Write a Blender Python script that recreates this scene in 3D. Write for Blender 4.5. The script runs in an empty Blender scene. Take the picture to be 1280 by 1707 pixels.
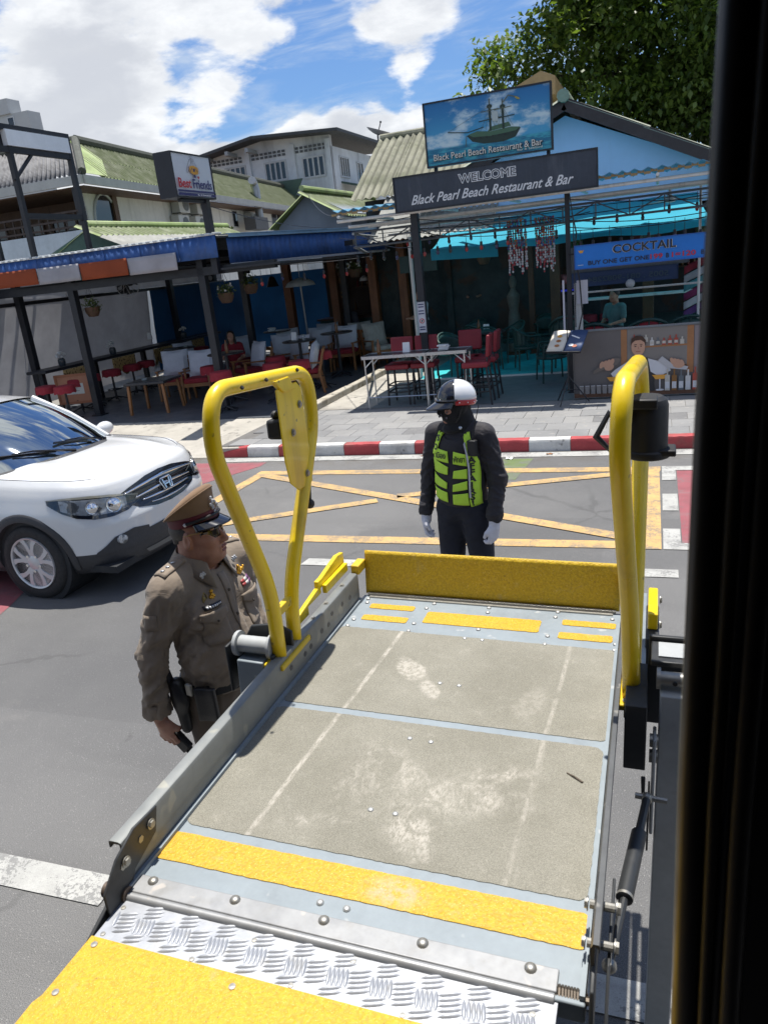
import bpy, bmesh, math, random
import numpy as np
from math import sin, cos, pi, radians, sqrt, atan2
from mathutils import Vector, Matrix, noise
from mathutils.bvhtree import BVHTree
random.seed(7)
SC = bpy.context.scene
COL = SC.collection

# ---------------------------------------------------------------- camera
cam_d = bpy.data.cameras.new('camera'); cam = bpy.data.objects.new('camera', cam_d); COL.objects.link(cam)
def cam_axes(yaw, pitch, roll):
    f = Vector((-sin(yaw)*cos(pitch), cos(yaw)*cos(pitch), -sin(pitch)))
    r = Vector((cos(yaw), sin(yaw), 0)); u = r.cross(f)
    return r*cos(roll)+u*sin(roll), u*cos(roll)-r*sin(roll), f
CR, CU, CF = cam_axes(radians(20.81), radians(18.23), radians(-6.38))
cam.matrix_world = Matrix(((CR.x, CU.x, -CF.x, 0), (CR.y, CU.y, -CF.y, 0), (CR.z, CU.z, -CF.z, 2.5), (0, 0, 0, 1)))
cam_d.sensor_width = 36; cam_d.lens = 36*1260/1707
cam_d.clip_start = .02; cam_d.clip_end = 2000
cam_d.dof.use_dof = True; cam_d.dof.focus_distance = 4.2; cam_d.dof.aperture_fstop = 9.0
SC.camera = cam

# ---------------------------------------------------------------- light
SUN_DIR = Vector((.03, -.2, -.95)).normalized()          # the way the light travels
sun_d = bpy.data.lights.new('sun', 'SUN'); sun_d.energy = 5.0; sun_d.angle = radians(.55); sun_d.color = (1, .955, .88)
sun = bpy.data.objects.new('sun', sun_d); COL.objects.link(sun)
sun.rotation_euler = SUN_DIR.to_track_quat('-Z', 'Y').to_euler(); sun.location = (0, 10, 40)
SC.view_settings.view_transform = 'Standard'; SC.view_settings.look = 'None'
SC.view_settings.exposure = .5; SC.view_settings.gamma = 1; SC.view_settings.use_curve_mapping = False

# ---------------------------------------------------------------- node helper
class NT:
    def __init__(s, tree): s.t = tree; s.n = tree.nodes; s.l = tree.links
    def put(s, sock, v):
        if v is None: return
        if isinstance(v, bpy.types.NodeSocket): s.l.new(v, sock)
        elif isinstance(v, bpy.types.Node): s.l.new(v.outputs[0], sock)
        else:
            if sock.type == 'RGBA' and not isinstance(v, (int, float)) and len(v) == 3: v = (*v, 1)
            if sock.type == 'RGBA' and isinstance(v, (int, float)): v = (v, v, v, 1)
            sock.default_value = v
    def node(s, kind, props=None, **ins):
        nd = s.n.new('ShaderNode'+kind)
        for k, v in (props or {}).items(): setattr(nd, k, v)
        for k, v in ins.items():
            k = int(k[1:]) if k[0] == 'i' and k[1:].isdigit() else k.replace('_', ' ')
            s.put(nd.inputs[k], v)
        return nd
    def math(s, op, a, b=None, c=None, clamp=False):
        return s.node('Math', {'operation': op, 'use_clamp': clamp}, i0=a, **({} if b is None else {'i1': b}), **({} if c is None else {'i2': c})).outputs[0]
    def vmath(s, op, a, b=None, out=0):
        return s.node('VectorMath', {'operation': op}, i0=a, **({} if b is None else {'i1': b})).outputs[out]
    def ramp(s, v, lo, hi, a=0., b=1.):
        return s.node('MapRange', {'interpolation_type': 'SMOOTHSTEP'}, i0=v, i1=lo, i2=hi, i3=a, i4=b).outputs[0]
    def noise(s, vec, scale=5, detail=4, rough=.55, dist=0, col=False, dim='3D'):
        nd = s.node('TexNoise', {'noise_dimensions': dim}, Vector=vec, Scale=scale, Detail=detail, Roughness=rough, Distortion=dist)
        return nd.outputs[1 if col else 0]
    def mix(s, f, a, b, mode='MIX'):
        nd = s.n.new('ShaderNodeMix'); nd.data_type = 'RGBA'; nd.blend_type = mode
        s.put(nd.inputs[0], f); s.put(nd.inputs[6], a); s.put(nd.inputs[7], b)
        return nd.outputs[2]
    def obj(s): return s.node('TexCoord').outputs['Object']
    def pos(s): return s.node('NewGeometry').outputs['Position']
    def bump(s, h, strength=.3, dist=.01, prev=None):
        nd = s.node('Bump', None, Strength=strength, Distance=dist, Height=h)
        if prev is not None: s.put(nd.inputs['Normal'], prev)
        return nd.outputs[0]

# ---------------------------------------------------------------- world: sky and clouds
W = bpy.data.worlds.new('World'); SC.world = W; W.use_nodes = True
t = NT(W.node_tree); W.node_tree.nodes.clear()
sky = t.node('TexSky', {'sky_type': 'NISHITA', 'sun_disc': False, 'sun_elevation': radians(78), 'sun_rotation': radians(-8),
                        'altitude': 0, 'air_density': 1.25, 'dust_density': .15, 'ozone_density': 2.2})
d = t.node('TexCoord').outputs['Generated']
sep = t.node('SeparateXYZ', None, Vector=d)
dx, dy, dz = sep.outputs
el = t.math('MAXIMUM', dz, 0.0)
# a cloud layer seen from below: stretched more and more towards the horizon
den = t.math('ADD', el, .34)
cv = t.node('CombineXYZ', None, X=t.math('DIVIDE', dx, den), Y=t.math('DIVIDE', dy, den), Z=t.math('MULTIPLY', el, 2.6)).outputs[0]
def cloud_density(vec):
    big = t.noise(vec, 2.0, 2, .5)
    med = t.noise(vec, 6.2, 10, .57, .12)
    return t.math('ADD', t.math('MULTIPLY', big, .55), t.math('MULTIPLY', med, .62))
def lump(az, elv, r):                       # a cumulus bank standing in one direction of the sky
    v = Vector((sin(az)*cos(elv), cos(az)*cos(elv), sin(elv)))
    return t.ramp(t.vmath('DOT_PRODUCT', d, v, out=1), cos(r), 1.0)
A = lambda a: radians(a)
LUMPS = [(-45, 9, 14, .05), (-38, 7, 10, .12), (-40, 15, 9, .07), (-27, 3.5, 7, .40), (-33, 11, 9, .16), (-25, 18, 6, .24), (-16, 15.5, 5.5, .26), (-34, 19, 8, .10), (-22.5, 7.0, 4.5, .34), (-16, 4, 7, .32), (-19.5, 9.5, 2.6, .24), (-13, 6, 3.5, .16),
         (-60, 10, 18, .2), (-70, 62, 34, .14), (110, 66, 34, .14), (150, 20, 50, .1), (80, 15, 40, .12), (-120, 14, 40, .14)]
HOLES = [(-20, 11.0, 4, .14), (-26.5, 9.5, 3, .10), (-11, 10, 5, .14), (-48.5, 17.5, 4, .14), (-5, 14, 7, .12), (-43.5, 19.0, 3, .10)]
bias = 0.0
for az, e_, r_, k in LUMPS: bias = t.math('ADD', bias, t.math('MULTIPLY', lump(A(az), A(e_), A(r_)), k))
for az, e_, r_, k in HOLES: bias = t.math('SUBTRACT', bias, t.math('MULTIPLY', lump(A(az), A(e_), A(r_)), k))
dens = t.math('ADD', cloud_density(cv), bias)
up = t.vmath('ADD', cv, (0, 0, .12))
dens2 = t.math('ADD', cloud_density(t.vmath('ADD', cv, (.0, -.05, .16))), bias)
cover = t.ramp(dens, .655, .765)
thick = t.ramp(dens2, .70, .93)
wisp = t.math('MULTIPLY', t.ramp(t.noise(t.vmath('MULTIPLY', cv, (1.2, 3.2, 3)), 2.1, 7, .62, .8), .42, .78), .72)
skyc = t.mix(1.0, sky.outputs[0], (.62, .86, 1.25), 'MULTIPLY')
skyc = t.mix(t.math('MULTIPLY', t.ramp(dz, .0, .14, .30, 0.05), 1), skyc, (5.2, 6.6, 8.2))
skyc = t.mix(wisp, skyc, (7.6, 8.4, 9.2))
ccol = t.mix(thick, (10.6, 10.8, 11.0), (6.8, 7.1, 7.7)); ccol = t.mix(t.math('MULTIPLY', t.ramp(t.noise(t.vmath('ADD', cv, (0,0,.07)), 7.5, 7, .62, .3), .40, .66), .5), ccol, (7.4, 7.7, 8.2))
skyc = t.mix(t.math('MULTIPLY', cover, .97), skyc, ccol)
bg = t.node('Background', None, Color=skyc, Strength=.069)
t.l.new(bg.outputs[0], t.node('OutputWorld').inputs[0])

# ---------------------------------------------------------------- materials
MATS = {}
def mat(name, col, rough=.5, metal=0., var=.12, vs=3., bump=0., bs=60., bd=.004, valley=None, col2=None, mask=(.45, .62), ms=2.5, mdetail=6, fleck=None,
        spec=.5, coat=0., alpha=None, trans=0., emit=None, world=False, streak=None, sheen=0., ior=None):
    """plain procedural surface: two noise-mixed colours, fine tone variation, optional flecks, streaks and relief"""
    if name in MATS: return MATS[name]
    m = bpy.data.materials.new(name); m.use_nodes = True; MATS[name] = m
    t = NT(m.node_tree); b = m.node_tree.nodes['Principled BSDF']
    co = t.pos() if world else t.obj()
    c = col if len(col) == 4 else (*col, 1)
    cur = None
    if col2 is not None:
        cur = t.mix(t.ramp(t.noise(co, ms, mdetail, .6, .3), mask[0], mask[1]), c, col2)
    if var:
        nz = t.noise(co, vs, 7, .62)
        nz2 = t.noise(co, vs*9, 3, .6)
        f = t.math('ADD', t.math('MULTIPLY', nz, .7), t.math('MULTIPLY', nz2, .3))
        mul = t.node('MapRange', None, i0=f, i1=.3, i2=.7, i3=1-var, i4=1+var).outputs[0]
        cc = t.node('CombineColor', None, i0=mul, i1=mul, i2=mul).outputs[0]
        cur = t.mix(1.0, cur if cur is not None else c, cc, 'MULTIPLY')
    if streak:                                 # (colour, amount, scale): runs of dirt down a wall
        sv = t.vmath('MULTIPLY', co, (streak[2], streak[2], streak[2]*.12))
        cur = t.mix(t.math('MULTIPLY', t.ramp(t.noise(sv, 1.0, 6, .65), .48, .75), streak[1]), cur if cur is not None else c, streak[0])
    if valley:                                 # (colour, amount, height): grime lying in the troughs of a corrugated sheet
        zz = t.node('SeparateXYZ', None, Vector=t.obj()).outputs[2]
        cur = t.mix(t.math('MULTIPLY', t.ramp(zz, valley[2]*.3, -valley[2]*.8), valley[1]), cur if cur is not None else c, valley[0])
    if fleck:                                  # (colour, scale, threshold, amount)
        cur = t.mix(t.math('MULTIPLY', t.ramp(t.noise(co, fleck[1], 2, .5), fleck[2], fleck[2]+.06), fleck[3]), cur if cur is not None else c, fleck[0])
    if cur is not None: t.put(b.inputs['Base Color'], cur)
    else: b.inputs['Base Color'].default_value = c
    b.inputs['Metallic'].default_value = metal
    b.inputs['Specular IOR Level'].default_value = spec
    if rough < .9 and var: t.put(b.inputs['Roughness'], t.node('MapRange', None, i0=t.noise(co, vs*3, 5, .6), i1=.3, i2=.7, i3=max(.02, rough*.82), i4=min(1, rough*1.2)).outputs[0])
    else: b.inputs['Roughness'].default_value = rough
    if coat: b.inputs['Coat Weight'].default_value = coat; b.inputs['Coat Roughness'].default_value = .05
    if trans: b.inputs['Transmission Weight'].default_value = trans
    if ior: b.inputs['IOR'].default_value = ior
    if sheen: b.inputs['Sheen Weight'].default_value = sheen
    if alpha is not None: b.inputs['Alpha'].default_value = alpha
    if emit: b.inputs['Emission Color'].default_value = (*emit[:3], 1); b.inputs['Emission Strength'].default_value = emit[3]
    if bump: t.put(b.inputs['Normal'], t.bump(t.noise(co, bs, 5, .65), bump, bd))
    return m

# ---------------------------------------------------------------- mesh helper
class MB:
    def __init__(s): s.v = []; s.f = []; s.m = []
    def add(s, vs, fs, mi=0):
        o = len(s.v); s.v += [tuple(v) for v in vs]; s.f += [tuple(i+o for i in f) for f in fs]; s.m += [mi]*len(fs); return s
    def box(s, c, d, rot=None, mi=0):
        x, y, z = d[0]/2, d[1]/2, d[2]/2; c = Vector(c)
        vs = [Vector(p) for p in ((-x,-y,-z),(x,-y,-z),(x,y,-z),(-x,y,-z),(-x,-y,z),(x,-y,z),(x,y,z),(-x,y,z))]
        if rot is not None:
            R = rot if isinstance(rot, Matrix) else Matrix.Rotation(rot, 3, 'Z')
            vs = [R @ v for v in vs]
        return s.add([v+c for v in vs], [(3,2,1,0),(4,5,6,7),(0,1,5,4),(1,2,6,5),(2,3,7,6),(3,0,4,7)], mi)
    def bb(s, a, b, mi=0): return s.box([(a[i]+b[i])/2 for i in range(3)], [abs(b[i]-a[i]) for i in range(3)], None, mi)
    def beam(s, p, q, w, h, up=(0,0,1), mi=0):
        p, q, up = Vector(p), Vector(q), Vector(up); z = (q-p); L = z.length; z.normalize()
        x = z.cross(up)
        if x.length < 1e-4: x = z.cross(Vector((1,0,0)))
        x.normalize(); y = x.cross(z)
        return s.box((p+q)/2, (w, L, h), Matrix((x, z, y)).transposed(), mi)
    def tube(s, pts, r, n=10, closed=False, caps=True, mi=0):
        P = [Vector(p) for p in pts]; N = len(P)
        R = r if isinstance(r, (list, tuple)) else [r]*N
        T = []
        for i in range(N):
            if closed: d = P[(i+1) % N]-P[i-1]
            else: d = P[min(i+1, N-1)]-P[max(i-1, 0)]
            T.append(d.normalized())
        ref = Vector((0,0,1)) if abs(T[0].z) < .9 else Vector((1,0,0))
        x = T[0].cross(ref).normalized(); vs = []
        for i in range(N):
            x = (x - T[i]*x.dot(T[i])).normalized(); y = T[i].cross(x)
            for k in range(n):
                a = 2*pi*k/n; vs.append(P[i]+(x*cos(a)+y*sin(a))*R[i])
        fs = []
        for i in range(N if closed else N-1):
            j = (i+1) % N
            for k in range(n):
                l = (k+1) % n; fs.append((i*n+k, i*n+l, j*n+l, j*n+k))
        if caps and not closed: fs.append(tuple(range(n-1, -1, -1))); fs.append(tuple((N-1)*n+k for k in range(n)))
        return s.add(vs, fs, mi)
    def cyl(s, p, q, r, r2=None, n=14, mi=0): return s.tube([p, q], [r, r if r2 is None else r2], n, mi=mi)
    def lathe(s, prof, c=(0,0,0), n=20, axis='z', mi=0, M=None):
        vs = []; N = len(prof); c = Vector(c)
        for r, h in prof:
            for k in range(n):
                a = 2*pi*k/n; p = (r*cos(a), r*sin(a), h)
                v = Vector(p if axis == 'z' else (p[0], p[2], p[1]) if axis == 'y' else (p[2], p[0], p[1]))
                if M is not None: v = M @ v
                vs.append(v+c)
        fs = [(i*n+k, i*n+(k+1) % n, (i+1)*n+(k+1) % n, (i+1)*n+k) for i in range(N-1) for k in range(n)]
        if axis == 'y': fs = [f[::-1] for f in fs]
        if prof[0][0] > 1e-5: fs.append(tuple(range(n-1, -1, -1)) if axis != 'y' else tuple(range(n)))
        if prof[-1][0] > 1e-5: fs.append(tuple((N-1)*n+k for k in range(n)) if axis != 'y' else tuple((N-1)*n+k for k in range(n-1, -1, -1)))
        return s.add(vs, fs, mi)
    def ball(s, c, r, n=12, mi=0):
        r = r if isinstance(r, (list, tuple)) else (r, r, r); m = max(4, n//2); vs = []
        for i in range(m+1):
            a = pi*i/m
            for k in range(n): b = 2*pi*k/n; vs.append((c[0]+r[0]*sin(a)*cos(b), c[1]+r[1]*sin(a)*sin(b), c[2]-r[2]*cos(a)))
        return s.add(vs, [(i*n+k, i*n+(k+1) % n, (i+1)*n+(k+1) % n, (i+1)*n+k) for i in range(m) for k in range(n)], mi)
    def prism(s, poly, o, ax, ay, depth, mi=0):
        """2-D outline (counter-clockwise) in the plane o+x*ax+y*ay, pulled back by depth against ax x ay; front face at o"""
        o, ax, ay = Vector(o), Vector(ax), Vector(ay); n = ax.cross(ay).normalized(); N = len(poly)
        a = [o+ax*p[0]+ay*p[1] for p in poly]; b = [v-n*depth for v in a]
        return s.add(a+b, [tuple(range(N)), tuple(range(2*N-1, N-1, -1))]+[(i, N+i, N+(i+1) % N, (i+1) % N) for i in range(N)], mi)
    def grid(s, fn, nu, nv, mi=0, flip=False):
        vs = [fn(i/nu, j/nv) for j in range(nv+1) for i in range(nu+1)]; w = nu+1
        fs = [(j*w+i, j*w+i+1, (j+1)*w+i+1, (j+1)*w+i) for j in range(nv) for i in range(nu)]
        if flip: fs = [f[::-1] for f in fs]
        return s.add(vs, fs, mi)

def wm(o):
    m = o.matrix_basis.copy()
    while o.parent: o = o.parent; m = o.matrix_basis @ m
    return m
def mesh(name, vs, fs, mats, mi=None, smooth=35):
    me = bpy.data.meshes.new(name); me.from_pydata([tuple(v) for v in vs], [], fs)
    for m in (mats if isinstance(mats, (list, tuple)) else [mats]): me.materials.append(m)
    if mi is not None and any(mi): me.polygons.foreach_set('material_index', mi)
    if smooth:
        me.polygons.foreach_set('use_smooth', [True]*len(me.polygons))
        me.update()
        if smooth < 180: me.set_sharp_from_angle(angle=radians(smooth))
    me.update()
    return me
def build(name, mb, mats, parent=None, world=False, smooth=35, bevel=0., seg=2, label=None, kind=None, solid=0.):
    """link a mesh builder as ONE object; world=True: its points are world points although it has a parent"""
    vs = mb.v
    if world and parent is not None:
        inv = wm(parent).inverted(); vs = [inv @ Vector(v) for v in vs]
    me = mesh(name, vs, mb.f, mats, mb.m, smooth)
    o = bpy.data.objects.new(name, me); COL.objects.link(o)
    if parent is not None: o.parent = parent
    if solid: md = o.modifiers.new('solid', 'SOLIDIFY'); md.thickness = solid; md.offset = -1
    if bevel:
        md = o.modifiers.new('bevel', 'BEVEL'); md.width = bevel; md.segments = seg; md.limit_method = 'ANGLE'; md.angle_limit = radians(40)
    if label: o['label'] = label
    if kind: o['kind'] = kind
    return o
def tag(o, label, cat, group=None):
    o['label'] = label; o['category'] = cat
    if group: o['group'] = group
    return o
def thing(name, label, cat, loc=(0,0,0), rz=0., group=None):
    o = bpy.data.objects.new(name, None); COL.objects.link(o); o.empty_display_size = .1
    o.location = loc; o.rotation_euler = (0, 0, rz)
    return tag(o, label, cat, group)
def structure(name, mb, mats, **k): return build(name, mb, mats, kind='structure', **k)
KIDS = {}
def kids(o): return [c for c in bpy.data.objects if c.parent == o]
def dup(root, label, loc, rz=None, group=None, scale=None):
    r = root.copy(); COL.objects.link(r); r.location = loc
    if rz is not None: r.rotation_euler = (0, 0, rz)
    if scale is not None: r.scale = scale if isinstance(scale, (tuple, list)) else (scale,)*3
    r['label'] = label
    if group: r['group'] = group
    for ch in kids(root):
        c = ch.copy(); COL.objects.link(c); c.parent = r
        for g in kids(ch):
            d = g.copy(); COL.objects.link(d); d.parent = c
    return r
def part_copy(src, name, parent, loc=None, rot=None):
    c = src.copy(); c.name = name; COL.objects.link(c); c.parent = parent
    if loc is not None: c.location = loc
    if rot is not None: c.rotation_euler = rot
    return c

def text_mesh(s, size=.1, shear=0., offset=0., extrude=.002, width=None, align='CENTER', space=1.0, outline=0.):
    cu = bpy.data.curves.new('text', 'FONT'); cu.body = s; cu.size = size; cu.shear = shear; cu.offset = offset*size; cu.extrude = extrude
    cu.align_x = align
    if outline: cu.fill_mode = 'NONE'; cu.extrude = 0; cu.bevel_depth = outline; cu.bevel_resolution = 1
    cu.resolution_u = 3; cu.space_character = space
    o = bpy.data.objects.new('text', cu); COL.objects.link(o)
    me = bpy.data.meshes.new_from_object(o.evaluated_get(bpy.context.evaluated_depsgraph_get()))
    bpy.data.objects.remove(o)
    vs = [v.co.copy() for v in me.vertices]; fs = [tuple(p.vertices) for p in me.polygons]
    bpy.data.meshes.remove(me)
    if width and vs:
        x0 = min(v.x for v in vs); x1 = max(v.x for v in vs); k = width/(x1-x0); c = (x0+x1)/2
        for v in vs: v.x = (v.x-c)*k
    return vs, fs
def text(name, s, m, parent, o, ax=(1,0,0), ay=(0,0,1), **k):
    """raised lettering in the plane o+x*ax+y*ay (world)"""
    vs, fs = text_mesh(s, **k)
    o, ax, ay = Vector(o), Vector(ax), Vector(ay); n = ax.cross(ay).normalized()
    mb = MB(); mb.add([o+ax*v.x+ay*v.y+n*v.z for v in vs], fs)
    return build(name, mb, m, parent, world=True, smooth=0)
# ================================================================ ground, road, pavement
def asphalt(name):
    m = bpy.data.materials.new(name); m.use_nodes = True; t = NT(m.node_tree); b = m.node_tree.nodes['Principled BSDF']
    p = t.pos()
    c = t.mix(t.ramp(t.noise(p, .35, 5, .6), .35, .65), (.104, .104, .106), (.142, .141, .140))
    c = t.mix(t.math('MULTIPLY', t.ramp(t.noise(t.vmath('MULTIPLY', p, (.35, 3, 1)), .8, 5, .6), .5, .72), .4), c, (.095, .095, .095))   # wheel wear along the road
    g = t.noise(p, 260, 2, .7)
    c = t.mix(t.ramp(g, .30, .70), t.mix(1.0, c, (.55, .55, .55), 'MULTIPLY'), t.mix(1.0, c, (1.55, 1.55, 1.54), 'MULTIPLY'))
    vor = t.node('TexVoronoi', {'feature': 'F1'}, Vector=p, Scale=95)
    lightstone = t.math('MULTIPLY', t.math('LESS_THAN', vor.outputs['Distance'], .22), t.math('GREATER_THAN', t.node('SeparateColor', None, i0=vor.outputs['Color']).outputs[0], .80))
    c = t.mix(t.math('MULTIPLY', lightstone, .45), c, (.44, .43, .41))
    c = t.mix(t.math('MULTIPLY', t.ramp(t.noise(p, 2.2, 8, .7, .6), .62, .72), .5), c, (.06, .06, .062))                  # oil and tar spots
    c = t.mix(t.math('MULTIPLY', t.ramp(t.noise(p, 1.1, 6, .7), .58, .75), .35), c, (.21, .2, .19))                    # dust
    gy = t.node('SeparateXYZ', None, Vector=p).outputs[1]
    c = t.mix(t.math('MULTIPLY', t.math('MULTIPLY', t.ramp(gy, 8.75, 9.45), t.ramp(t.noise(p, 3.2, 7, .7), .38, .62)), .7), c, (.10,.085,.065))      # dirt washed into the gutter
    pv = t.vmath('ADD', p, t.vmath('MULTIPLY', t.noise(p, 1.3, 4, .6, col=True), (.5, .5, 0)))
    cr = t.node('TexVoronoi', {'feature': 'DISTANCE_TO_EDGE'}, Vector=pv, Scale=.42).outputs['Distance']
    c = t.mix(t.math('MULTIPLY', t.math('MULTIPLY', t.ramp(cr, .012, .003), t.ramp(t.noise(p, .5, 3), .46, .6)), .4), c, (.06,.06,.06))      # hair cracks
    bx = t.node('TexVoronoi', {'feature': 'F1', 'distance': 'CHEBYCHEV'}, Vector=t.vmath('MULTIPLY', p, (.16,.42,1)), Scale=1.0)
    c = t.mix(t.math('MULTIPLY', t.math('GREATER_THAN', t.node('SeparateColor', None, i0=bx.outputs['Color']).outputs[0], .72), .22), c, (.075,.075,.077))   # darker patched areas
    t.put(b.inputs['Base Color'], c); b.inputs['Roughness'].default_value = .86; b.inputs['Specular IOR Level'].default_value = .35
    h = t.math('ADD', g, t.math('MULTIPLY', t.noise(p, 70, 3, .6), .8))
    t.put(b.inputs['Normal'], t.bump(h, .55, .006))
    return m
def road_paint(name, col, wear=.5):
    m = bpy.data.materials.new(name); m.use_nodes = True; t = NT(m.node_tree); b = m.node_tree.nodes['Principled BSDF']
    p = t.pos()
    c = t.mix(t.ramp(t.noise(p, 6, 6, .65), .35, .7), col, tuple(x*.8 for x in col))
    c = t.mix(t.math('MULTIPLY', t.ramp(t.noise(p, 240, 2, .7), .42, .62), .35), c, tuple(x*.5 for x in col))
    w = t.ramp(t.math('ADD', t.math('MULTIPLY', t.noise(p, 60, 4, .7), .45), t.math('MULTIPLY', t.noise(p, 4, 6, .7), .55)), .66-wear*.2, .70-wear*.2)
    c = t.mix(t.math('MULTIPLY', w, .65), c, (.13, .13, .13))
    c = t.mix(t.math('MULTIPLY', t.ramp(t.noise(t.vmath('MULTIPLY', p, (.5, 4, 1)), 1.5, 5, .6), .5, .75), .45), c, (.16, .155, .15))
    t.put(b.inputs['Base Color'], c); b.inputs['Roughness'].default_value = .75
    t.put(b.inputs['Normal'], t.bump(t.noise(p, 220, 2, .7), .4, .004))
    return m
M_ASPH = asphalt('asphalt')
M_YEL = road_paint('road_yellow', (.56, .36, .14), .8)
M_WHT = road_paint('road_white', (.42, .42, .40), .75)
M_REDP = road_paint('road_red', (.27, .075, .09), .6)
M_GRNP = road_paint('road_green', (.12, .17, .055), .9)
M_CONC = mat('concrete', (.36, .34, .30), .85, var=.16, vs=1.6, bump=.3, bs=120, col2=(.24, .225, .20), mask=(.48, .7), ms=1.2, world=True, fleck=((.14,.13,.12), 6, .62, .6))
M_GROUND = mat('ground', (.2, .19, .17), .9, var=.2, vs=.2, world=True)

def sheet(name, x0, y0, x1, y1, z, m, kind='structure', **k):
    mb = MB(); mb.add([(x0,y0,z),(x1,y0,z),(x1,y1,z),(x0,y1,z)], [(0,1,2,3)]); return build(name, mb, m, kind=kind, smooth=0, **k)
sheet('ground', -900, -400, 900, 1200, -.03, M_GROUND)
sheet('road', -120, -6, 90, 9.47, 0., M_ASPH)

def line_poly(name, pts, z, m):
    mb = MB(); mb.add([(x, y, z) for x, y in pts], [tuple(range(len(pts)))]); return build(name, mb, m, kind='structure', smooth=0)
def strip(p, q, w):
    p, q = Vector((*p, 0)), Vector((*q, 0)); n = (q-p).normalized().cross(Vector((0,0,1)))*w/2
    a = [p+n, q+n, q-n, p-n]; return [(v.x, v.y) for v in a][::-1]
Z1, Z2, Z3 = .003, .006, .009
line_poly('red_road_patch', [(-9.2,7.9),(-5.6,8.1),(-5.15,8.95),(-5.15,9.16),(-9.2,9.16)], Z1, M_REDP)
line_poly('red_road_patch', [(-8.2,4.2),(-5.22,4.3),(-5.3,4.56),(-5.6,5.3),(-8.2,5.3)], Z1, M_REDP)
line_poly('red_road_patch', [(.215,6.36),(3.4,6.36),(3.4,8.52),(.215,8.52)], Z1, M_REDP)
line_poly('green_road_patch', [(-2.25,8.24),(-1.5,8.22),(-1.42,9.12),(-2.2,9.12)], Z1, M_GRNP)
line_poly('edge_line', [(-6.0,9.2),(12,9.16),(12,9.4),(-6.1,9.4)], Z2, M_WHT)
line_poly('box_marking_edge', [(-5.0,6.2),(.05,6.2),(.05,6.37),(-5.0,6.37)], Z2, M_YEL)
line_poly('box_marking_edge', [(-5.0,8.52),(.05,8.5),(.05,8.68),(-5.0,8.7)], Z2, M_YEL)
line_poly('box_marking_edge', [(-5.08,6.37),(-4.92,6.37),(-4.84,8.52),(-5.0,8.52)], Z2, M_YEL)
line_poly('box_marking_edge', [(-.13,6.37),(.05,6.37),(.04,8.5),(-.13,8.5)], Z2, M_YEL)
line_poly('box_marking_diagonal', strip((-4.86,8.5), (-.15,6.42), .15), Z3, M_YEL)
line_poly('box_marking_diagonal', strip((-4.92,6.38), (-2.9,7.46), .15), Z3, M_YEL)
line_poly('box_marking_diagonal', strip((-2.72,7.62), (-.16,8.48), .15), Z3, M_YEL)
for y0, y1 in ((6.2, 6.69), (7.18, 7.69), (8.16, 8.69)):
    line_poly('crossing_bar', [(.065,y0),(.205,y0),(.205,y1),(.065,y1)], Z2, M_WHT)
line_poly('crossing_line', [(.205,6.2),(3.4,6.2),(3.4,6.35),(.205,6.35)], Z2, M_WHT)
line_poly('crossing_line', [(.205,8.53),(3.4,8.53),(3.4,8.69),(.205,8.69)], Z2, M_WHT)
for k in range(-3, 3):
    x = -3.0 + k*6.1
    line_poly('lane_dash', [(x,5.64),(x+3.17,5.63),(x+3.17,5.78),(x+.02,5.79)], Z2, M_WHT)
    line_poly('lane_dash', [(x-.1 if k else -3.6,1.93),(x+.75,1.94),(x+.75,2.10),(x-.1 if k else -3.6,2.10)], Z2, M_WHT)
line_poly('lane_dash', [(-.4,1.96),(2.2,1.95),(2.2,2.1),(-.4,2.11)], Z2, M_WHT)

# ---- kerb: painted stones, each its own piece
M_KRED = mat('kerb_red', (.36, .045, .05), .6, var=.25, vs=4, bump=.25, bs=90, col2=(.24, .07, .06), mask=(.5, .7), fleck=((.3,.28,.26), 5, .66, .8), world=True)
M_KWHT = mat('kerb_white', (.55, .55, .53), .65, var=.2, vs=4, bump=.25, bs=90, col2=(.36, .35, .33), mask=(.45, .7), fleck=((.16,.15,.15), 7, .63, .8), world=True)
kb = MB(); kb.bb((-6.15, 9.49, -.02), (40, 9.585, .135)); kerb = structure('kerb', kb, M_CONC)
xs = [-6.13, -5.62, -5.11, -4.6, -4.09, -3.57, -3.06, -2.55, -2.04, -1.53, -1.01, -.5, .02, .53, 1.04, 1.55, 2.06, 2.6, 3.1, 3.6]
for i in range(len(xs)-1):
    x0, x1 = xs[i]+.004, xs[i+1]-.004; rnd = random.Random(i)
    mb = MB(); n = 8
    for k in range(n+1):
        x = x0+(x1-x0)*k/n; j = lambda a: rnd.uniform(-a, a) if 0 < k < n else 0
        dz = -.0
        if i == 0: dz = -.09*(1-k/n)**1.4
        mb.v += [(x, 9.47+j(.003), -.01), (x, 9.472+j(.003), .11+dz+j(.003)), (x, 9.488+j(.003), .146+dz+j(.004)), (x, 9.52, .154+dz+j(.002)), (x, 9.60, .156+dz+j(.002)), (x, 9.60, 0)]
    for k in range(n):
        for q in range(5): mb.f.append((k*6+q, (k+1)*6+q, (k+1)*6+q+1, k*6+q+1)); mb.m.append(0)
    mb.f += [(0,1,2,3,4,5), tuple(n*6+q for q in (5,4,3,2,1,0))]; mb.m += [0, 0]
    build('kerb_stone', mb, M_KRED if i % 2 == 0 else M_KWHT, kerb, smooth=30)

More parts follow.
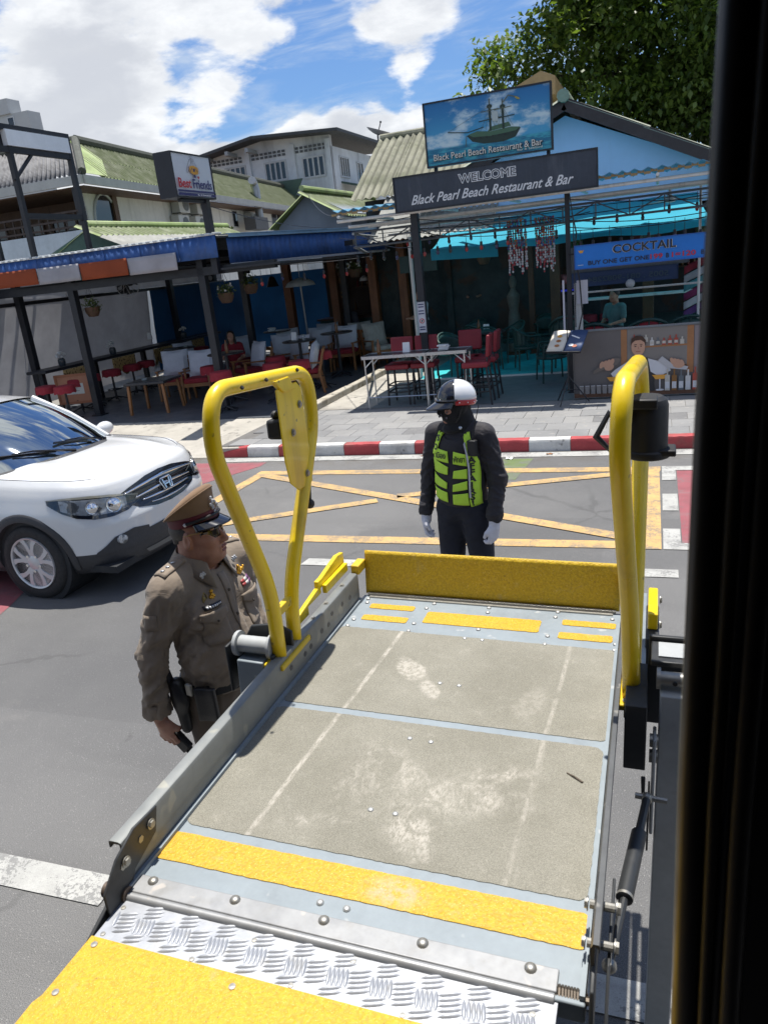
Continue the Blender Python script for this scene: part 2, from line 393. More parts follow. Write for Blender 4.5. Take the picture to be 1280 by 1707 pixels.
# ---- pavement: base slab and its tiles
M_TILE = [mat('tile_%d' % i, c, .8, var=.10, vs=2.2, bump=.18, bs=140, col2=tuple(x*.82 for x in c), mask=(.45, .75), ms=1.4, world=True, fleck=((.33,.31,.28), 9, .66, .4))
          for i, c in enumerate([(.215,.215,.215), (.195,.196,.198), (.235,.233,.23), (.15,.15,.152)])]
pb = MB(); pb.bb((-6.15, 9.60, -.02), (40, 22, .139)); pave = structure('pavement', pb, mat('tile_joint', (.13,.125,.12), .9, var=.2, vs=5, world=True))
tile_me = []
for i in range(4):
    mb = MB(); mb.box((0,0,0), (.394,.394,.03)); tile_me.append(mesh('paving_tile', mb.v, mb.f, M_TILE[i], smooth=0))
rnd = random.Random(3)
for iy in range(6):
    for ix in range(-15, 8):
        x, y = .19+ix*.4 + (.2 if iy % 2 else 0), 9.80+iy*.4
        if x < -5.95 + .25*iy*.0: continue
        q = rnd.random(); o = bpy.data.objects.new('paving_tile', tile_me[3 if q < .07 else 0 if q < .45 else 1 if q < .75 else 2]); COL.objects.link(o); o.parent = pave
        o.location = (x, y, .1345+rnd.uniform(-.0015, .0015)); o.rotation_euler = (rnd.uniform(-.004,.004), rnd.uniform(-.004,.004), 0)
# light concrete strip between the terraces, worn apron where the pavement dips for cars
apr = MB()
apr.grid(lambda u, v: Vector((-14+u*7.9 - .0, 9.47+v*2.6, .004+.146*min(1, v*1.25)+.012*noise.noise(Vector((u*8, v*3, 0))))), 24, 10)
structure('driveway_apron', apr, M_CONC)
sheet('terrace_path', -5.62, 12.02, -2.6, 22, .1505, M_CONC)
# ================================================================ buildings
M_BLUE = mat('blue_sheet', (.028, .095, .30), .6, var=.25, vs=2.5, col2=(.02, .06, .18), mask=(.4, .7), ms=1.5, streak=((.10,.11,.16), .35, 6), bump=.08, bs=40)
M_BLUEL = mat('flashing', (.20, .32, .46), .45, metal=.3, var=.2, vs=4)
M_STEEL = mat('black_steel', (.012, .013, .018), .45, var=.3, vs=4, spec=.5, bump=.05, bs=60)
M_GSTEEL = mat('grey_steel', (.33, .34, .35), .4, metal=.6, var=.15, vs=6)
M_WPIPE = mat('white_pipe', (.62, .62, .6), .5, var=.15, vs=5, streak=((.25,.2,.15), .4, 8))
M_WOODD = mat('dark_wood', (.085, .035, .015), .5, var=.35, vs=3, streak=((.03,.012,.006), .6, 14), bump=.1, bs=40)
M_WOODM = mat('timber_post', (.20, .075, .028), .5, var=.3, vs=3, streak=((.07,.025,.01), .6, 14), bump=.1, bs=40)
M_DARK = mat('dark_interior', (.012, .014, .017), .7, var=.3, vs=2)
M_DGREEN = mat('dark_green_paint', (.012, .042, .036), .5, var=.3, vs=3)
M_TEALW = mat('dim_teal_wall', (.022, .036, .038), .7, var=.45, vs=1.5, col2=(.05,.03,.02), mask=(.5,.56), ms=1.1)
M_WALLW = mat('white_wall', (.66, .66, .63), .85, var=.12, vs=1.2, streak=((.22,.21,.19), .5, 3), bump=.15, bs=30, world=True)
M_WALLG = mat('weathered_wall', (.64, .67, .69), .85, var=.16, vs=.5, streak=((.16,.18,.2), .75, .8), col2=(.52,.56,.59), mask=(.4,.7), ms=.35, world=True)
M_GRNROOF = mat('green_roof_sheet', (.25, .33, .12), .75, var=.22, vs=1.2, col2=(.33, .39, .19), mask=(.4, .65), ms=.6, streak=((.13,.12,.07), .6, 2.2), world=True, valley=((.06,.075,.03), .95, .04))
M_GRYROOF = mat('grey_roof_sheet', (.27, .265, .20), .85, var=.25, vs=1.4, col2=(.16, .165, .11), mask=(.42, .66), ms=1.2, streak=((.07,.075,.05), .6, 2), world=True, bump=.2, bs=50, valley=((.07,.072,.05), .75, .03))
M_GRYROOF2 = mat('pale_roof_sheet', (.31, .31, .28), .8, var=.2, vs=1.4, col2=(.26,.26,.24), mask=(.42,.66), ms=1.2, world=True)
M_CLEAR = None
M_TAN = mat('tan_edge', (.34, .23, .11), .7, var=.2, vs=3)
M_LBLUE = mat('light_blue_wall', (.42, .62, .88), .8, var=.06, vs=.8, streak=((.30,.42,.58), .35, 1.5), world=True)
M_BARGE = mat('barge_board', (.045, .028, .026), .6, var=.25, vs=3)
M_GLASSD = mat('dark_window', (.012, .016, .02), .06, var=0, spec=.8)
M_FRAMEW = mat('window_frame', (.45, .47, .48), .6, var=.1)
M_BALC = mat('balcony_board', (.10, .055, .03), .6, var=.3, vs=3, streak=((.04,.02,.012), .6, 8))
M_TURQ = None
def cloth(name, col, tr, var=.08, rough=.85, thick_col=None):
    m = bpy.data.materials.new(name); m.use_nodes = True; t = NT(m.node_tree); b = m.node_tree.nodes['Principled BSDF']; MATS[name] = m
    c = t.mix(t.ramp(t.noise(t.obj(), 1.3, 6, .6), .3, .7), col, tuple(x*(1-var*3) for x in col))
    t.put(b.inputs['Base Color'], c); b.inputs['Roughness'].default_value = rough
    tl = t.node('BsdfTranslucent', None, Color=c); mx = t.node('MixShader', None, i0=tr, i1=b.outputs[0], i2=tl.outputs[0])
    t.l.new(mx.outputs[0], m.node_tree.nodes['Material Output'].inputs[0])
    t.put(b.inputs['Normal'], t.bump(t.noise(t.vmath('MULTIPLY', t.obj(), (1, 1, .4)), 7, 4, .6), .25, .03))
    return m
M_TARPG = cloth('grey_tarp', (.33, .33, .35), .40)
M_TARPB = cloth('blue_tarp', (.012, .06, .15), .15)
M_CYAN = cloth('turquoise_awning', (.05, .50, .68), .45, .04); M_CLEAR = cloth('fibreglass_sheet', (.14, .36, .52), .30, .06, .5)
M_CYAND = cloth('turquoise_valance', (.05, .36, .48), .5, .04)
M_VALO = cloth('valance_orange', (.36, .075, .025), .2)
M_VALW = cloth('valance_white', (.46, .45, .48), .2)

def frame_m(o, u, v):
    u = Vector(u).normalized(); v = Vector(v); v = (v-u*v.dot(u)).normalized(); n = u.cross(v)
    return Matrix(((u.x, v.x, n.x, o[0]), (u.y, v.y, n.y, o[1]), (u.z, v.z, n.z, o[2]), (0, 0, 0, 1)))
def corr_sheet_mesh(name, w, l, waves, amp, m, seg=4, rnd=True):
    """one corrugated sheet lying in its own x (across) y (up the slope) plane, with real thickness at its end"""
    mb = MB(); n = waves*seg
    for yy in (0, l):
        for s in (0, 1):
            for k in range(n+1): mb.v.append((w*k/n, yy, amp*cos(2*pi*k/seg)-s*.007))
    N = n+1
    for k in range(n):
        mb.f += [(k, k+1, 2*N+k+1, 2*N+k), (N+k+1, N+k, 3*N+k, 3*N+k+1), (k+1, k, N+k, N+k+1)]; mb.m += [0]*3
    mb.f += [(0, 2*N, 3*N, N), (n, N+n, 3*N+n, 2*N+n)]; mb.m += [0, 0]
    return mesh(name, mb.v, mb.f, m, smooth=50)
def corr_roof(parent, o, u, v, W, L, sw, sl, waves, amp, m, seed=1, skip=None, name='roof_sheet', wob=.004):
    rnd = random.Random(seed); ms_ = [corr_sheet_mesh(name, sw*1.03, sl*1.06, waves, amp, q) for q in (m if isinstance(m, list) else [m])]
    M0 = frame_m(o, u, v); nu, nv = round(W/sw), round(L/sl); inv = wm(parent).inverted() if parent else Matrix()
    for j in range(nv):
        for i in range(nu):
            if skip and skip(i, j, nu, nv): continue
            ob = bpy.data.objects.new(name, ms_[min(j, len(ms_)-1)]); COL.objects.link(ob); ob.parent = parent
            ob.matrix_basis = inv @ M0 @ Matrix.Translation((i*sw+rnd.uniform(-wob, wob), j*sl-sl*.03+rnd.uniform(-wob, wob)*2, j*.0+.009*(1-j % 2*.0)+rnd.uniform(0, wob))) @ Matrix.Rotation(.012+rnd.uniform(-.002, .002), 4, 'X')
            if not parent: tag(ob, 'sheet', 'sheet')
def window(parent, o, u, w, h, panes=2, frame=M_FRAMEW, glass=M_GLASSD, fw=.05, bars=0, dep=.05):
    """framed window in the wall plane o + x*u + z*h, its panes a sub-part"""
    u = Vector(u).normalized(); n = u.cross(Vector((0,0,1))); o = Vector(o); Z = Vector((0,0,1)); mb = MB()
    M3 = Matrix((u, n, Z)).transposed()
    def bx(x0, z0, x1, z1, d0, d1): mb.box(o+u*(x0+x1)/2+Z*(z0+z1)/2+n*(d0+d1)/2, (x1-x0, d1-d0, z1-z0), M3)
    bx(0, 0, w, fw, -.02, dep); bx(0, h-fw, w, h, -.02, dep)
    for k in range(panes+1):
        x = (w-fw)*k/panes; bx(x, fw, x+fw, h-fw, -.018, dep-.003)
    f = build('window', mb, frame, parent, world=True, smooth=0)
    for k in range(panes):
        x = fw+(w-fw)*k/panes; g = MB(); wd = (w-fw)/panes-fw
        g.box(o+u*(x+wd/2)+Z*(h/2)+n*.005, (wd, .012, h-2*fw), M3)
        for q in range(bars): g.box(o+u*(x+wd/2)+Z*(fw+(h-2*fw)*(q+1)/(bars+1))+n*.018, (wd, .012, .02), M3)
        build('pane', g, glass, f, world=True, smooth=0)
    return f
def wallpanel(mb, o, u, w, h, th=.15, holes=(), mi=0):
    """wall slab with rectangular openings (x0,z0,x1,z1), built from butted blocks"""
    u = Vector(u).normalized(); n = u.cross(Vector((0,0,1))); o = Vector(o); Z = Vector((0,0,1)); M3 = Matrix((u, n, Z)).transposed()
    xs = sorted({0, w, *[x for a in holes for x in (a[0], a[2])]})
    for a, b in zip(xs[:-1], xs[1:]):
        zc = 0; cuts = sorted([(q[1], q[3]) for q in holes if q[0] <= a+1e-6 and q[2] >= b-1e-6])
        for z0, z1 in cuts+[(h, h)]:
            if z0 > zc+1e-6: mb.box(o+u*(a+b)/2+Z*(zc+z0)/2-n*th/2, (b-a, th, z0-zc), M3, mi)
            zc = max(zc, z1)

# ---------------------------------------------------------------- the open bar on the left
bar = thing('bar_pavilion', 'open-sided bar with blue corrugated fascia, black posts and orange and white valance', 'building', (-9.2, 12.0, .15))
slab = MB(); slab.bb((-13.0, 11.55, .10), (-5.78, 22, .162)); structure('bar_floor', slab, mat('polished_floor', (.10,.11,.125), .38, var=.25, vs=1.2, col2=(.065,.075,.09), mask=(.4,.65), ms=.8, world=True))
ek = MB()
for i in range(8):
    y0 = 11.5+i*.78; r = random.Random(i*5)
    ek.box((-5.69+r.uniform(-.012,.012), y0+.385, .195), (.17+r.uniform(-.02,.02), .765, .15), r.uniform(-.012,.012))
structure('terrace_edge_kerb', ek, mat('edge_conc', (.40,.37,.31), .85, var=.2, vs=4, bump=.35, bs=70, col2=(.2,.17,.12), mask=(.5,.68), ms=3, world=True), bevel=.02)
def fascia(parent, p, q, z0, z1, n, m, name='fascia_sheet', ribs=5, depth=.010, slope=0.):
    """a row of trapezoid-ribbed sheets between two plan points"""
    p, q = Vector((*p, 0)), Vector((*q, 0)); u = (q-p)/n; nr = (q-p).normalized().cross(Vector((0,0,1)))
    for i in range(n):
        mb = MB(); prof = []
        for k in range(ribs):
            a = k/ribs
            prof += [(a, 0), (a+.55/ribs, 0), (a+.68/ribs, depth), (a+.87/ribs, depth)]
        prof.append((1, 0)); N = len(prof)
        for z in (z0, z1):
            for x, d in prof: w = p+u*(i+x*.996)+nr*(d+(z1-z)*slope); mb.v.append((w.x, w.y, z))
        mb.f += [(k, k+1, N+k+1, N+k) for k in range(N-1)]; mb.m += [0]*(N-1)
        build(name, mb, m, parent, world=True, smooth=20, solid=.004)
fascia(bar, (-17.2, 12.1), (-7.1, 12.1), 2.87, 3.24, 13, M_BLUE)
cap = MB()
for k in range(68):
    x = -17.2+k*.15; cap.box((x+.05, 12.16, 3.262), (.085, .2, .028)); 
cap.bb((-17.2, 12.07, 3.236), (-7.1, 12.25, 3.25))
build('roof_edge', cap, mat('pale_edge', (.60,.62,.62), .5, var=.1), bar, world=True, bevel=.006)
fascia(bar, (-7.08, 12.42), (-5.78, 17.3), 2.76, 3.2, 6, M_BLUE, ribs=6, depth=.008)
fl = MB(); fl.beam((-7.12, 12.38, 3.245), (-5.74, 17.3, 3.245), .22, .012); fl.beam((-7.02, 12.40, 3.215), (-5.70, 17.28, 3.215), .006, .055)
build('fascia_flashing', fl, M_BLUEL, bar, world=True)
fl = MB(); fl.beam((-7.06, 12.42, 2.735), (-5.74, 17.3, 2.735), .03, .045); build('fascia_trim', fl, mat('grey_trim', (.3,.31,.33), .5), bar, world=True)
rf = MB(); rf.add([(-17.2,12.14,3.22),(-7.1,12.14,3.22),(-5.82,17.2,3.2),(-5.82,22,3.2),(-12.35,22,3.2),(-12.35,12.9,3.22),(-17.2,12.9,3.22)], [(0,1,2,3,4,5,6)])
build('roof', rf, mat('roof_underside', (.03,.035,.04), .6, var=.2), bar, world=True, smooth=0, solid=.03)
lo = MB(); lo.bb((-7.15, 12.2, 2.655), (-6.0, 17.2, 2.69)); build('lower_awning', lo, M_STEEL, bar, world=True)
for i, (x0, x1) in enumerate(((-12.13, -10.99), (-10.98, -10.0), (-9.99, -8.93), (-8.92, -7.9))):
    mb = MB(); zt = 3.07-.012*i
    mb.grid(lambda u, v: Vector((x0+(x1-x0)*u, 12.03+.012*sin(u*9+i)*(1-v)+.008*sin(u*23)*(1-v), zt-.29*(1-v)+.006*sin(u*pi)*0)), 16, 4)
    build('valance', mb, M_VALO if i % 2 == 0 else M_VALW, bar, world=True, solid=.004, label='orange canvas valance panel' if i % 2 == 0 else 'white canvas valance panel')
def post(parent, x, y, z0, z1, s, m, name='post'):
    mb = MB(); mb.box((x, y, (z0+z1)/2), (s, s, z1-z0)); mb.box((x, y, z0+.012), (s*1.7, s*1.7, .024)); return build(name, mb, m, parent, world=True, bevel=.006)
for x, y in ((-10.62, 12.45), (-7.69, 12.45), (-8.75, 15.8), (-7.2, 18), (-12.45, 18.4), (-12.5, 13.0), (-5.95, 19.5)): post(bar, x, y, .16, 3.2, .14, M_STEEL)
for x, y in ((-9.02, 18.6), (-7.72, 18.6), (-6.52, 18.2), (-5.75, 18.2)): post(bar, x, y, .16, 3.19, .2, M_WOODM, 'timber_post')
bm_ = MB(); bm_.bb((-12.5, 12.38, 2.60), (-6.2, 12.5, 2.74)); bm_.bb((-10.68, 12.52, 2.9), (-10.56, 21.5, 3.02)); bm_.bb((-7.75, 12.52, 2.9), (-7.63, 21.5, 3.02)); bm_.bb((-12.4, 15.74, 2.9), (-6.0, 15.86, 3.0)); bm_.bb((-12.4, 18.5, 2.86), (-5.8, 18.62, 3.0))
build('beam', bm_, M_STEEL, bar, world=True)
pp = MB(); pp.beam((-12.6, 11.6, 2.46), (-12.6, 21.5, 2.46), .07, .07); pp.beam((-12.6, 12.4, 2.75), (-7.8, 12.9, 2.75), .05, .05); build('screen_rail', pp, M_STEEL, bar, world=True)
# back of the bar: boarded wall with openings, shelves, counter
bw = MB(); wallpanel(bw, (-9.2, 21.5, .16), (1,0,0), 5.0, 3.0, .15, [(2.3,1.3,3.0,1.9)]); build('back_wall', bw, mat('back_boards', (.06,.032,.02), .6, var=.35, vs=2, streak=((.02,.012,.008), .6, 5), world=True), bar, world=True)
bc = MB(); bc.bb((-8.6, 19.4, .16), (-5.9, 19.95, 1.15)); build('bar_counter', bc, M_DGREEN, bar, world=True, bevel=.01)
bc = MB(); bc.bb((-8.65, 19.3, 1.152), (-5.85, 20.0, 1.2)); build('counter_top', bc, M_WOODD, bar, world=True, bevel=.008)
sh = MB()
for z in (1.45, 1.85, 2.2): sh.bb((-6.3, 20.9, z), (-4.4, 21.3, z+.03))
build('shelf', sh, M_WOODD, bar, world=True)

def tarp(name, label, corners, m, seams, wr=.05, seed=0):
    a, b, c, d_ = [Vector(p) for p in corners]
    root = thing(name, label, 'tarpaulin', (a+b)/2)
    n = (b-a).cross(d_-a).normalized(); mb = MB()
    def fn(u, v):
        p = a*(1-u)*(1-v)+b*u*(1-v)+c*u*v+d_*(1-u)*v
        return p+n*wr*(noise.noise(Vector((u*6+seed, v*3, 0)))+.4*noise.noise(Vector((u*17, v*5+seed, 3))))*(1-v*.8)
    mb.grid(fn, 48, 16); build('sheet', mb, m, root, world=True, smooth=180)
    for s in seams:
        pts = [fn(s, k/12)+n*.004*(1 if n.x > 0 or n.y < 0 else -1) for k in range(13)]
        q = MB(); q.tube(pts, .012, 5); build('seam', q, mat('seam_strip', (.50,.50,.52), .7), root, world=True)
    return root
tarp('tarpaulin_screen', 'grey translucent tarpaulin hung as a wall beside the bar counter', [(-13.3, 10.9, .20), (-12.85, 17.6, .34), (-12.62, 17.6, 2.45), (-12.62, 10.9, 2.45)], M_TARPG, (.06, .34, .62, .995))
tarp('tarpaulin_screen', 'blue tarpaulin hung at the back corner of the bar', [(-12.75, 17.7, .3), (-12.3, 22.2, .3), (-12.3, 22.2, 2.45), (-12.62, 17.7, 2.45)], M_TARPB, (.5,), .05, 3)
tarp('tarpaulin_screen', 'blue tarpaulin behind the bell and timber post', [(-12.2, 22.2, .3), (-8.9, 22.0, .3), (-8.9, 22.0, 2.5), (-12.2, 22.2, 2.5)], M_TARPB, (.4,), .1, 5)
tarp('tarpaulin_screen', 'pale upper strip of sheeting above the rail of the grey screen', [(-12.62, 11.6, 2.50), (-12.62, 21.5, 2.50), (-12.62, 21.5, 2.86), (-12.62, 11.6, 2.86)], cloth('pale_sheet', (.36,.37,.40), .5), (.3,), .02, 9)

# ---------------------------------------------------------------- the beach restaurant on the right
rest = thing('beach_restaurant', 'light blue gabled restaurant with turquoise awning behind the ship sign', 'building', (-1.5, 16, .15))
gw = MB(); gw.prism([(-2.9, .55), (2.95, .55), (2.95, 1.15), (.0, 2.45), (-2.9, 1.15)], (-1.75, 17.2, 2.42), (1,0,0), (0,0,1), .2); build('gable_wall', gw, M_LBLUE, rest, world=True, smooth=0)
apx, eL, eR = Vector((-1.72, 16.75, 5.02)), Vector((-4.9, 16.75, 3.5)), Vector((1.35, 16.75, 3.53))
bg_ = MB()
for e in (eL, eR): bg_.beam(apx, e, .05, .23, (0,0,1))
build('barge_board', bg_, M_BARGE, rest, world=True)
for e, sgn in ((eR, 1), (eL, -1)):
    dv = (apx-e); L_ = dv.length; u = Vector((0, 1, 0)) if sgn < 0 else Vector((0, -1, 0))
    o = e+Vector((0, -.08 if sgn < 0 else 9.2, .14))
    corr_roof(rest, o, u if sgn < 0 else u, dv if sgn < 0 else dv, 9.2, L_, .92, L_/2, 6, .022, mat('gable_roof_sheet', (.30,.32,.25), .8, var=.2, world=True), 5+sgn)
rc = MB(); rc.tube([(-1.72, 16.62, 5.15), (-1.72, 26, 5.15)], .12, 10); build('ridge_cap', rc, mat('ridge_cap', (.22,.27,.2), .8, var=.2), rest, world=True)
# front roof of clear blue sheets on a pipe frame
corr_roof(rest, (-5.0, 12.42, 3.345), (1,0,0), (0,1,.03), 9.0, 2.8, .9, 2.8, 5, .022, M_CLEAR, 3, name='front_roof_sheet')
te = MB()
for k in range(100): te.box((-5.0+k*.09, 12.40, 3.315-.012*cos(k*pi)), (.091, .02, .035))
build('roof_edge_trim', te, M_TAN, rest, world=True)
pf = MB()
for y, z in ((12.5, 3.2), (13.0, 3.12), (14.0, 3.14), (15.1, 3.18)): pf.tube([(-5.0, y, z), (4.0, y, z)], .026, 8)
for x in (-4.9, -3.6, -2.4, -1.2, 0., 1.3, 2.6): pf.tube([(x, 12.3, 3.26), (x, 15.2, 3.28)], .024, 8)
build('roof_pipe_frame', pf, M_WPIPE, rest, world=True)
tr = MB()
for z in (2.78, 3.02): tr.tube([(-4.95, 13, z), (3.5, 13.0, z)], .018, 7)
for k in range(17):
    x = -4.9+k*.5; tr.tube([(x, 13, 2.78), (x, 13, 3.02)], .012, 6); tr.tube([(x, 13, 2.78 if k % 2 else 3.02), (x+.5, 13, 3.02 if k % 2 else 2.78)], .011, 6)
build('truss', tr, mat('truss_steel', (.10,.11,.12), .5, metal=.3), rest, world=True)
tr2 = MB()
tr2.tube([(-4.9, 13, 2.78), (-6.0, 16.5, 2.72)], .03, 8); tr2.tube([(-4.9, 12.9, 3.0), (-5.4, 15.6, 3.0)], .02, 8); tr2.tube([(-4.7, 14.2, 2.95), (-2.2, 14.2, 2.95)], .02, 8); tr2.tube([(-4.9, 15.2, 3.1), (-1.2, 15.2, 3.05)], .02, 8)
build('side_pipe', tr2, M_GSTEEL, rest, world=True)
aw = MB(); aw.grid(lambda u, v: Vector((-4.12+u*5.0-.15*v, 14.95+2.2*v, 2.60-.02*u+.56*v-.05*sin(v*pi)+.03*noise.noise(Vector((u*7, v*3, 0))))), 40, 12); build('awning', aw, M_CYAN, rest, world=True, smooth=180)
av = MB(); av.grid(lambda u, v: Vector((-4.12+u*1.3, 14.94+.01*sin(u*20)*(1-v), 2.42-.06*u+.21*v+.0*u)), 16, 3); build('awning_valance', av, M_CYAND, rest, world=True, smooth=180)
av = MB(); av.grid(lambda u, v: Vector((-2.8+u*3.68, 14.94+.05*sin(u*14)*(1-v), 2.53-.03*u+.08*v-.06*sin(u*pi*2)**2*(1-v))), 30, 3); build('awning_valance', av, M_CYAN, rest, world=True, smooth=180)
# dim room behind
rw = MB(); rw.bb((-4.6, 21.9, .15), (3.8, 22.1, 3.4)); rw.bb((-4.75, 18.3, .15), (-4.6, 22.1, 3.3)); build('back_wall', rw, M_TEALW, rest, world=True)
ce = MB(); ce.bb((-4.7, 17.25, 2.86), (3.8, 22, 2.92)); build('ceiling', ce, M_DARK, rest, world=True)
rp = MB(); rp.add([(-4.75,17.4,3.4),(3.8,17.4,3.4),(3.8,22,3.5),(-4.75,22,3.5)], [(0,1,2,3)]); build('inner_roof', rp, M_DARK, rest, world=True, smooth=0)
for x, y, s, m in ((-2.05, 17.2, .2, M_WOODD), (-.17, 17.2, .22, M_WOODD), (-2.62, 17.6, .12, M_WOODD)): post(rest, x, y, .15, 2.86, s, m, 'timber_pillar')
fs_ = MB(); fs_.bb((-4.55, 18.2, .15), (3.8, 21.9, .45)); build('raised_floor', fs_, mat('step_tiles', (.05,.12,.12), .4, var=.2, vs=6), rest, world=True)
bc = MB(); bc.bb((-2.0, 18.4, .45), (-1.2, 21.0, 1.5)); build('bar_counter', bc, M_DARK, rest, world=True)
bc = MB(); bc.bb((-2.15, 18.3, 1.502), (-1.1, 21.0, 1.56)); build('counter_top', bc, M_WOODD, rest, world=True)
post(rest, -3.7, 12.62, .15, 3.3, .12, M_STEEL); post(rest, -1.29, 12.62, .15, 3.3, .07, M_STEEL); post(rest, 2.4, 12.7, .15, 3.3, .1, M_STEEL)
post(rest, -1.17, 12.75, .15, 1.86, .12, M_WPIPE, 'white_post'); wp = MB(); wp.tube([(-4.55, 15, .15), (-4.55, 15, 2.9)], .035, 10); build('white_pipe_post', wp, M_WPIPE, rest, world=True)
for x in (.25, 1.9):
    wp = MB(); wp.tube([(x+.38, 13.6, .15), (x+.38, 13.6, 3.1)], .02, 8); build('white_pipe_post', wp, M_WPIPE, rest, world=True)
wp = MB(); wp.bb((-1.55, 16.2, 1.32), (1.6, 16.5, 1.36)); build('shelf_board', wp, M_WPIPE, rest, world=True)
wp = MB(); wp.bb((-5.4, 16.9, 2.2), (-4.55, 17.0, 2.56)); build('green_board', wp, M_DGREEN, rest, world=True)
# floors under the restaurant
sheet('restaurant_floor', -4.6, 12.0, 3.8, 14.62, .153, mat('front_floor', (.14,.17,.18), .55, var=.15, vs=1.5, world=True))
tq = MB(); tq.bb((-4.55, 14.66, .15), (3.8, 18.19, .166)); structure('turquoise_floor', tq, mat('turquoise_floor', (.03,.44,.47), .5, var=.2, vs=2.5, col2=(.02,.34,.38), mask=(.4,.65), ms=4, world=True, streak=((.05,.42,.45), .5, 3)))
tq = MB(); tq.bb((-4.55, 14.60, .15), (3.8, 14.66, .18)); structure('floor_trim', tq, mat('floor_trim', (.7,.72,.7), .4, var=.1))

# ---------------------------------------------------------------- grey sheeted roof between the two bars
gh = thing('grey_roofed_house', 'house with mossy grey corrugated roof left of the ship sign', 'house', (-5, 18, .15))
corr_roof(gh, (-6.75, 17.9, 3.92), (1,0,0), (0,2.65,1.58), 4.5, 3.1, .9, .62, 5, .03, M_GRYROOF, 11)
corr_roof(gh, (-5.9, 16.4, 2.92), (1,0,0), (0,1.6,.95), 2.7, 1.86, .9, .93, 7, .02, M_GRYROOF2, 12)
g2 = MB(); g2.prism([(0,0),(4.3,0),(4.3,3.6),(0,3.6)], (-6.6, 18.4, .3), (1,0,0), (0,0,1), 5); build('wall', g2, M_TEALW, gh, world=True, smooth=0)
g2 = MB(); g2.tube([(-6.75, 20.55, 5.52), (-2.3, 20.55, 5.52)], .09, 10); build('ridge', g2, M_GRYROOF, gh, world=True)

g2 = MB(); g2.prism([(0,0),(1.25,0),(1.25,.36),(.95,.5),(0,.12)], (-3.35, 18.8, 5.55), (1,0,0), (0,0,1), 3); build('dormer', g2, M_TAN, gh, world=True, smooth=0)
# ---------------------------------------------------------------- small grey gable with green roof
sg = thing('small_gable_house', 'little grey gabled shed with green roof behind the blue fascia', 'house', (-8.3, 19, .15))
g = MB(); g.prism([(-.9, 0), (1.1, 0), (1.1, .85), (0, 1.42), (-.9, .72)], (-8.33, 19, 2.9), (1,0,0), (0,0,1), 5); build('wall', g, mat('shed_grey', (.22,.25,.29), .8, var=.1, vs=1, streak=((.12,.13,.15), .4, 2), world=True), sg, world=True, smooth=0)
corr_roof(sg, (-7.2, 24.0, 3.7), (0,-1,0), (-1.13,0,.66), 5.4, 1.31, .9, 1.31, 5, .025, M_GRNROOF, 4)
corr_roof(sg, (-9.4, 18.75, 3.62), (0,1,0), (1.07,0,.74), 5.4, 1.3, .9, 1.3, 5, .025, M_GRNROOF, 4)
g = MB(); g.tube([(-8.33, 18.7, 4.44), (-8.33, 24.2, 4.44)], .07, 8); build('ridge_cap', g, M_GRNROOF, sg, world=True)
# low green roof right behind the left fascia
lg = thing('low_green_roof', 'low green and grey corrugated roof above the left blue fascia', 'roof', (-11, 15, .15))
corr_roof(lg, (-10.5, 20.5, 3.42), (0,-1,0), (-1.15,0,.5), 5.9, 1.25, .9, .625, 5, .026, [M_GRYROOF2, M_GRNROOF], 6, wob=.008)
corr_roof(lg, (-13.0, 14.6, 3.3), (0,1,0), (1.35,0,.62), 5.9, 1.48, .9, .74, 5, .026, M_GRNROOF, 7)
g = MB(); g.prism([(-1.35,-.6),(1.15,-.6),(1.15,0),(0,.5),(-1.35,-.0)], (-11.65, 14.62, 3.38), (1,0,0), (0,0,1), .08); build('gable_end', g, mat('gable_green', (.10,.17,.13), .8, var=.2, world=True), lg, world=True, smooth=0)
g = MB(); g.tube([(-11.65, 14.55, 3.95), (-11.65, 20.6, 3.95)], .07, 8); build('ridge_cap', g, M_GRNROOF, lg, world=True)

# ---------------------------------------------------------------- two-storey house with green roof
D = Vector((-.1345, .991, 0)).normalized(); C0 = Vector((-14.12, 17.92, 0)); XL = Vector((-1, 0, 0))
th = thing('green_roofed_house', 'two-storey house with long green roof, balcony and arched dark window', 'house', (-14.6, 18.6, 0))
NR = Vector((D.y, -D.x, 0))
def hp(a, b, z): v = C0+D*a+XL*b; return Vector((v.x, v.y, z))     # a along the long side, b to the left, z up
sw_ = MB(); wallpanel(sw_, hp(1.2, .9, .2), D, 27, 5.2, .2, [(11.0,4.3,11.6,5.0), (14.2,4.6,14.9,5.1), (16.0,3.6,17.6,5.1), (21,3.4,22,4.5)]); build('side_wall', sw_, M_WALLW, th, world=True, smooth=0)
for x, z, w, h in ((11.0,4.5,.6,.7), (14.2,4.8,.7,.5), (16.0,3.8,1.6,1.5), (21,3.6,1,1.1)): window(th, hp(1.2+x, .9, z), D, w, h, 1 if w < 1 else 2, dep=.02)
aw_ = MB(); o = hp(2.18, .9, 4.42)+NR*.03
aw_.prism([(.62*cos(a*pi/12), .62*1.25*max(-.35, sin(a*pi/12))) for a in range(-3, 16)], o, D, (0,0,1), .06); build('arched_window', aw_, M_GLASSD, th, world=True, smooth=0)
aw_ = MB(); aw_.tube([o+D*.66*cos(a*pi/12)+Vector((0,0,.66*1.25*max(-.35, sin(a*pi/12)))) for a in range(-3, 16)], .04, 6); build('window_surround', aw_, M_FRAMEW, th, world=True)
fw_ = MB(); wallpanel(fw_, hp(2.6, 7.5, .2), (1,0,0), 6.7, 5.2, .2, [(3.0,3.3,4.0,4.6), (4.3,3.3,5.3,4.6), (1.5,3.3,2.5,4.6), (0.2,3.3,1.2,4.6)]); build('front_wall', fw_, M_BALC, th, world=True, smooth=0)
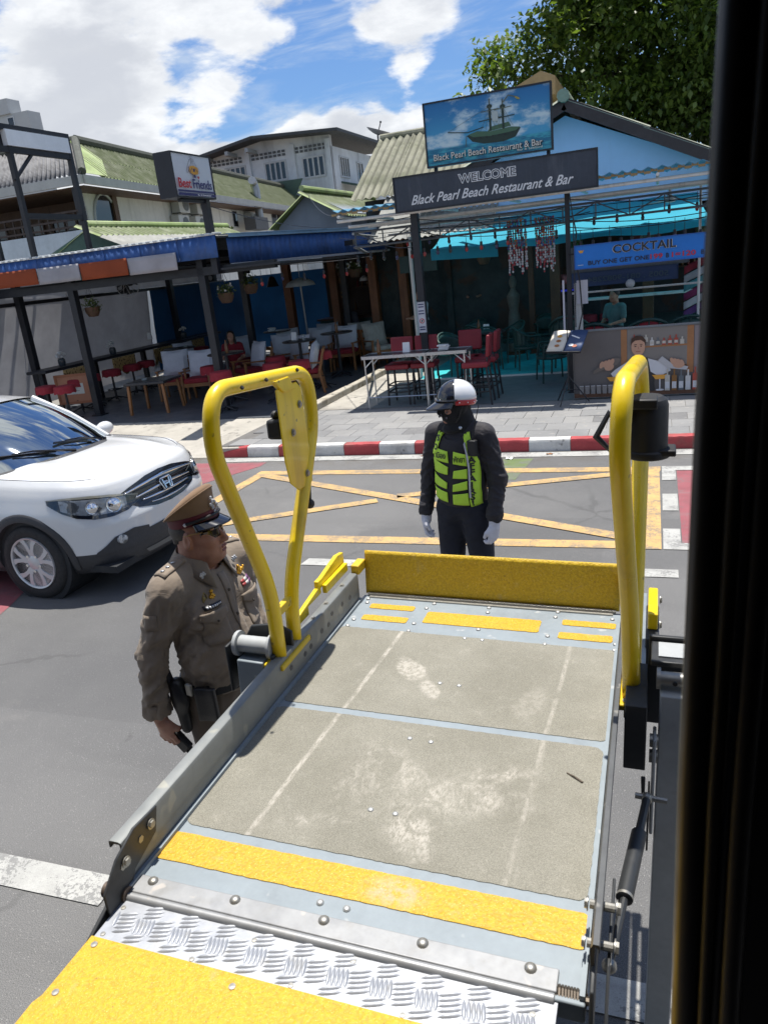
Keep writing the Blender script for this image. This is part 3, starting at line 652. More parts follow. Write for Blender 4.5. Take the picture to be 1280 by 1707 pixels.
for x in (.2, 1.5, 3.0, 4.3): window(th, hp(2.6, 7.5-x, 3.5), (1,0,0), 1.0, 1.3, 2, mat('brown_frame', (.09,.05,.03), .6), bars=2)
bf = MB(); bf.bb((-24, 17.95, 3.05), (-14.3, 20.4, 3.2)); build('balcony_floor', bf, M_WALLW, th, world=True)
bp = MB(); bp.bb((-24, 17.9, 3.21), (-14.3, 18.0, 4.16)); build('balcony_panel', bp, mat('galvanised_panel', (.42,.46,.50), .35, metal=.5, var=.2, vs=1, streak=((.3,.31,.33), .5, 2), world=True), th, world=True)
bp = MB()
for z in (4.24, 4.42, 4.62): bp.bb((-24, 17.92, z), (-14.3, 17.97, z+.05))
for k in range(33): bp.bb((-24+k*.3, 17.925, 4.17), (-23.97+k*.3, 17.965, 4.62))
build('balcony_rail', bp, mat('rail_dark', (.04,.025,.02), .6), th, world=True)
ef = MB(); ef.bb((-26, 17.78, 5.25), (-14.1, 17.86, 5.47)); a, b = hp(-.02, -.02, 5.36), hp(28, -.02, 5.36); ef.beam(a, b, .07, .22); build('eave_board', ef, mat('eave_board', (.42,.42,.40), .7, var=.15), th, world=True)
so = MB(); so.add([hp(.1,12,5.24), hp(.1,.1,5.24), hp(28,.1,5.24), hp(28,12,5.24)], [(0,1,2,3)]); build('soffit', so, M_BALC, th, world=True, smooth=0, solid=.03)
bpost = MB(); bpost.bb((-14.6,17.95,.2),(-14.42,18.12,5.2)); build('corner_post', bpost, M_STEEL, th, world=True)
H0 = hp(0, 0, 5.5); R0 = Vector((-15.85, 20.1, 6.72)); 
vs_ = (R0-H0); vs_ -= D*vs_.dot(D)
corr_roof(th, hp(28.6, 0, 5.5), -D, vs_, 28.6, vs_.length, 1.1, vs_.length/2, 6, .042, M_GRNROOF, 21, skip=lambda i, j, nu, nv: (nu-1-i)*1.1 < (1.0 if j == 0 else 2.0))
tri = MB(); tri.add([H0+Vector((0,0,.03)), H0+D*1.25+Vector((0,0,.03)), H0+D*2.4+vs_*.5+Vector((0,0,.03)), R0+Vector((0,0,.02))], [(0,1,2,3)]); build('hip_sheet', tri, M_GRNROOF, th, world=True, smooth=0, solid=.01)
hipm = mat('grey_hip_sheet', (.17,.17,.175), .8, var=.2, col2=(.11,.11,.115), valley=((.10,.10,.10), .7, .04))
VU = Vector((0, 2.2, 1.22)).normalized(); HN = Vector((1,0,0)).cross(VU)
for i in range(11):                       # front slope: sheets narrowing towards the hip
    mb = MB(); nn = 28
    mb.grid(lambda u, v: Vector((-26.2+12.1*(i+u)/11*(1-v*.143), 17.85, 5.5))+VU*2.45*v+HN*.042*cos(u*2*pi*7), nn, 2); build('roof_sheet', mb, hipm, th, world=True, smooth=50, solid=.008)
rg = MB(); q = R0+D*27; rg.tube([R0+Vector((0,0,.05)), q+Vector((0,0,.05))], .13, 8); rg.tube([R0+Vector((0,0,.05)), H0+Vector((0,0,.05))], .11, 8); rg.tube([R0+Vector((0,0,.05)), R0+Vector((-11,0,.05))], .11, 8); build('ridge_cap', rg, mat('ridge_dark', (.07,.075,.06), .8, var=.2), th, world=True)
inn = MB(); inn.bb((-26, 23, .2), (-17, 23.2, 5.2)); build('inner_wall', inn, M_BALC, th, world=True)
# air conditioners on its side wall
M_AC = mat('ac_white', (.5,.5,.47), .5, var=.1); M_ACD = mat('ac_grille', (.10,.11,.11), .5, var=.1)
def ac(a, z, label):
    r = thing('air_conditioner', label, 'air conditioner', hp(a, .9, z)+NR*.18, group='air conditioners on the green-roofed house'); r.rotation_euler = (0, 0, atan2(D.y, D.x))
    mb = MB(); mb.box((0, 0, .32), (.85, .3, .62)); build('casing', mb, M_AC, r, bevel=.015)
    mb = MB(); mb.lathe([(.25, -.162), (.25, -.15)], (.12, 0, .32), 20, 'y'); mb.lathe([(.07, -.17), (.07, -.16)], (.12, 0, .32), 12, 'y')
    build('fan_grille', mb, M_ACD, r)
    mb = MB(); mb.beam((-.4, -.15, 0), (-.4, .15, 0), .03, .03); mb.beam((.4, -.15, 0), (.4, .15, 0), .03, .03); build('bracket', mb, M_STEEL, r)
for a, z, l in ((7.0, 4.85, 'white air conditioner at the top left of the group on the side wall'), (8.5, 4.85, 'white air conditioner at the top right of the group on the side wall'), (6.8, 4.15, 'white air conditioner below left in the group on the side wall'), (8.2, 4.15, 'white air conditioner below right in the group on the side wall'), (14.0, 4.5, 'white air conditioner under the bent exhaust duct')): ac(a, z, l)
du = thing('exhaust_duct', 'bent grey metal exhaust duct standing over the side wall', 'duct', hp(13.8, .7, 4.2)); mb = MB()
o = hp(13.8, .55, 0)+NR*.3; mb.tube([o+Vector((0,0,4.4)), o+Vector((0,0,6.0)), o+Vector((0,0,6.25))+NR*-.05, o+Vector((0,0,6.35))-D*.3], .17, 12); build('pipe', mb, M_GSTEEL, du, world=True)
mb = MB(); mb.box(o+Vector((0,0,4.6))-D*.5, (.5, 1.6, .5), Matrix.Rotation(atan2(D.y, D.x)-pi/2, 3, 'Z')); build('fan_box', mb, mat('duct_dark', (.09,.09,.09), .6, var=.2), du, world=True)

# ---------------------------------------------------------------- white three-storey block behind
wb = thing('white_apartment_block', 'weathered white three-storey block with dark overhanging roof and dish', 'building', (-19, 40, 0))
w1 = MB(); wins = [(1.1,7.75,2.4,8.75), (3.5,7.7,4.8,8.7), (5.7,7.6,7.0,8.65)]
wallpanel(w1, (-23.3, 40, 0), (1,0,0), 7.4, 9.0, .25, [(a, b, c, d_) for a, b, c, d_ in wins]); wallpanel(w1, (-15.9, 40.0, 0), (0,1,0), 9, 9.0, .25, [(1.0,7.55,2.4,8.6), (3.6,7.5,4.6,8.5)]); build('wall', w1, M_WALLG, wb, world=True, smooth=0)
for a, b, c, d_ in wins: window(wb, (-23.3+a, 40.0, b), (1,0,0), c-a, d_-b, 4, fw=.09)
window(wb, (-15.9, 41.0, 7.55), (0,1,0), 1.4, 1.05, 4, fw=.08); window(wb, (-15.9, 43.6, 7.5), (0,1,0), 1.0, 1.0, 2, fw=.08)
vb = MB()
for x0, x1 in ((-23.1, -20.9), (-20.5, -18.2), (-17.9, -16.0)):
    n = int((x1-x0)/.26)
    for k in range(n):
        for z in (8.92+.03, 9.12): vb.box((x0+k*.26+.1, 39.985, z), (.17, .06, .11))
build('vent_blocks', vb, mat('vent_dark', (.10,.11,.12), .8), wb, world=True, kind='stuff')
col_ = MB()
for x in (-23.2, -20.7, -18.05, -16.05): col_.bb((x-.13, 39.88, 0), (x+.13, 39.995, 9.35))
build('pilaster', col_, mat('pilaster', (.56,.60,.63), .85, var=.15, streak=((.2,.22,.24), .6, .8), world=True), wb, world=True)
up = MB(); up.prism([(0,0),(7.4,0),(7.4,.55),(3.5,.9),(0,.35)], (-23.3, 40, 9.0), (1,0,0), (0,0,1), .25); build('gable_wall', up, M_WALLG, wb, world=True, smooth=0)
ro = MB(); 
for a, b, c, e in (((-24.0,38.9,9.30),(-19.8,38.9,9.9),(-19.8,50,9.9),(-24.0,50,9.30)), ((-19.8,38.9,9.9),(-15.0,38.9,9.6),(-15.0,50,9.6),(-19.8,50,9.9))):
    ro.add([a,b,c,e], [(0,1,2,3)])
build('roof', ro, mat('roof_dark', (.05,.055,.06), .7, var=.2, world=True), wb, world=True, smooth=0, solid=.14)
rb = MB()
for x in (-22.9, -21.4, -20.2): rb.beam((x, 38.95, 9.3), (x, 40, 9.25), .18, .2)
build('rafter_end', rb, mat('rafter_grey', (.3,.32,.33), .8), wb, world=True)
cn = MB(); cn.prism([(0,0),(0,-.9),(2.6,-.9),(3.2,0)], (-20.4, 38.9, 7.55), (1,0,0), (0,0,1), .08); build('canopy', cn, mat('canopy_green', (.06,.10,.08), .8, var=.2), wb, world=True, smooth=0)
cn = MB(); cn.add([(-15.9,41,7.35),(-14.3,40.6,6.9),(-14.3,47,6.9),(-15.9,47,7.35)], [(0,1,2,3)]); build('canopy', cn, MATS['canopy_green'], wb, world=True, smooth=0, solid=.1)
ds = thing('satellite_dish', 'mesh satellite dish on the white block roof', 'dish', (-15.6, 47, 9.6)); mb = MB()
mb.lathe([(.02,0),(.3,.05),(.6,.17),(.75,.28)], (0,0,.55), 18, M=Matrix.Rotation(.35, 3, 'Y')); build('dish', mb, mat('dish_grey', (.35,.36,.38), .6), ds, solid=.02)
mb = MB(); mb.tube([(0,0,-.1),(0,0,.6)], .05, 8); mb.tube([(0,0,.6),(.25,0,1.2)], .03, 6); mb.ball((.25,0,1.22), .07, 8); build('mast', mb, M_STEEL, ds)

tw = thing('grey_tower_block', 'pale grey tower block far off at the left edge', 'building', (-56, 60, 0)); mb = MB()
mb.bb((-60, 60, 0), (-51.6, 61.5, 18.2)); build('wall', mb, mat('tower_wall', (.40,.41,.41), .85, var=.1, vs=.3, streak=((.25,.25,.25), .5, .3), world=True), tw, world=True)
mb = MB(); mb.bb((-60, 59.8, 18.21), (-53.4, 61.3, 19.4)); build('parapet', mb, MATS['tower_wall'], tw, world=True)
for x, z in ((-54.0, 17.2), (-56.0, 17.1), (-54.0, 14.5), (-56.0, 14.5)): window(tw, (x, 60.0, z), (1,0,0), .8, .8, 1, fw=.1)

for o_ in (wb, ds): o_.location.z -= .55

# ---------------------------------------------------------------- steel gantry with a blank board, far left
ga = thing('billboard_gantry', 'black steel gantry carrying a blank white board', 'billboard', (-11, 12.9, 3.2)); mb = MB()
for (x, y) in ((-11.05, 12.15), (-11.05, 13.75)): mb.beam((x, y, 3.25), (x, y, 5.5), .09, .09, (1,0,0))
for z in (5.13, 5.50, 4.0): mb.beam((-11.05, 10.9, z) if z > 5 else (-11.05, 12.15, z), (-11.05, 13.8, z), .08, .1)
mb.beam((-11.05, 12.1, 4.6), (-11.05, 12.7, 5.1), .05, .05); mb.beam((-11.2, 10.9, 5.32), (-11.2, 13.8, 5.32), .2, .34)
mb.beam((-11.05, 13.75, 3.3), (-13.4, 13.75, 3.3), .08, .08); mb.beam((-11.05, 13.75, 5.5), (-13.4, 13.75, 5.5), .08, .08); mb.beam((-13.4, 13.75, 3.2), (-13.4, 13.75, 5.5), .09, .09, (1,0,0))
build('frame', mb, M_STEEL, ga, world=True)
mb = MB(); mb.bb((-11.09, 12.08, 5.19), (-10.98, 13.72, 5.46)); build('board', mb, mat('blank_board', (.74,.76,.78), .6, var=.08), ga, world=True)

# ---------------------------------------------------------------- trees
def leaf_mat(name, c1, c2, tr=.35):
    m = bpy.data.materials.new(name); m.use_nodes = True; t = NT(m.node_tree); b = m.node_tree.nodes['Principled BSDF']
    oi = t.node('NewGeometry').outputs['Random Per Island']
    c = t.mix(oi, c1, c2); c = t.mix(t.ramp(t.noise(t.pos(), .7, 3), .4, .65), c, t.mix(1.0, c, (.75,.8,.6), 'MULTIPLY'))
    t.put(b.inputs['Base Color'], c); b.inputs['Roughness'].default_value = .42; b.inputs['Specular IOR Level'].default_value = .4
    tl = t.node('BsdfTranslucent', None, Color=t.mix(1.0, c, (1.5, 1.6, .6), 'MULTIPLY'))
    mx = t.node('MixShader', None, i0=tr, i1=b.outputs[0], i2=tl.outputs[0]); t.l.new(mx.outputs[0], m.node_tree.nodes['Material Output'].inputs[0])
    return m
M_LEAF = leaf_mat('leaf', (.050,.095,.018), (.16,.22,.055))
M_BARK = mat('bark', (.10,.08,.06), .9, var=.3, vs=6, bump=.5, bs=30, bd=.02)
def tree(name, label, base, limbs, clumps, seed, leaf=.165, per=1500):
    rnd = np.random.default_rng(seed); root = thing(name, label, 'tree', base)
    mb = MB()
    for pts, r0, r1 in limbs:
        n = 8; P = [Vector(p) for p in pts]; path = []; rr = []
        for k in range(n+1):
            f = k/n*(len(P)-1); i = min(int(f), len(P)-2); path.append(P[i].lerp(P[i+1], f-i)+Vector((noise.noise(Vector((k*.7, seed, 0))), noise.noise(Vector((k*.7, seed, 5))), 0))*.1); rr.append(r0+(r1-r0)*k/n)
        mb.tube(path, rr, 9)
    build('trunk', mb, M_BARK, root, world=True)
    V = []; 
    for cx, cy, cz, rx, ry, rz, k in clumps:
        n = int(per*k)
        # sprays: leaves gathered on short twigs near the surface of each clump
        nt = max(6, n//14); th = rnd.uniform(0, 2*pi, nt); ct = rnd.uniform(-1, 1, nt); rad = rnd.uniform(.35, 1.0, nt)**.45; st = np.sqrt(1-ct**2)
        T = np.stack([cx+rx*rad*st*np.cos(th), cy+ry*rad*st*np.sin(th), cz+rz*rad*ct], 1)
        idx = rnd.integers(0, nt, n); off = rnd.normal(0, 1, (n, 3))*np.array([.2, .2, .13])
        P = T[idx]+off
        az = rnd.uniform(0, 2*pi, n); tilt = rnd.normal(-.45, .45, n); L = leaf*rnd.uniform(.7, 1.4, n); Wd = L*.30
        d_ = np.stack([np.cos(az)*np.cos(tilt), np.sin(az)*np.cos(tilt), np.sin(tilt)], 1)
        s_ = np.stack([-np.sin(az), np.cos(az), rnd.normal(0, .35, n)], 1); s_ /= np.linalg.norm(s_, axis=1)[:, None]
        nn = np.cross(d_, s_)
        a = P; b = P+d_*L[:, None]*.45+s_*Wd[:, None]-nn*L[:, None]*.06; c = P+d_*L[:, None]-nn*L[:, None]*.16; e = P+d_*L[:, None]*.45-s_*Wd[:, None]-nn*L[:, None]*.06
        V.append(np.stack([a, b, c, e], 1).reshape(-1, 3))
    V = np.concatenate(V)-np.array(base); N = len(V)//4
    me = bpy.data.meshes.new('crown'); me.vertices.add(len(V)); me.vertices.foreach_set('co', V.astype(np.float32).ravel())
    me.loops.add(N*4); me.loops.foreach_set('vertex_index', np.arange(N*4, dtype=np.int32)); me.polygons.add(N)
    me.polygons.foreach_set('loop_start', np.arange(0, N*4, 4, dtype=np.int32)); me.update(calc_edges=True); me.materials.append(M_LEAF)
    o = bpy.data.objects.new('crown', me); COL.objects.link(o); o.parent = root
    return root
rr = random.Random(5); cl = []
for k in range(70):
    x = rr.uniform(-1.9, 6.0); z = rr.uniform(4.6, 12.5); y = rr.uniform(22.2, 26)
    if z > 7.5+ (x+3.2)*2.4: continue
    r = rr.uniform(.9, 1.6); cl.append((x, y, z, r*1.1, r*1.1, r*.75, 1.0))
for x, z, r in ((-4.15,7.25,.42), (-4.0,6.85,.5), (-3.4,6.55,.75), (-4.35,6.2,.45), (-3.0,7.2,.7), (-2.6,6.3,.9), (-2.4,7.6,.6), (-1.6,7.2,1.0), (-1.2,6.0,1.1), (-.3,5.4,1.1), (.7,5.2,1.0), (1.4,4.9,.9), (2.2,5,1), (-2.0,8.55,.45), (-.9,8.3,.9), (0.3,7.4,1.2), (1.6,6.6,1.2), (-2.5,9.4,.4), (-2.9,8.9,.35)):
    cl.append((x, 21.8+rr.uniform(-.3,.4), z, r*1.15, r, r*.7, max(.16, r*r*.62)))
tree('large_tree', 'large dark green leafy tree rising behind the light blue gable', (2.2, 24.5, 0), [([(2.2,24.5,0),(2.0,24.3,4),(1.2,24,7.5)], .4, .2), ([(2.0,24.3,4),(-.5,23,6.3),(-3.6,22,6.6)], .2, .04), ([(1.6,24.2,5.5),(-.6,23.2,8),(-2.6,22,9.2)], .16, .04), ([(2.0,24.3,4),(4.5,24.5,8)], .25, .1)], cl, 3)
# ================================================================ signs and prints
def flatm(name, col, rough=.5, **k): return mat(name, col, rough, var=k.pop('var', .06), vs=4, **k)
I_WHITE = flatm('print_white', (.72,.73,.74)); I_BLACK = flatm('print_black', (.012,.012,.016)); I_NAVY = flatm('print_navy', (.03,.03,.12)); I_RED = flatm('print_red', (.42,.02,.03))
I_AMBER = flatm('print_amber', (.62,.30,.04)); I_GREY = flatm('print_grey', (.30,.29,.30)); I_SILV = flatm('print_silver', (.62,.64,.66), .4); I_SKIN = flatm('print_skin', (.45,.26,.18))
class Print:
    """flat print: outlines stacked as very thin layers on a board"""
    def __init__(s, o, ax, ay): s.o, s.ax, s.ay = Vector(o), Vector(ax), Vector(ay); s.n = s.ax.cross(s.ay).normalized(); s.mb = MB(); s.mats = []; s.k = 0
    def mi(s, m):
        if m not in s.mats: s.mats.append(m)
        return s.mats.index(m)
    def poly(s, pts, m, up=True):
        s.k += 1; s.mb.add([s.o+s.ax*x+s.ay*y+s.n*(.0006*s.k) for x, y in pts], [tuple(range(len(pts)))], s.mi(m))
    def rect(s, x0, y0, x1, y1, m): s.poly([(x0,y0),(x1,y0),(x1,y1),(x0,y1)], m)
    def ell(s, cx, cy, rx, ry, m, rot=0, n=18): s.poly([(cx+rx*cos(a)*cos(rot)-ry*sin(a)*sin(rot), cy+rx*cos(a)*sin(rot)+ry*sin(a)*cos(rot)) for a in (2*pi*k/n for k in range(n))], m)
    def line(s, pts, w, m):
        for (x0, y0), (x1, y1) in zip(pts[:-1], pts[1:]):
            L = sqrt((x1-x0)**2+(y1-y0)**2) or 1; nx, ny = -(y1-y0)/L*w/2, (x1-x0)/L*w/2
            s.poly([(x0-nx,y0-ny),(x1-nx,y1-ny),(x1+nx,y1+ny),(x0+nx,y0+ny)], m)
    def done(s, name, parent): return build(name, s.mb, s.mats, parent, world=True, smooth=0)
    def at(s, x, y): return s.o+s.ax*x+s.ay*y+s.n*(.0006*(s.k+2))
def box_sign(name, label, o, ax, w, h, dep, face, frame, fw=.03, cat='sign'):
    """board with a raised frame; o = lower left corner of the face"""
    ax = Vector(ax).normalized(); ay = Vector((0,0,1)); n = ax.cross(ay); o = Vector(o); M3 = Matrix((ax, ay, n)).transposed()
    r = thing(name, label, cat, o+ax*w/2)
    mb = MB(); mb.box(o+ax*w/2+ay*h/2-n*(dep/2+.006), (w-.004, h-.004, dep), M3); build('board', mb, face, r, world=True, smooth=0)
    mb = MB()
    for a, b, c, d_ in ((0,0,w,fw), (0,h-fw,w,h), (0,fw,fw,h-fw), (w-fw,fw,w,h-fw)):
        mb.box(o+ax*(a+c)/2+ay*(b+d_)/2-n*(dep/2), (c-a, d_-b, dep+.022), M3)
    build('frame', mb, frame, r, world=True, smooth=0)
    return r, Print(o-n*.004, ax, ay)

# projecting light box with a bee
S, P = box_sign('projecting_sign', 'projecting light box with a bee and red and navy lettering over the left bar', (-7.2, 11.3, 3.82), (0,1,0), 1.2, .68, .30, mat('lightbox_white', (.56,.58,.62), .35, var=.05), M_STEEL, .022)
for sx in (-1, 1):
    c = (.60+sx*.085, .50)
    pts = [(c[0]+.07*cos(a)*cos(sx*.9)-.115*sin(a)*-sin(sx*.9)*-1, c[1]+.07*cos(a)*sin(-sx*.9)*-0+.115*sin(a)) for a in (2*pi*k/16 for k in range(17))]
    P.line(pts, .008, I_GREY)
P.line([(.60+.05*cos(a), .60+.045*sin(a)) for a in (2*pi*k/12 for k in range(13))], .008, I_GREY)
for k in range(4):
    f = 1-k*.2; P.ell(.60-.055*(k % 2 == 0)*0+(-.06 if k < 2 else .03)*0, .47-k*.045, .085*f, .026, I_AMBER if k % 2 == 0 else I_NAVY)
P.ell(.52, .43, .05, .06, I_AMBER, .5); P.ell(.68, .42, .05, .06, I_AMBER, -.5); P.line([(.49,.40),(.55,.46)], .012, I_NAVY); P.line([(.65,.45),(.71,.40)], .012, I_NAVY)
P.rect(.03, .085, 1.17, .115, I_NAVY); P.rect(.03, .03, 1.17, .07, I_NAVY)
P.ell(.68, .325, .016, .016, I_RED); P.ell(.71, .325, .016, .016, I_RED); P.poly([(.667,.32),(.695,.29),(.723,.32)], I_RED)
P.done('print', S)
text('lettering', 'Best', I_RED, S, P.at(.255, .15), (0,1,0), size=.2, offset=.018, width=.37); text('lettering', 'Friends', I_NAVY, S, P.at(.785, .15), (0,1,0), size=.2, offset=.018, width=.58)
text('lettering', 'Bar & Restaurant', I_WHITE, S, P.at(.80, .038), (0,1,0), size=.035, width=.42)
mb = MB(); mb.beam((-7.3, 12.3, 2.6), (-7.3, 12.3, 3.83), .12, .12, (1,0,0)); mb.beam((-7.3, 11.5, 3.79), (-7.3, 12.4, 3.79), .06, .05); build('pole', mb, M_STEEL, S, world=True, bevel=.006)

# ship picture
def sea_mat():
    m = bpy.data.materials.new('ship_print'); m.use_nodes = True; t = NT(m.node_tree); b = m.node_tree.nodes['Principled BSDF']
    p = t.pos(); z = t.node('SeparateXYZ', None, Vector=p).outputs[2]
    c = t.mix(t.ramp(z, 4.0, 4.66), (.05,.30,.52), (.012,.14,.36))
    cl = t.ramp(t.math('ADD', t.noise(t.vmath('MULTIPLY', p, (1.6,1,3.2)), 1.3, 6, .6), t.ramp(z, 4.0, 4.4, .09, .02)), .50, .68)
    c = t.mix(cl, c, (.46,.60,.66))
    sea = t.mix(t.ramp(t.noise(t.vmath('MULTIPLY', p, (2,1,9)), 3, 5, .6), .4, .65), (.008,.13,.24), (.04,.32,.42))
    c = t.mix(t.ramp(z, 4.0, 4.04), sea, c)
    t.put(b.inputs['Base Color'], c); b.inputs['Roughness'].default_value = .35
    return m
S, P = box_sign('ship_sign', 'painted sign with an old sailing ship on blue sea', (-3.31, 12.2, 3.77), (1,0,0), 1.89, .89, .08, sea_mat(), M_STEEL, .022)
G1, G2, G3 = flatm('ship_dark', (.012,.03,.022)), flatm('ship_green', (.05,.12,.07)), flatm('ship_rig', (.09,.11,.08))
P.poly([(.64,.36),(.72,.27),(.90,.22),(1.18,.21),(1.36,.25),(1.44,.36),(1.30,.38),(1.0,.36),(.80,.40)], G1)
P.poly([(.66,.37),(.80,.40),(1.0,.37),(1.30,.39),(1.43,.37),(1.36,.33),(1.0,.31),(.74,.33)], G2)
P.poly([(.95,.37),(1.3,.40),(1.27,.46),(1.0,.43)], G2)
for x, h in ((1.00, .80), (1.19, .77)):
    P.rect(x-.016, .38, x+.016, h-.08, G1); P.rect(x-.008, h-.08, x+.008, h, G3); P.ell(x, h-.1, .04, .028, G1); P.line([(x-.17,.52),(x+.17,.54)], .012, G1); P.line([(x-.13,.64),(x+.13,.655)], .01, G3)
    for k in (-2, -1, 1, 2): P.line([(x+k*.07,.40),(x, h-.1)], .004, G3)
P.line([(.36,.445),(.66,.40),(.9,.44)], .012, G1); P.line([(.36,.445),(1.0,.70)], .004, G3); P.line([(.64,.36),(.62,.22)], .01, G3)
P.poly([(1.03,.5),(1.12,.49),(1.12,.62),(1.03,.63)], flatm('ship_sail', (.35,.42,.42))); P.line([(1.2,.72),(1.28,.80),(1.4,.76)], .014, G3); P.ell(1.41,.745,.04,.014, flatm('ship_flag', (.3,.25,.06)), -.5)
for k in range(6): P.ell(.76+k*.09, .305, .012, .010, I_BLACK)
P.done('print', S)
text('lettering', 'Black Pearl Beach Restaurant & Bar', I_BLACK, S, P.at(.93, .085)+Vector((.006,0,-.005)), size=.125, offset=.03, shear=.0, width=1.64)
text('lettering', 'Black Pearl Beach Restaurant & Bar', flatm('print_cream', (.55,.56,.52)), S, P.at(.93, .085)+Vector((0,-.003,0)), size=.125, offset=.006, shear=.0, width=1.62)
text('lettering', 'Bar & Seafood', flatm('print_cream', (.55,.56,.52)), S, P.at(1.56, .05), size=.04, width=.36)
# welcome board
M_WELC = mat('welcome_board', (.030,.038,.055), .45, var=.25, vs=3, streak=((.08,.09,.11), .6, 9), world=True)
S, P = box_sign('welcome_sign', 'long dark board with silver welcome lettering below the ship picture', (-3.87, 12.16, 3.19), (1,0,0), 3.07, .52, .07, M_WELC, M_STEEL, .02)
text('lettering', 'WELCOME', I_SILV, S, P.at(1.47, .31), size=.17, offset=.03, width=.88, outline=.006)
text('lettering', 'Black Pearl Beach Restaurant & Bar', I_SILV, S, P.at(1.50, .095), size=.19, offset=.012, shear=.45, width=2.46)
mb = MB()
for x in (-3.2, -1.5): mb.beam((x, 12.3, 3.22), (x, 12.3, 4.5), .05, .05, (1,0,0))
build('support', mb, M_STEEL, S, world=True)
# cocktail board
M_CKT = mat('cocktail_blue', (.008,.15,.52), .45, var=.08, vs=2)
S, P = box_sign('cocktail_sign', 'bright blue board advertising cocktails in black letters', (-1.17, 12.26, 2.075), (1,0,0), 2.3, .345, .03, M_CKT, mat('cocktail_frame', (.03,.10,.35), .4), .008)
P.ell(.10,.25,.03,.02, I_AMBER); P.line([(.06,.27),(.10,.24),(.14,.27)], .01, I_AMBER); P.line([(.05,.06),(.13,.06)], .006, flatm('print_cream', (.55,.56,.52))); P.done('print', S)
text('lettering', 'COCKTAIL', flatm('print_cream', (.55,.56,.52)), S, P.at(.99, .185), size=.16, offset=.03, width=.885); text('lettering', 'COCKTAIL', I_BLACK, S, P.at(.99, .186)+Vector((0,-.004,0)), size=.16, offset=.016, width=.87)
text('lettering', 'BUY ONE GET ONE', I_BLACK, S, P.at(.63, .05), size=.085, offset=.015, width=.86); text('lettering', '199', I_RED, S, P.at(1.16, .05), size=.095, offset=.02, width=.17)
text('lettering', 'B', I_BLACK, S, P.at(1.31, .05), size=.085, offset=.012); text('lettering', '1=120', I_RED, S, P.at(1.53, .05), size=.095, offset=.02, width=.32); text('lettering', 'B', I_BLACK, S, P.at(1.78, .05), size=.085, offset=.012)
mb = MB(); mb.tube([(-1.27, 12.5, 2.3), (-1.0, 12.29, 2.3)], .012, 6); mb.tube([(.6, 13.6, 2.3), (.6, 12.3, 2.3)], .012, 6); build('bracket', mb, M_STEEL, S, world=True)
# the back of another banner, its lettering showing reversed
S, P = box_sign('reversed_banner', 'dark blue banner seen from behind with reversed digits under the blue board', (-1.42, 14.0, 1.72), (1,0,0), 1.75, .24, .01, mat('banner_back', (.022,.05,.13), .6), mat('banner_edge', (.02,.045,.11), .6), .006, cat='banner')
text('lettering', '5005 , 081-9082284', mat('banner_digits', (.05,.09,.13), .6), S, P.at(.95, .07), (-1,0,0), size=.12, width=1.3, offset=.01)
for o_ in kids(S):
    if o_.name.startswith('lettering'):
        for v in o_.data.vertices: v.co.y = -abs(v.co.y)-.012
S, P = box_sign('grey_banner', 'pale grey sheet hanging above the reversed blue banner', (-1.45, 14.06, 1.96), (1,0,0), 1.95, .42, .008, mat('grey_banner', (.12,.13,.14), .7), mat('grey_banner_e', (.12,.13,.14), .7), .005, cat='banner')

# bartender poster on the front rail
S, P = box_sign('bartender_poster', 'large poster of a bartender pouring drinks in front of bottle shelves', (-1.2, 12.0, .17), (1,0,0), 2.9, 1.01, .03, mat('poster_grey', (.115,.105,.105), .6, var=.1, vs=1), mat('poster_edge', (.16,.155,.15), .5), .006, cat='poster')
W1, W2, W3 = flatm('poster_wood', (.30,.135,.055), var=.2), flatm('poster_wood_dark', (.13,.06,.035), var=.2), flatm('poster_wall', (.18,.165,.155))
SH, VE, HA = flatm('poster_shirt', (.52,.53,.57)), flatm('poster_vest', (.018,.018,.022)), flatm('poster_hair', (.045,.018,.010))
BG = [flatm('bottle_%d' % i, c) for i, c in enumerate([(.20,.09,.02), (.42,.40,.36), (.05,.09,.05), (.33,.05,.03), (.5,.5,.5), (.10,.12,.14)])]
P.rect(.006, .006, 2.89, .07, W2); P.rect(.70, .45, .785, 1.0, W1); P.rect(.79, .42, 1.62, 1.0, W3); P.rect(1.62, .32, 1.71, 1.0, W1); P.rect(1.72, .30, 2.88, .99, flatm('poster_wall2', (.20,.17,.18)))
P.rect(1.02, .715, 1.62, .74, W1); P.rect(.79, .42, 1.62, .44, W2); P.rect(2.2, .40, 2.28, .99, W1)
rnd = random.Random(8)
for k in range(9):
    x = .86+k*.083; b0 = .742 if x > 1.03 else .80; h = rnd.uniform(.10, .17); m_ = BG[rnd.randrange(6)]
    P.rect(x, b0, x+.055, b0+h*.65, m_); P.rect(x+.018, b0+h*.65, x+.037, b0+h, m_); P.rect(x+.004, b0+.02, x+.051, b0+.06, BG[1])
P.poly([(.74,.07),(.80,.38),(.86,.56),(1.0,.60),(1.12,.54),(1.16,.36),(1.18,.07)], VE)
P.poly([(.88,.57),(.94,.36),(1.02,.57)], SH)
P.poly([(.83,.55),(.62,.42),(.55,.36),(.60,.28),(.72,.28),(.84,.38)], SH); P.poly([(1.08,.56),(1.20,.52),(1.38,.44),(1.40,.36),(1.24,.28),(1.12,.36)], SH)
P.rect(.89, .55, 1.0, .64, I_SKIN); P.ell(.945, .735, .098, .13, I_SKIN); P.poly([(.84,.76),(.85,.86),(.92,.90),(1.0,.89),(1.05,.83),(1.05,.75),(1.03,.80),(.98,.835),(.90,.83),(.865,.80)], HA)
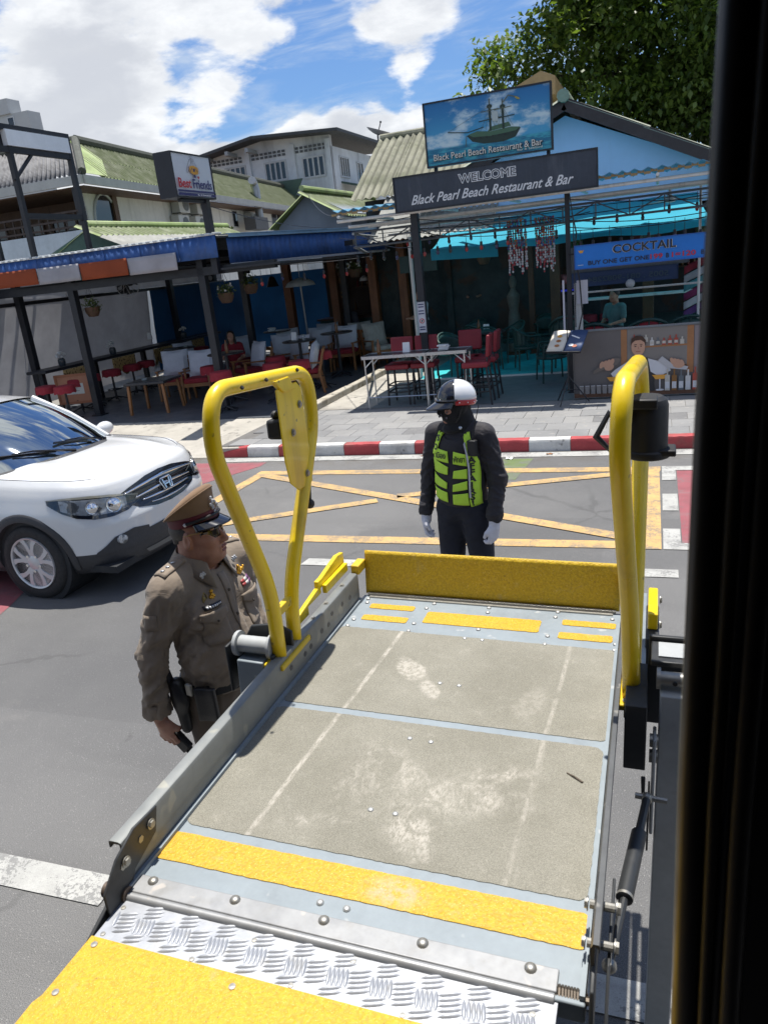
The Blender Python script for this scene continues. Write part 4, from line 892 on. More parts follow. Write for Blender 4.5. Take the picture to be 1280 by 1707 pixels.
P.ell(.905,.745,.015,.008, HA); P.ell(.985,.745,.015,.008, HA); P.line([(.885,.768),(.925,.772)], .009, HA); P.line([(.967,.772),(1.005,.768)], .009, HA); P.line([(.915,.668),(.975,.668)], .010, flatm('poster_lip', (.30,.10,.08))); P.line([(.945,.74),(.952,.70)], .006, flatm('poster_lip', (.30,.10,.08)))
P.poly([(.30,.37),(.66,.50),(.70,.58),(.62,.60),(.50,.54),(.30,.42)], flatm('shaker', (.13,.11,.10)))
for k in range(4): P.ell(.42+k*.05, .50+k*.012, .030, .055, I_SKIN, -.35)
P.ell(.53, .46, .07, .05, I_SKIN, .3)
P.poly([(1.22,.52),(1.36,.40),(1.62,.36),(1.64,.41),(1.40,.48),(1.28,.58)], flatm('pouring', (.40,.40,.42)))
for k in range(4): P.ell(1.42+k*.045, .50-k*.012, .028, .055, I_SKIN, .35)
P.ell(1.50,.44,.075,.045, I_SKIN, -.2)
for x, c in ((.60, I_AMBER), (1.25, I_AMBER)):
    P.poly([(x-.11,.31),(x+.11,.31),(x+.06,.245),(x-.06,.245)], c); P.rect(x-.009, .09, x+.009, .245, SH); P.ell(x, .085, .06, .014, SH)
for k in range(10):
    x = 1.32+k*.095; h = rnd.uniform(.24, .32); m_ = BG[(k*5+1) % 6]
    P.rect(x, .07, x+.07, h, m_); P.rect(x+.024, h, x+.046, h+.09, m_); P.rect(x+.005, .10, x+.065, .20, SH)
for k in range(6):
    x = .12+k*.085; P.poly([(x-.03,.07),(x+.03,.07),(x+.034,.20),(x-.034,.20)], flatm('glassware', (.20,.19,.19))); P.rect(x-.03,.19,x+.03,.197, SH)
P.done('print', S)
mb = MB()
for x in (-1.15, .3, 1.6): mb.beam((x, 12.06, .15), (x, 12.06, 1.17), .04, .04, (1,0,0))
mb.beam((-1.2, 12.06, 1.185), (1.7, 12.06, 1.185), .04, .03); build('rail_frame', mb, M_GSTEEL, S, world=True)
# narrow notice on the tall black post
S, P = box_sign('post_notice', 'narrow white notice with a red round symbol fixed to the tall black post', (-3.77, 12.53, 1.30), (1,0,0), .135, .50, .012, flatm('notice_white', (.55,.57,.62)), flatm('notice_edge', (.4,.42,.48)), .004, cat='notice')
P.ell(.067, .19, .042, .042, I_RED); P.ell(.067, .19, .028, .028, I_WHITE); P.line([(.045,.165),(.09,.215)], .010, I_RED); P.rect(.055, .175, .08, .205, I_BLACK)
for y in (.30, .345, .41, .45): P.rect(.02, y, .115, y+.018, I_NAVY)
P.rect(.02, .04, .115, .06, I_NAVY); P.rect(.02, .08, .115, .10, I_NAVY); P.done('print', S)
# leaning orange menu board by the counter
S, P = box_sign('menu_board', 'peach coloured menu board leaning behind the first red stools', (-11.85, 12.75, .35), (.97,.24,0), .8, .62, .03, flatm('peach_board', (.42,.18,.10)), flatm('peach_edge', (.36,.13,.06)), .05, cat='menu board')
P.rect(.2, .2, .6, .42, flatm('print_cream', (.55,.56,.52))); P.line([(.25,.35),(.55,.35)], .02, I_RED); P.line([(.25,.27),(.5,.27)], .015, I_GREY); P.done('print', S)
mb = MB(); mb.beam((-11.8, 12.8, .16), (-11.8, 12.8, .5), .03, .03, (1,0,0)); mb.beam((-11.15, 12.97, .16), (-11.15, 12.97, .5), .03, .03, (1,0,0)); build('leg', mb, M_WOODD, S, world=True)
S.rotation_euler = (.0, 0, 0)
# ================================================================ furniture and small things of the two bars
M_REDV = mat('red_vinyl', (.22,.012,.022), .5, var=.15, vs=6, bump=.1, bs=60); M_REDC = mat('red_cushion', (.26,.018,.03), .85, var=.15, vs=7, bump=.2, bs=120)
M_OAK = mat('chair_wood', (.26,.11,.035), .45, var=.3, vs=4, streak=((.10,.04,.012), .5, 20)); M_CUSHW = mat('white_cushion', (.50,.52,.58), .9, var=.1, vs=8, bump=.3, bs=50)
M_GRNR = mat('green_rattan', (.012,.05,.045), .5, var=.25, vs=20, bump=.4, bs=90); M_ALU = mat('aluminium', (.55,.56,.57), .32, metal=.9, var=.1, vs=6)
M_TTOP = mat('table_top', (.03,.03,.034), .3, var=.3, vs=4); M_WEAVE = mat('woven_cover', (.34,.33,.30), .9, var=.15, vs=10, streak=((.16,.14,.12), .5, 18), bump=.3, bs=70)
def cushion(mb, c, w, h, d, lean=0., n=8, rot=0., puff=.5, mi=0):
    """soft pillow: w wide (x), h high (z), d thick (y)"""
    R = Matrix.Rotation(rot, 3, 'Z') @ Matrix.Rotation(lean, 3, 'X'); c = Vector(c)
    for s in (-1, 1):
        def fn(u, v, s=s):
            x, z = u*2-1, v*2-1; e = (1-x**4)*(1-z**4); p = 1+.06*(abs(x*z))
            return c+R @ Vector((x*w/2*p, s*d/2*(e**puff), z*h/2*p))
        mb.grid(fn, n, n, mi, flip=(s > 0))
# --- pedestal stool with scalloped red cover
def make_stool(label, loc, group):
    r = thing('bar_stool', label, 'stool', loc, group=group)
    mb = MB(); mb.lathe([(.0,.60),(.19,.60),(.205,.62),(.205,.665),(.19,.69),(.12,.70),(0,.70)], n=18)
    n = 36
    for k in range(n): a, b = 2*pi*k/n, 2*pi*(k+1)/n; f = lambda q: .565-.025*abs(sin(q*4)); mb.add([(.207*cos(a),.207*sin(a),.625),(.207*cos(b),.207*sin(b),.625),(.214*cos(b),.214*sin(b),f(b)),(.214*cos(a),.214*sin(a),f(a))], [(0,3,2,1)])
    build('seat', mb, M_REDC, r)
    mb = MB(); mb.lathe([(.03,.02),(.025,.3),(.022,.6)], n=10); build('pedestal', mb, M_STEEL, r)
    mb = MB(); mb.tube([(.15*cos(a), .15*sin(a), .25) for a in (2*pi*k/14 for k in range(14))], .009, 6, closed=True)
    for k in range(3): a = 2*pi*k/3; mb.tube([(0,0,.25),(.15*cos(a),.15*sin(a),.25)], .007, 5)
    build('foot_ring', mb, M_STEEL, r)
    mb = MB()
    for k in range(5): a = 2*pi*k/5+.3; mb.tube([(0,0,.09),(.15*cos(a),.15*sin(a),.05),(.24*cos(a),.24*sin(a),.015)], [.018,.014,.012], 6)
    build('base', mb, M_STEEL, r)
    return r
GS = 'red stools of the left bar'
ST = [(-11.55,12.15,'red stool nearest the road at the long counter'), (-11.0,12.05,'red stool in front of the peach menu board'), (-11.5,13.0,'red stool half hidden by the first black post'), (-11.55,13.5,'red stool right behind the first black post'),
      (-11.55,14.2,'red stool just right of the first black post'), (-11.55,14.95,'red stool under the first glass flower vase on the counter'), (-11.55,15.5,'red stool touching the one under the glass vase'), (-11.55,17.1,'red stool behind the white cushioned armchairs'),
      (-11.55,18.0,'last red stool at the far end of the counter'), (-8.35,13.2,'red stool by the seated woman in red'), (-7.55,12.25,'red stool in front of the round tall table'), (-6.85,13.0,'red stool with its edge lit by the sun nearest the road'), (-6.35,13.1,'red stool with sunlit rim behind the yellow rail'), (-6.45,14.4,'red stool with a bright sunlit end by the terrace kerb'), (-7.3,14.0,'red stool left of the sunlit one by the kerb')]
st0 = None
for i, (x, y, l) in enumerate(ST):
    z = .16
    if st0 is None: st0 = make_stool(l, (x,y,z), GS)
    else: dup(st0, l, (x,y,z), i*.7, GS, (1,1,1.0 if i < 9 else 1.08))
# --- counter along the grey screen
ct = thing('long_counter', 'long dark counter table running along the grey tarpaulin', 'counter', (-11.95, 15.8, .16)); mb = MB(); mb.bb((-12.2, 12.4, 1.06), (-11.7, 19.4, 1.12)); build('top', mb, M_STEEL, ct, world=True, bevel=.01)
for y in (12.55, 14.2, 16.0, 17.8, 19.2):
    mb = MB(); mb.beam((-11.95, y, .16), (-11.95, y, 1.06), .1, .1, (1,0,0)); mb.beam((-12.2, y, .2), (-11.7, y, .2), .06, .06); build('leg', mb, M_STEEL, ct, world=True)
M_RUN = mat('patterned_runner', (.45,.30,.12), .9, var=.2, vs=9, fleck=((.05,.02,.01), 22, .56, 1.))
for k, (y, l) in enumerate(((13.3, 'amber and black patterned cloth on the counter behind the first post'), (14.9, 'amber and black patterned cloth on the counter beside the glass vase'), (16.5, 'amber patterned cloth behind the left white cushion'), (18.0, 'amber patterned cloth at the far end of the counter'))):
    mb = MB(); mb.grid(lambda u, v: Vector((-11.688+.004*sin(u*20), y-.42+u*.84, 1.06-v*(.30+.12*abs(sin(u*7+k))))), 20, 4); o = build('table_runner', mb, M_RUN, solid=.003); tag(o, l, 'cloth', 'patterned cloths on the counter')
# --- glass vases with pale flowers
M_FLW = mat('pale_flower', (.55,.56,.55), .8, var=.15, vs=30); M_VASE = mat('vase_dark', (.04,.05,.06), .2, var=.1)
for k, (x, y, z, l) in enumerate(((-11.95,14.9,1.12,'vase of pale flowers on the counter right of the first post'), (-11.95,13.2,1.12,'vase of flowers on the counter behind the first black post'), (-11.95,17.9,1.12,'vase of pale flowers on the counter in front of the blue tarpaulin'))):
    r = thing('flower_vase', l, 'vase', (x,y,z), group='vases on the counter'); mb = MB(); mb.lathe([(.06,0),(.08,.06),(.075,.13),(.05,.16)], n=14); build('vase', mb, M_VASE, r)
    mb = MB(); q = random.Random(k)
    for j in range(16): a, e = q.uniform(0, 6.3), q.uniform(.2, 1.5); mb.ball((.11*cos(a)*cos(e), .11*sin(a)*cos(e), .17+.11*sin(e)), q.uniform(.022,.034), 6)
    build('flowers', mb, M_FLW, r)
# --- wooden armchairs
def make_arm(label, loc, rz, group, cush, seat=M_REDC):
    r = thing('wooden_armchair', label, 'armchair', loc, rz, group)
    for sx in (-1, 1):
        mb = MB(); mb.beam((sx*.3,-.3,0), (sx*.29,-.29,.62), .05, .045, (1,0,0)); build('leg', mb, M_OAK, r, bevel=.006)
        mb = MB(); mb.beam((sx*.3,.34,0), (sx*.29,.27,.42), .05, .045, (1,0,0)); mb.beam((sx*.29,.27,.42), (sx*.28,.40,.86), .05, .045, (1,0,0)); build('leg', mb, M_OAK, r, bevel=.006)
        mb = MB(); mb.beam((sx*.295,-.34,.635), (sx*.29,.36,.60), .07, .03); build('armrest', mb, M_OAK, r, bevel=.008)
    mb = MB(); mb.beam((-.29,-.29,.36), (.29,-.29,.36), .03, .07); mb.beam((-.29,.27,.36), (.29,.27,.36), .03, .07); mb.beam((-.29,-.28,.35), (-.29,.26,.35), .03, .07); mb.beam((.29,-.28,.35), (.29,.26,.35), .03, .07); mb.beam((-.28,.39,.83), (.28,.39,.83), .03, .07); mb.beam((-.28,.345,.66), (.28,.345,.66), .025, .05); build('frame', mb, M_OAK, r)
    mb = MB(); mb.box((0,-.02,.44), (.54,.56,.11)); build('seat', mb, seat, r, bevel=.035, seg=3)
    mb = MB(); cushion(mb, (0,.20,.74), .54, .52, .17, -.25); build('cushion', mb, cush, r)
    return r
GA = 'wooden armchairs with pillows'
ar0 = make_arm('wooden armchair with white pillow left of its twin, facing the road', (-9.75,14.0,.16), .35, GA, M_CUSHW)
for x, y, rz, l in ((-8.9,13.65,.2,'wooden armchair with white pillow right beside the second black post'), (-8.0,15.9,.5,'armchair with pale pillow right of the woman in red'), (-7.5,15.3,-.3,'armchair with pale pillow in front of the round dark table'), (-7.6,17.0,.3,'armchair with grey pillow deep in the bar by the timber post'), (-6.95,16.9,.1,'armchair with grey pillow near the green counter')):
    dup(ar0, l, (x,y,.16), rz, GA)
for x, y, rz, l in ((-8.6,17.4,.6,'armchair with pale pillow near the blue tarpaulin'), (-9.3,16.4,.9,'armchair with pale pillow behind the woman in red'), (-6.6,13.9,-1.2,'armchair turned sideways by the terrace kerb'), (-8.2,14.6,-.6,'armchair with pale pillow between the tall round tables'), (-7.9,18.1,.2,'armchair in front of the counter of the left bar'), (-10.6,16.0,1.2,'armchair facing the long counter')):
    dup(ar0, l, (x,y,.16), rz, GA)
aw0 = make_arm('wide armchair with striped woven cover deep in the bar', (-6.75,17.6,.16), .5, 'armchairs with woven covers', M_WEAVE, M_WEAVE)
dup(aw0, 'armchair with woven cover and sunlit pillow nearest the white pipe', (-6.15,17.1,.16), .75, 'armchairs with woven covers')
# --- coffee table, round tall tables
cf = thing('coffee_table', 'low dark wooden table in front of the white cushioned armchairs', 'table', (-9.35,12.65,.16), .15); mb = MB(); mb.box((0,0,.60), (.85,.8,.05)); build('table_top', mb, M_TTOP, cf, bevel=.01)
for sx in (-1, 1):
    for sy in (-1, 1): mb = MB(); mb.beam((sx*.39,sy*.36,0), (sx*.36,sy*.33,.575), .06, .05, (1,0,0)); build('leg', mb, M_OAK, cf, bevel=.006)
def round_table(label, loc, h, r0, grp):
    r = thing('round_table', label, 'table', loc, group=grp); mb = MB(); mb.lathe([(0,h-.03),(r0-.01,h-.03),(r0,h-.02),(r0,h-.005),(r0-.01,h),(0,h)], n=28); build('table_top', mb, M_TTOP, r)
    mb = MB(); mb.lathe([(.04,.03),(.035,.4),(.03,h-.03)], n=10); build('column', mb, M_STEEL, r)
    mb = MB()
    for k in range(4): a = pi/2*k+.4; mb.tube([(0,0,.12),(.18*cos(a),.18*sin(a),.06),(.30*cos(a),.30*sin(a),.02)], [.03,.022,.016], 7)
    build('base', mb, M_STEEL, r); return r
rt0 = round_table('round tall table in front of the woman in red', (-7.95,13.2,.16), .98, .36, 'round tables')
dup(rt0, 'round dark table with glasses in the middle of the bar', (-7.0,14.6,.16), .3, 'round tables'); dup(rt0, 'round dark table beside the blue tarpaulin', (-9.0,17.6,.16), .5, 'round tables'); dup(rt0, 'round dark table between the second post and the long counter', (-10.2,15.0,.16), .1, 'round tables'); dup(rt0, 'round dark table nearest the green counter', (-6.65,15.8,.16), .8, 'round tables')
gl = thing('drinking_glass', 'empty drinking glass on the middle round table', 'glass', (-6.85,14.5,1.14)); mb = MB(); mb.lathe([(.03,0),(.035,.12)], n=12); build('glass', mb, mat('clear_glass', (.8,.85,.88), .05, trans=.9, var=0), gl, solid=.003)
# --- tall tables and red bar chairs of the restaurant
def tall_table(label, loc, w, d_):
    r = thing('tall_table', label, 'table', loc, group='tall tables by the black post'); mb = MB(); mb.box((0,0,.875), (w,d_,.02)); build('table_top', mb, M_TTOP, r)
    mb = MB()
    for a, b in (((-w/2,-d_/2-.008),(w/2,-d_/2-.008)), ((-w/2,d_/2+.008),(w/2,d_/2+.008)), ((-w/2-.008,-d_/2),(-w/2-.008,d_/2)), ((w/2+.008,-d_/2),(w/2+.008,d_/2))): mb.beam((*a,.868), (*b,.868), .016, .05)
    build('rim', mb, M_ALU, r)
    for sx in (-1, 1):
        for sy in (-1, 1):
            mb = MB(); x, y = sx*(w/2-.03), sy*(d_/2-.03); mb.tube([(x,y,0),(x,y,.845)], .014, 8); mb.tube([(x,y,.70),(x-sx*.16,y,.845)], .009, 6); build('leg', mb, M_ALU, r)
    mb = MB(); mb.tube([(-w/2+.03,-d_/2+.03,.2),(w/2-.03,-d_/2+.03,.2)], .010, 6); build('stretcher', mb, M_ALU, r); return r
tall_table('tall table with aluminium rim left of the black post', (-4.05,12.1,.15), 1.1, .45); tall_table('shorter tall table with aluminium rim right of the black post', (-3.2,12.12,.15), .7, .45)
def bar_chair(label, loc, rz):
    r = thing('bar_chair', label, 'bar chair', loc, rz, 'red bar chairs at the tall tables')
    for sx in (-1, 1):
        mb = MB(); mb.beam((sx*.19,-.2,0), (sx*.17,-.17,.6), .028, .028, (1,0,0)); build('leg', mb, M_STEEL, r); mb = MB(); mb.beam((sx*.19,.24,0), (sx*.17,.18,.6), .028, .028, (1,0,0)); mb.beam((sx*.17,.18,.6), (sx*.165,.23,1.0), .024, .02, (1,0,0)); build('leg', mb, M_STEEL, r)
    mb = MB()
    for z, a in ((.22,.195), (.34,.19)):
        mb.beam((-a,-.19,z), (a,-.19,z), .016, .02); mb.beam((-a,.21,z), (a,.21,z), .016, .02); mb.beam((-a,-.18,z), (-a,.2,z), .016, .02); mb.beam((a,-.18,z), (a,.2,z), .016, .02)
    build('stretcher', mb, M_STEEL, r)
    mb = MB(); mb.box((0,0,.645), (.42,.42,.09)); build('seat', mb, M_REDV, r, bevel=.025, seg=3)
    mb = MB(); mb.box((0,.22,.93), (.40,.06,.34), Matrix.Rotation(-.1, 3, 'X')); build('backrest', mb, M_REDV, r, bevel=.025, seg=3); return r
bc0 = bar_chair('red bar chair at the left end of the tall table', (-4.12,12.38,.15), 0)
for x, y, rz, l in ((-3.68,12.4,.05,'red bar chair right behind the tall black post'), (-3.0,12.75,.05,'red bar chair facing us behind the shorter tall table'), (-2.72,12.05,-1.5,'red bar chair seen from the side nearest the pavement'), (-2.7,12.6,-1.55,'red bar chair seen from the side behind the nearest one')): dup(bc0, l, (x,y,.15), rz, 'red bar chairs at the tall tables')
# --- green rattan armchairs
def rattan(label, loc, rz, red):
    r = thing('rattan_chair', label, 'chair', loc, rz, 'green rattan chairs')
    for sx in (-1, 1):
        for sy in (-1, 1): mb = MB(); mb.tube([(sx*.25,sy*.24,0),(sx*.23,sy*.22,.43)], .016, 7); build('leg', mb, M_GRNR, r)
    mb = MB(); mb.lathe([(0,.41),(.27,.41),(.29,.43),(.28,.455),(0,.46)], n=20); build('seat', mb, M_GRNR, r)
    mb = MB(); arc = [(a, .29, .66+.17*max(0, sin(a))**1.5) for a in (pi*(-.22+1.44*k/20) for k in range(21))]
    mb.tube([(q*cos(a), q*sin(a), z) for a, q, z in arc], .02, 8); mb.tube([(.29*cos(a), .29*sin(a), .50+.0*z) for a, q, z in arc], .012, 6)
    for a, q, z in arc[::2]: mb.tube([(.275*cos(a), .275*sin(a), .45), (q*cos(a), q*sin(a), z)], .008, 5)
    for sg in (0, -1): a, q, z = arc[sg]; mb.tube([(q*cos(a), q*sin(a), z), (.24*(1 if sg == 0 else -1), -.22, .44)], .018, 7)
    build('back_frame', mb, M_GRNR, r)
    mb = MB(); mb.grid(lambda u, v: Vector(((.28-.004)*cos(pi*(.12+.76*u)), (.28-.004)*sin(pi*(.12+.76*u)), .47+v*(.18+.15*sin(pi*(.12+.76*u))**1.5))), 14, 4); build('back_panel', mb, M_REDC if red else M_GRNR, r, solid=.01); return r
gr = [rattan('dark green rattan armchair alone on the shaded front floor', (-1.75,13.9,.15), -1.2, False), None]
gred = rattan('green rattan chair with red back behind the poster, left one', (-.95,13.3,.15), pi, True)
for x, y, rz, l in ((-1.55,14.9,pi,'green rattan chair beside the white post'), (-3.25,15.6,.3,'green rattan chair on the turquoise floor nearest the red bar chairs'), (-2.95,16.6,-.9,'green rattan chair deeper on the turquoise floor'), (-3.9,15.2,.9,'green rattan chair left of the glass table'), (-3.7,16.8,2.6,'green rattan chair behind the glass table'), (-2.4,15.4,1.9,'green rattan chair on the lit edge of the turquoise floor'), (-2.3,17.6,.2,'green rattan chair by the timber pillar'), (-4.0,17.8,-.4,'green rattan chair farthest back on the turquoise floor'), (.5,13.4,pi,'green rattan chair at the right end behind the poster')): dup(gr[0], l, (x,y,.16), rz, 'green rattan chairs').scale = (1.25 if y < 15 and x > -1.6 and rz > 3 else 1,)*3
gred.scale = (1.25,)*3
dup(gred, 'green rattan chair with red back in the middle behind the poster', (-.15,13.4,.15), pi+.1)
gt = round_table('glass topped table between the rattan chairs on the turquoise floor', (-3.4,16.1,.16), .72, .42, None)
gt2 = round_table('green table behind the bartender poster', (-.5,13.95,.16), .74, .5, None)
for o_, lab in ((gt, 0), (gt2, 0)): 
    if 'group' in o_: del o_['group']
for x, y, l in ((-.95,13.9,'small white menu holder on the green table, left'), (.25,13.95,'small white menu holder at the right end behind the poster')):
    mb = MB(); mb.ball((0,0,.03), (.04,.03,.03), 8); mb.ball((-.03,0,.05), (.02,.02,.025), 6); mb.ball((.03,0,.05), (.02,.02,.025), 6); mb.box((0,0,.07), (.07,.004,.06)); o = build('menu_holder', mb, M_FLW); o.location = (x,y,.90); tag(o, l, 'menu holder')
# --- music-stand style menu on a tripod
ms = thing('menu_stand', 'black tripod stand holding an open menu with food photos', 'menu stand', (-1.25,11.72,.15), -.32); mb = MB()
for k in range(3): a = 2*pi*k/3+.5; mb.tube([(0,0,.42),(.30*cos(a),.30*sin(a),.012)], .010, 6); mb.tube([(0,0,.22),(.16*cos(a),.16*sin(a),.2)], .006, 5)
build('tripod', mb, M_STEEL, ms); mb = MB(); mb.tube([(0,0,.2),(0,0,.86)], .012, 8); mb.tube([(0,0,.86),(-.02,.05,1.5)], .006, 6); build('pole', mb, M_STEEL, ms)
R_ = Matrix.Rotation(radians(42), 3, 'X'); rest_ = lambda x, y, z=0: Vector((0,-.02,.93))+R_ @ Vector((x, y, z))
mb = MB(); mb.box(rest_(0,0,-.01), (.54,.40,.008), R_); mb.box(rest_(0,-.20,.01), (.54,.010,.035), R_); build('tray', mb, M_STEEL, ms)
for s, m_, lab in ((-1, flatm('menu_page', (.62,.58,.50)), 'pale page with dishes'), (1, flatm('menu_page_blue', (.04,.07,.16)), 'dark blue page')):
    mb = MB(); mb.grid(lambda u, v: rest_(s*(.005+.27*u), -.19+.40*v, .006+.020*sin(u*pi)), 8, 3, flip=(s < 0)); pg = build('page', mb, m_, ms, label=lab, solid=.003)
MZ = Matrix.Rotation(-.32, 3, 'Z'); PR = Print(ms.location+MZ @ rest_(0,0,.030), MZ @ R_ @ Vector((1,0,0)), MZ @ R_ @ Vector((0,1,0)))
for x, y, c in ((-.13,.09,I_AMBER), (-.12,.0,flatm('food', (.30,.11,.03))), (-.12,-.09,flatm('food2', (.36,.15,.05))), (.16,-.10,flatm('food3', (.40,.12,.06))), (.10,-.08,I_WHITE)): PR.ell(x, y, .04, .025, c)
PR.line([(.06,.10),(.2,.04)], .02, I_WHITE); PR.done('print', ms)
# --- hanging flower pots
M_POT = mat('pot', (.075,.04,.022), .7, var=.3, vs=9); M_PLANT = leaf_mat('pot_plant', (.05,.09,.02), (.16,.19,.08), .2)
def pot(label, loc, seed, fl=0):
    r = thing('hanging_pot', label, 'hanging plant', loc, group='hanging flower pots'); mb = MB(); mb.lathe([(0,-.13),(.09,-.12),(.14,-.03),(.15,.05),(.155,.06)], n=16); build('pot', mb, M_POT, r)
    mb = MB()
    for k in range(3): a = 2*pi*k/3; mb.tube([(.14*cos(a),.14*sin(a),.05),(0,0,.5)], .004, 4)
    mb.tube([(0,0,.5),(0,0,.72)], .004, 4); build('hanger', mb, M_STEEL, r)
    q = random.Random(seed); mb = MB()
    for k in range(170):
        a, e, L = q.uniform(0, 6.28), q.uniform(-.5, 1.3), q.uniform(.08, .2); p = Vector((cos(a)*cos(e), sin(a)*cos(e), sin(e)))*L*q.uniform(.7, 1.1)+Vector((0,0,.07)); t_ = Vector((q.gauss(0,1), q.gauss(0,1), q.gauss(0,1))).normalized()*.035; s_ = t_.cross(Vector((q.gauss(0,1), q.gauss(0,1), q.gauss(0,1)))).normalized()*.013
        mb.add([p-t_, p+s_, p+t_, p-s_], [(0,1,2,3)])
    build('leaves', mb, M_PLANT, r, smooth=0)
    if fl:
        mb = MB()
        for k in range(fl): a = q.uniform(0, 6.28); mb.ball((.13*cos(a), .13*sin(a), q.uniform(.1,.22)), .02, 6)
        build('flowers', mb, M_FLW, r)
    return r
pot('hanging pot of green leaves right of the first black post', (-10.45,12.7,2.2), 1); pot('hanging pot of pale leaves right of the second black post', (-7.55,12.9,2.2), 2, 14); pot('small dark hanging pot behind the pale leaved one', (-7.5,13.8,2.3), 3); pot('hanging pot of white flowers by the far timber posts', (-6.6,17.2,2.35), 4, 22)
# --- ceiling fan unit, speakers, bell, dome lamp, bulbs, beads
fa = thing('wall_fan', 'dark caged fan hanging under the canvas valance', 'fan', (-10.2,13.6,2.65)); mb = MB()
for k in range(10): a = 2*pi*k/10; mb.tube([(.30*cos(b)*cos(a)*0+.3*cos(a)*sin(b), -.10*cos(b), .3*sin(a)*sin(b)) for b in (pi*j/8 for j in range(9))], .004, 4)
mb.tube([(.3*cos(a),0,.3*sin(a)) for a in (2*pi*k/20 for k in range(20))], .007, 5, closed=True); build('cage', mb, M_GSTEEL, fa); mb = MB()
for k in range(4):
    a = pi/2*k; mb.add([(0,-.01,0),(.25*cos(a-.3),.02,.25*sin(a-.3)),(.25*cos(a+.35),-.03,.25*sin(a+.35))], [(0,1,2)])
build('blades', mb, M_DARK, fa, solid=.004); mb = MB(); mb.lathe([(.07,0),(.08,.1),(.05,.2)], axis='y', n=12); mb.tube([(0,.1,0),(0,.12,.35)], .02, 6); build('motor', mb, M_DARK, fa)
for x, y, z, l in ((-12.3,16.2,2.62,'small dark loudspeaker above the grey screen'), (-12.3,20.4,2.62,'small dark loudspeaker above the blue tarpaulin'), (-8.9,16.2,2.72,'dark loudspeaker box right of the second post')):
    r = thing('loudspeaker', l, 'loudspeaker', (x,y,z), group='small loudspeakers under the roof'); mb = MB(); mb.box((0,0,0), (.2,.2,.3)); build('cabinet', mb, M_DARK, r, bevel=.015); mb = MB(); mb.lathe([(.07,-.106),(.05,-.104)], (0,0,-.04), 14, 'y'); mb.lathe([(.035,-.106),(.02,-.104)], (0,0,.08), 12, 'y'); build('cone', mb, M_GSTEEL, r)
be = thing('brass_bell', 'dark bell hanging in front of the blue tarpaulin', 'bell', (-8.95,17.6,2.2)); mb = MB(); mb.lathe([(.16,0),(.13,.05),(.09,.16),(.07,.22),(.02,.25),(.0,.26)], n=16); build('bell', mb, mat('bell_dark', (.05,.035,.02), .4, metal=.6), be); mb = MB(); mb.tube([(0,0,.25),(0,0,.8)], .006, 5); build('hanger', mb, M_STEEL, be)
dl = thing('dome_lamp', 'white dome shade over the bar counter', 'lamp', (-8.2,17.6,2.15)); mb = MB(); mb.lathe([(.38,0),(.33,.08),(.2,.15),(.05,.19),(0,.19)], n=22); build('shade', mb, mat('shade_white', (.60,.66,.68), .5), dl, solid=.006); mb = MB(); mb.tube([(0,0,.18),(0,0,1.0)], .008, 5); mb.tube([(0,0,.1),(.02,0,-1.2)], .025, 7); build('stem', mb, M_GSTEEL, dl)
def bulb(name, label, m, group):
    r = thing(name, label, 'bulb', (0,0,-5), group=group); mb = MB(); mb.tube([(0,0,0),(0,0,.16)], .004, 4); mb.lathe([(.0,-.0),(.022,-.005),(.024,-.06),(.018,-.07)], n=8); build('socket', mb, M_STEEL, r)
    mb = MB(); mb.ball((0,0,-.10), (.030,.030,.042), 8); build('globe', mb, m, r); return r
protos = [bulb('festoon_bulb', 'red bulb of the festoon strings under the restaurant signs', mat('bulb_red', (.30,.02,.02), .15, var=0), 'red festoon bulbs'), bulb('festoon_bulb', 'dark blue bulb of the festoon strings under the restaurant signs', mat('bulb_blue', (.02,.025,.09), .15, var=0), 'blue festoon bulbs'), bulb('festoon_bulb', 'black bulb of the festoon strings under the restaurant signs', mat('bulb_dark', (.02,.02,.025), .15, var=0), 'black festoon bulbs')]
q = random.Random(4); spots = [(-1.1+.19*k, 12.95, 2.62) for k in range(11)]+[(-4.9+.24*k, 13.0, 2.80) for k in range(15)]+[(-4.8+.42*k, 14.2, 2.98) for k in range(8)]+[(-1.0+.4*k, 14.1, 3.0) for k in range(6)]+[(-6.6+.3*k, 12.6+.25*k, 2.62) for k in range(6)]
used = set()
for x, y, z in spots:
    k = q.choices((0, 1, 2), (.4, .25, .35))[0]; L_ = (x+q.uniform(-.04,.04), y, z-.14+q.uniform(-.03,.03))
    if k not in used: used.add(k); protos[k].location = L_
    else: dup(protos[k], protos[k]['label'], L_, 0., protos[k]['group'])
cb = thing('light_cable', 'sagging black cables that carry the festoon bulbs', 'cable', (-2,13,2.7))
def sag(p, q_, s, r=.006, n=24):
    p, q_ = Vector(p), Vector(q_); return [p.lerp(q_, k/n)-Vector((0,0,s*4*(k/n)*(1-k/n))) for k in range(n+1)]
mb = MB()
for p, q_, s in (((-1.3,12.95,2.64),(2.4,12.95,2.62),.02), ((-5,13.0,2.82),(-1.3,13.0,2.82),.03), ((-4.9,14.2,3.0),(-1.2,14.2,3.0),.02), ((-1.2,14.1,3.02),(2.5,14.1,3.02),.02), ((-6.7,12.5,2.68),(-5.0,14.0,2.62),.04), ((-3.7,12.6,2.9),(-1.3,12.6,2.75),.12), ((-5.6,14,3.0),(-3.7,12.6,2.95),.08)): mb.tube(sag(p, q_, s), .006, 5)
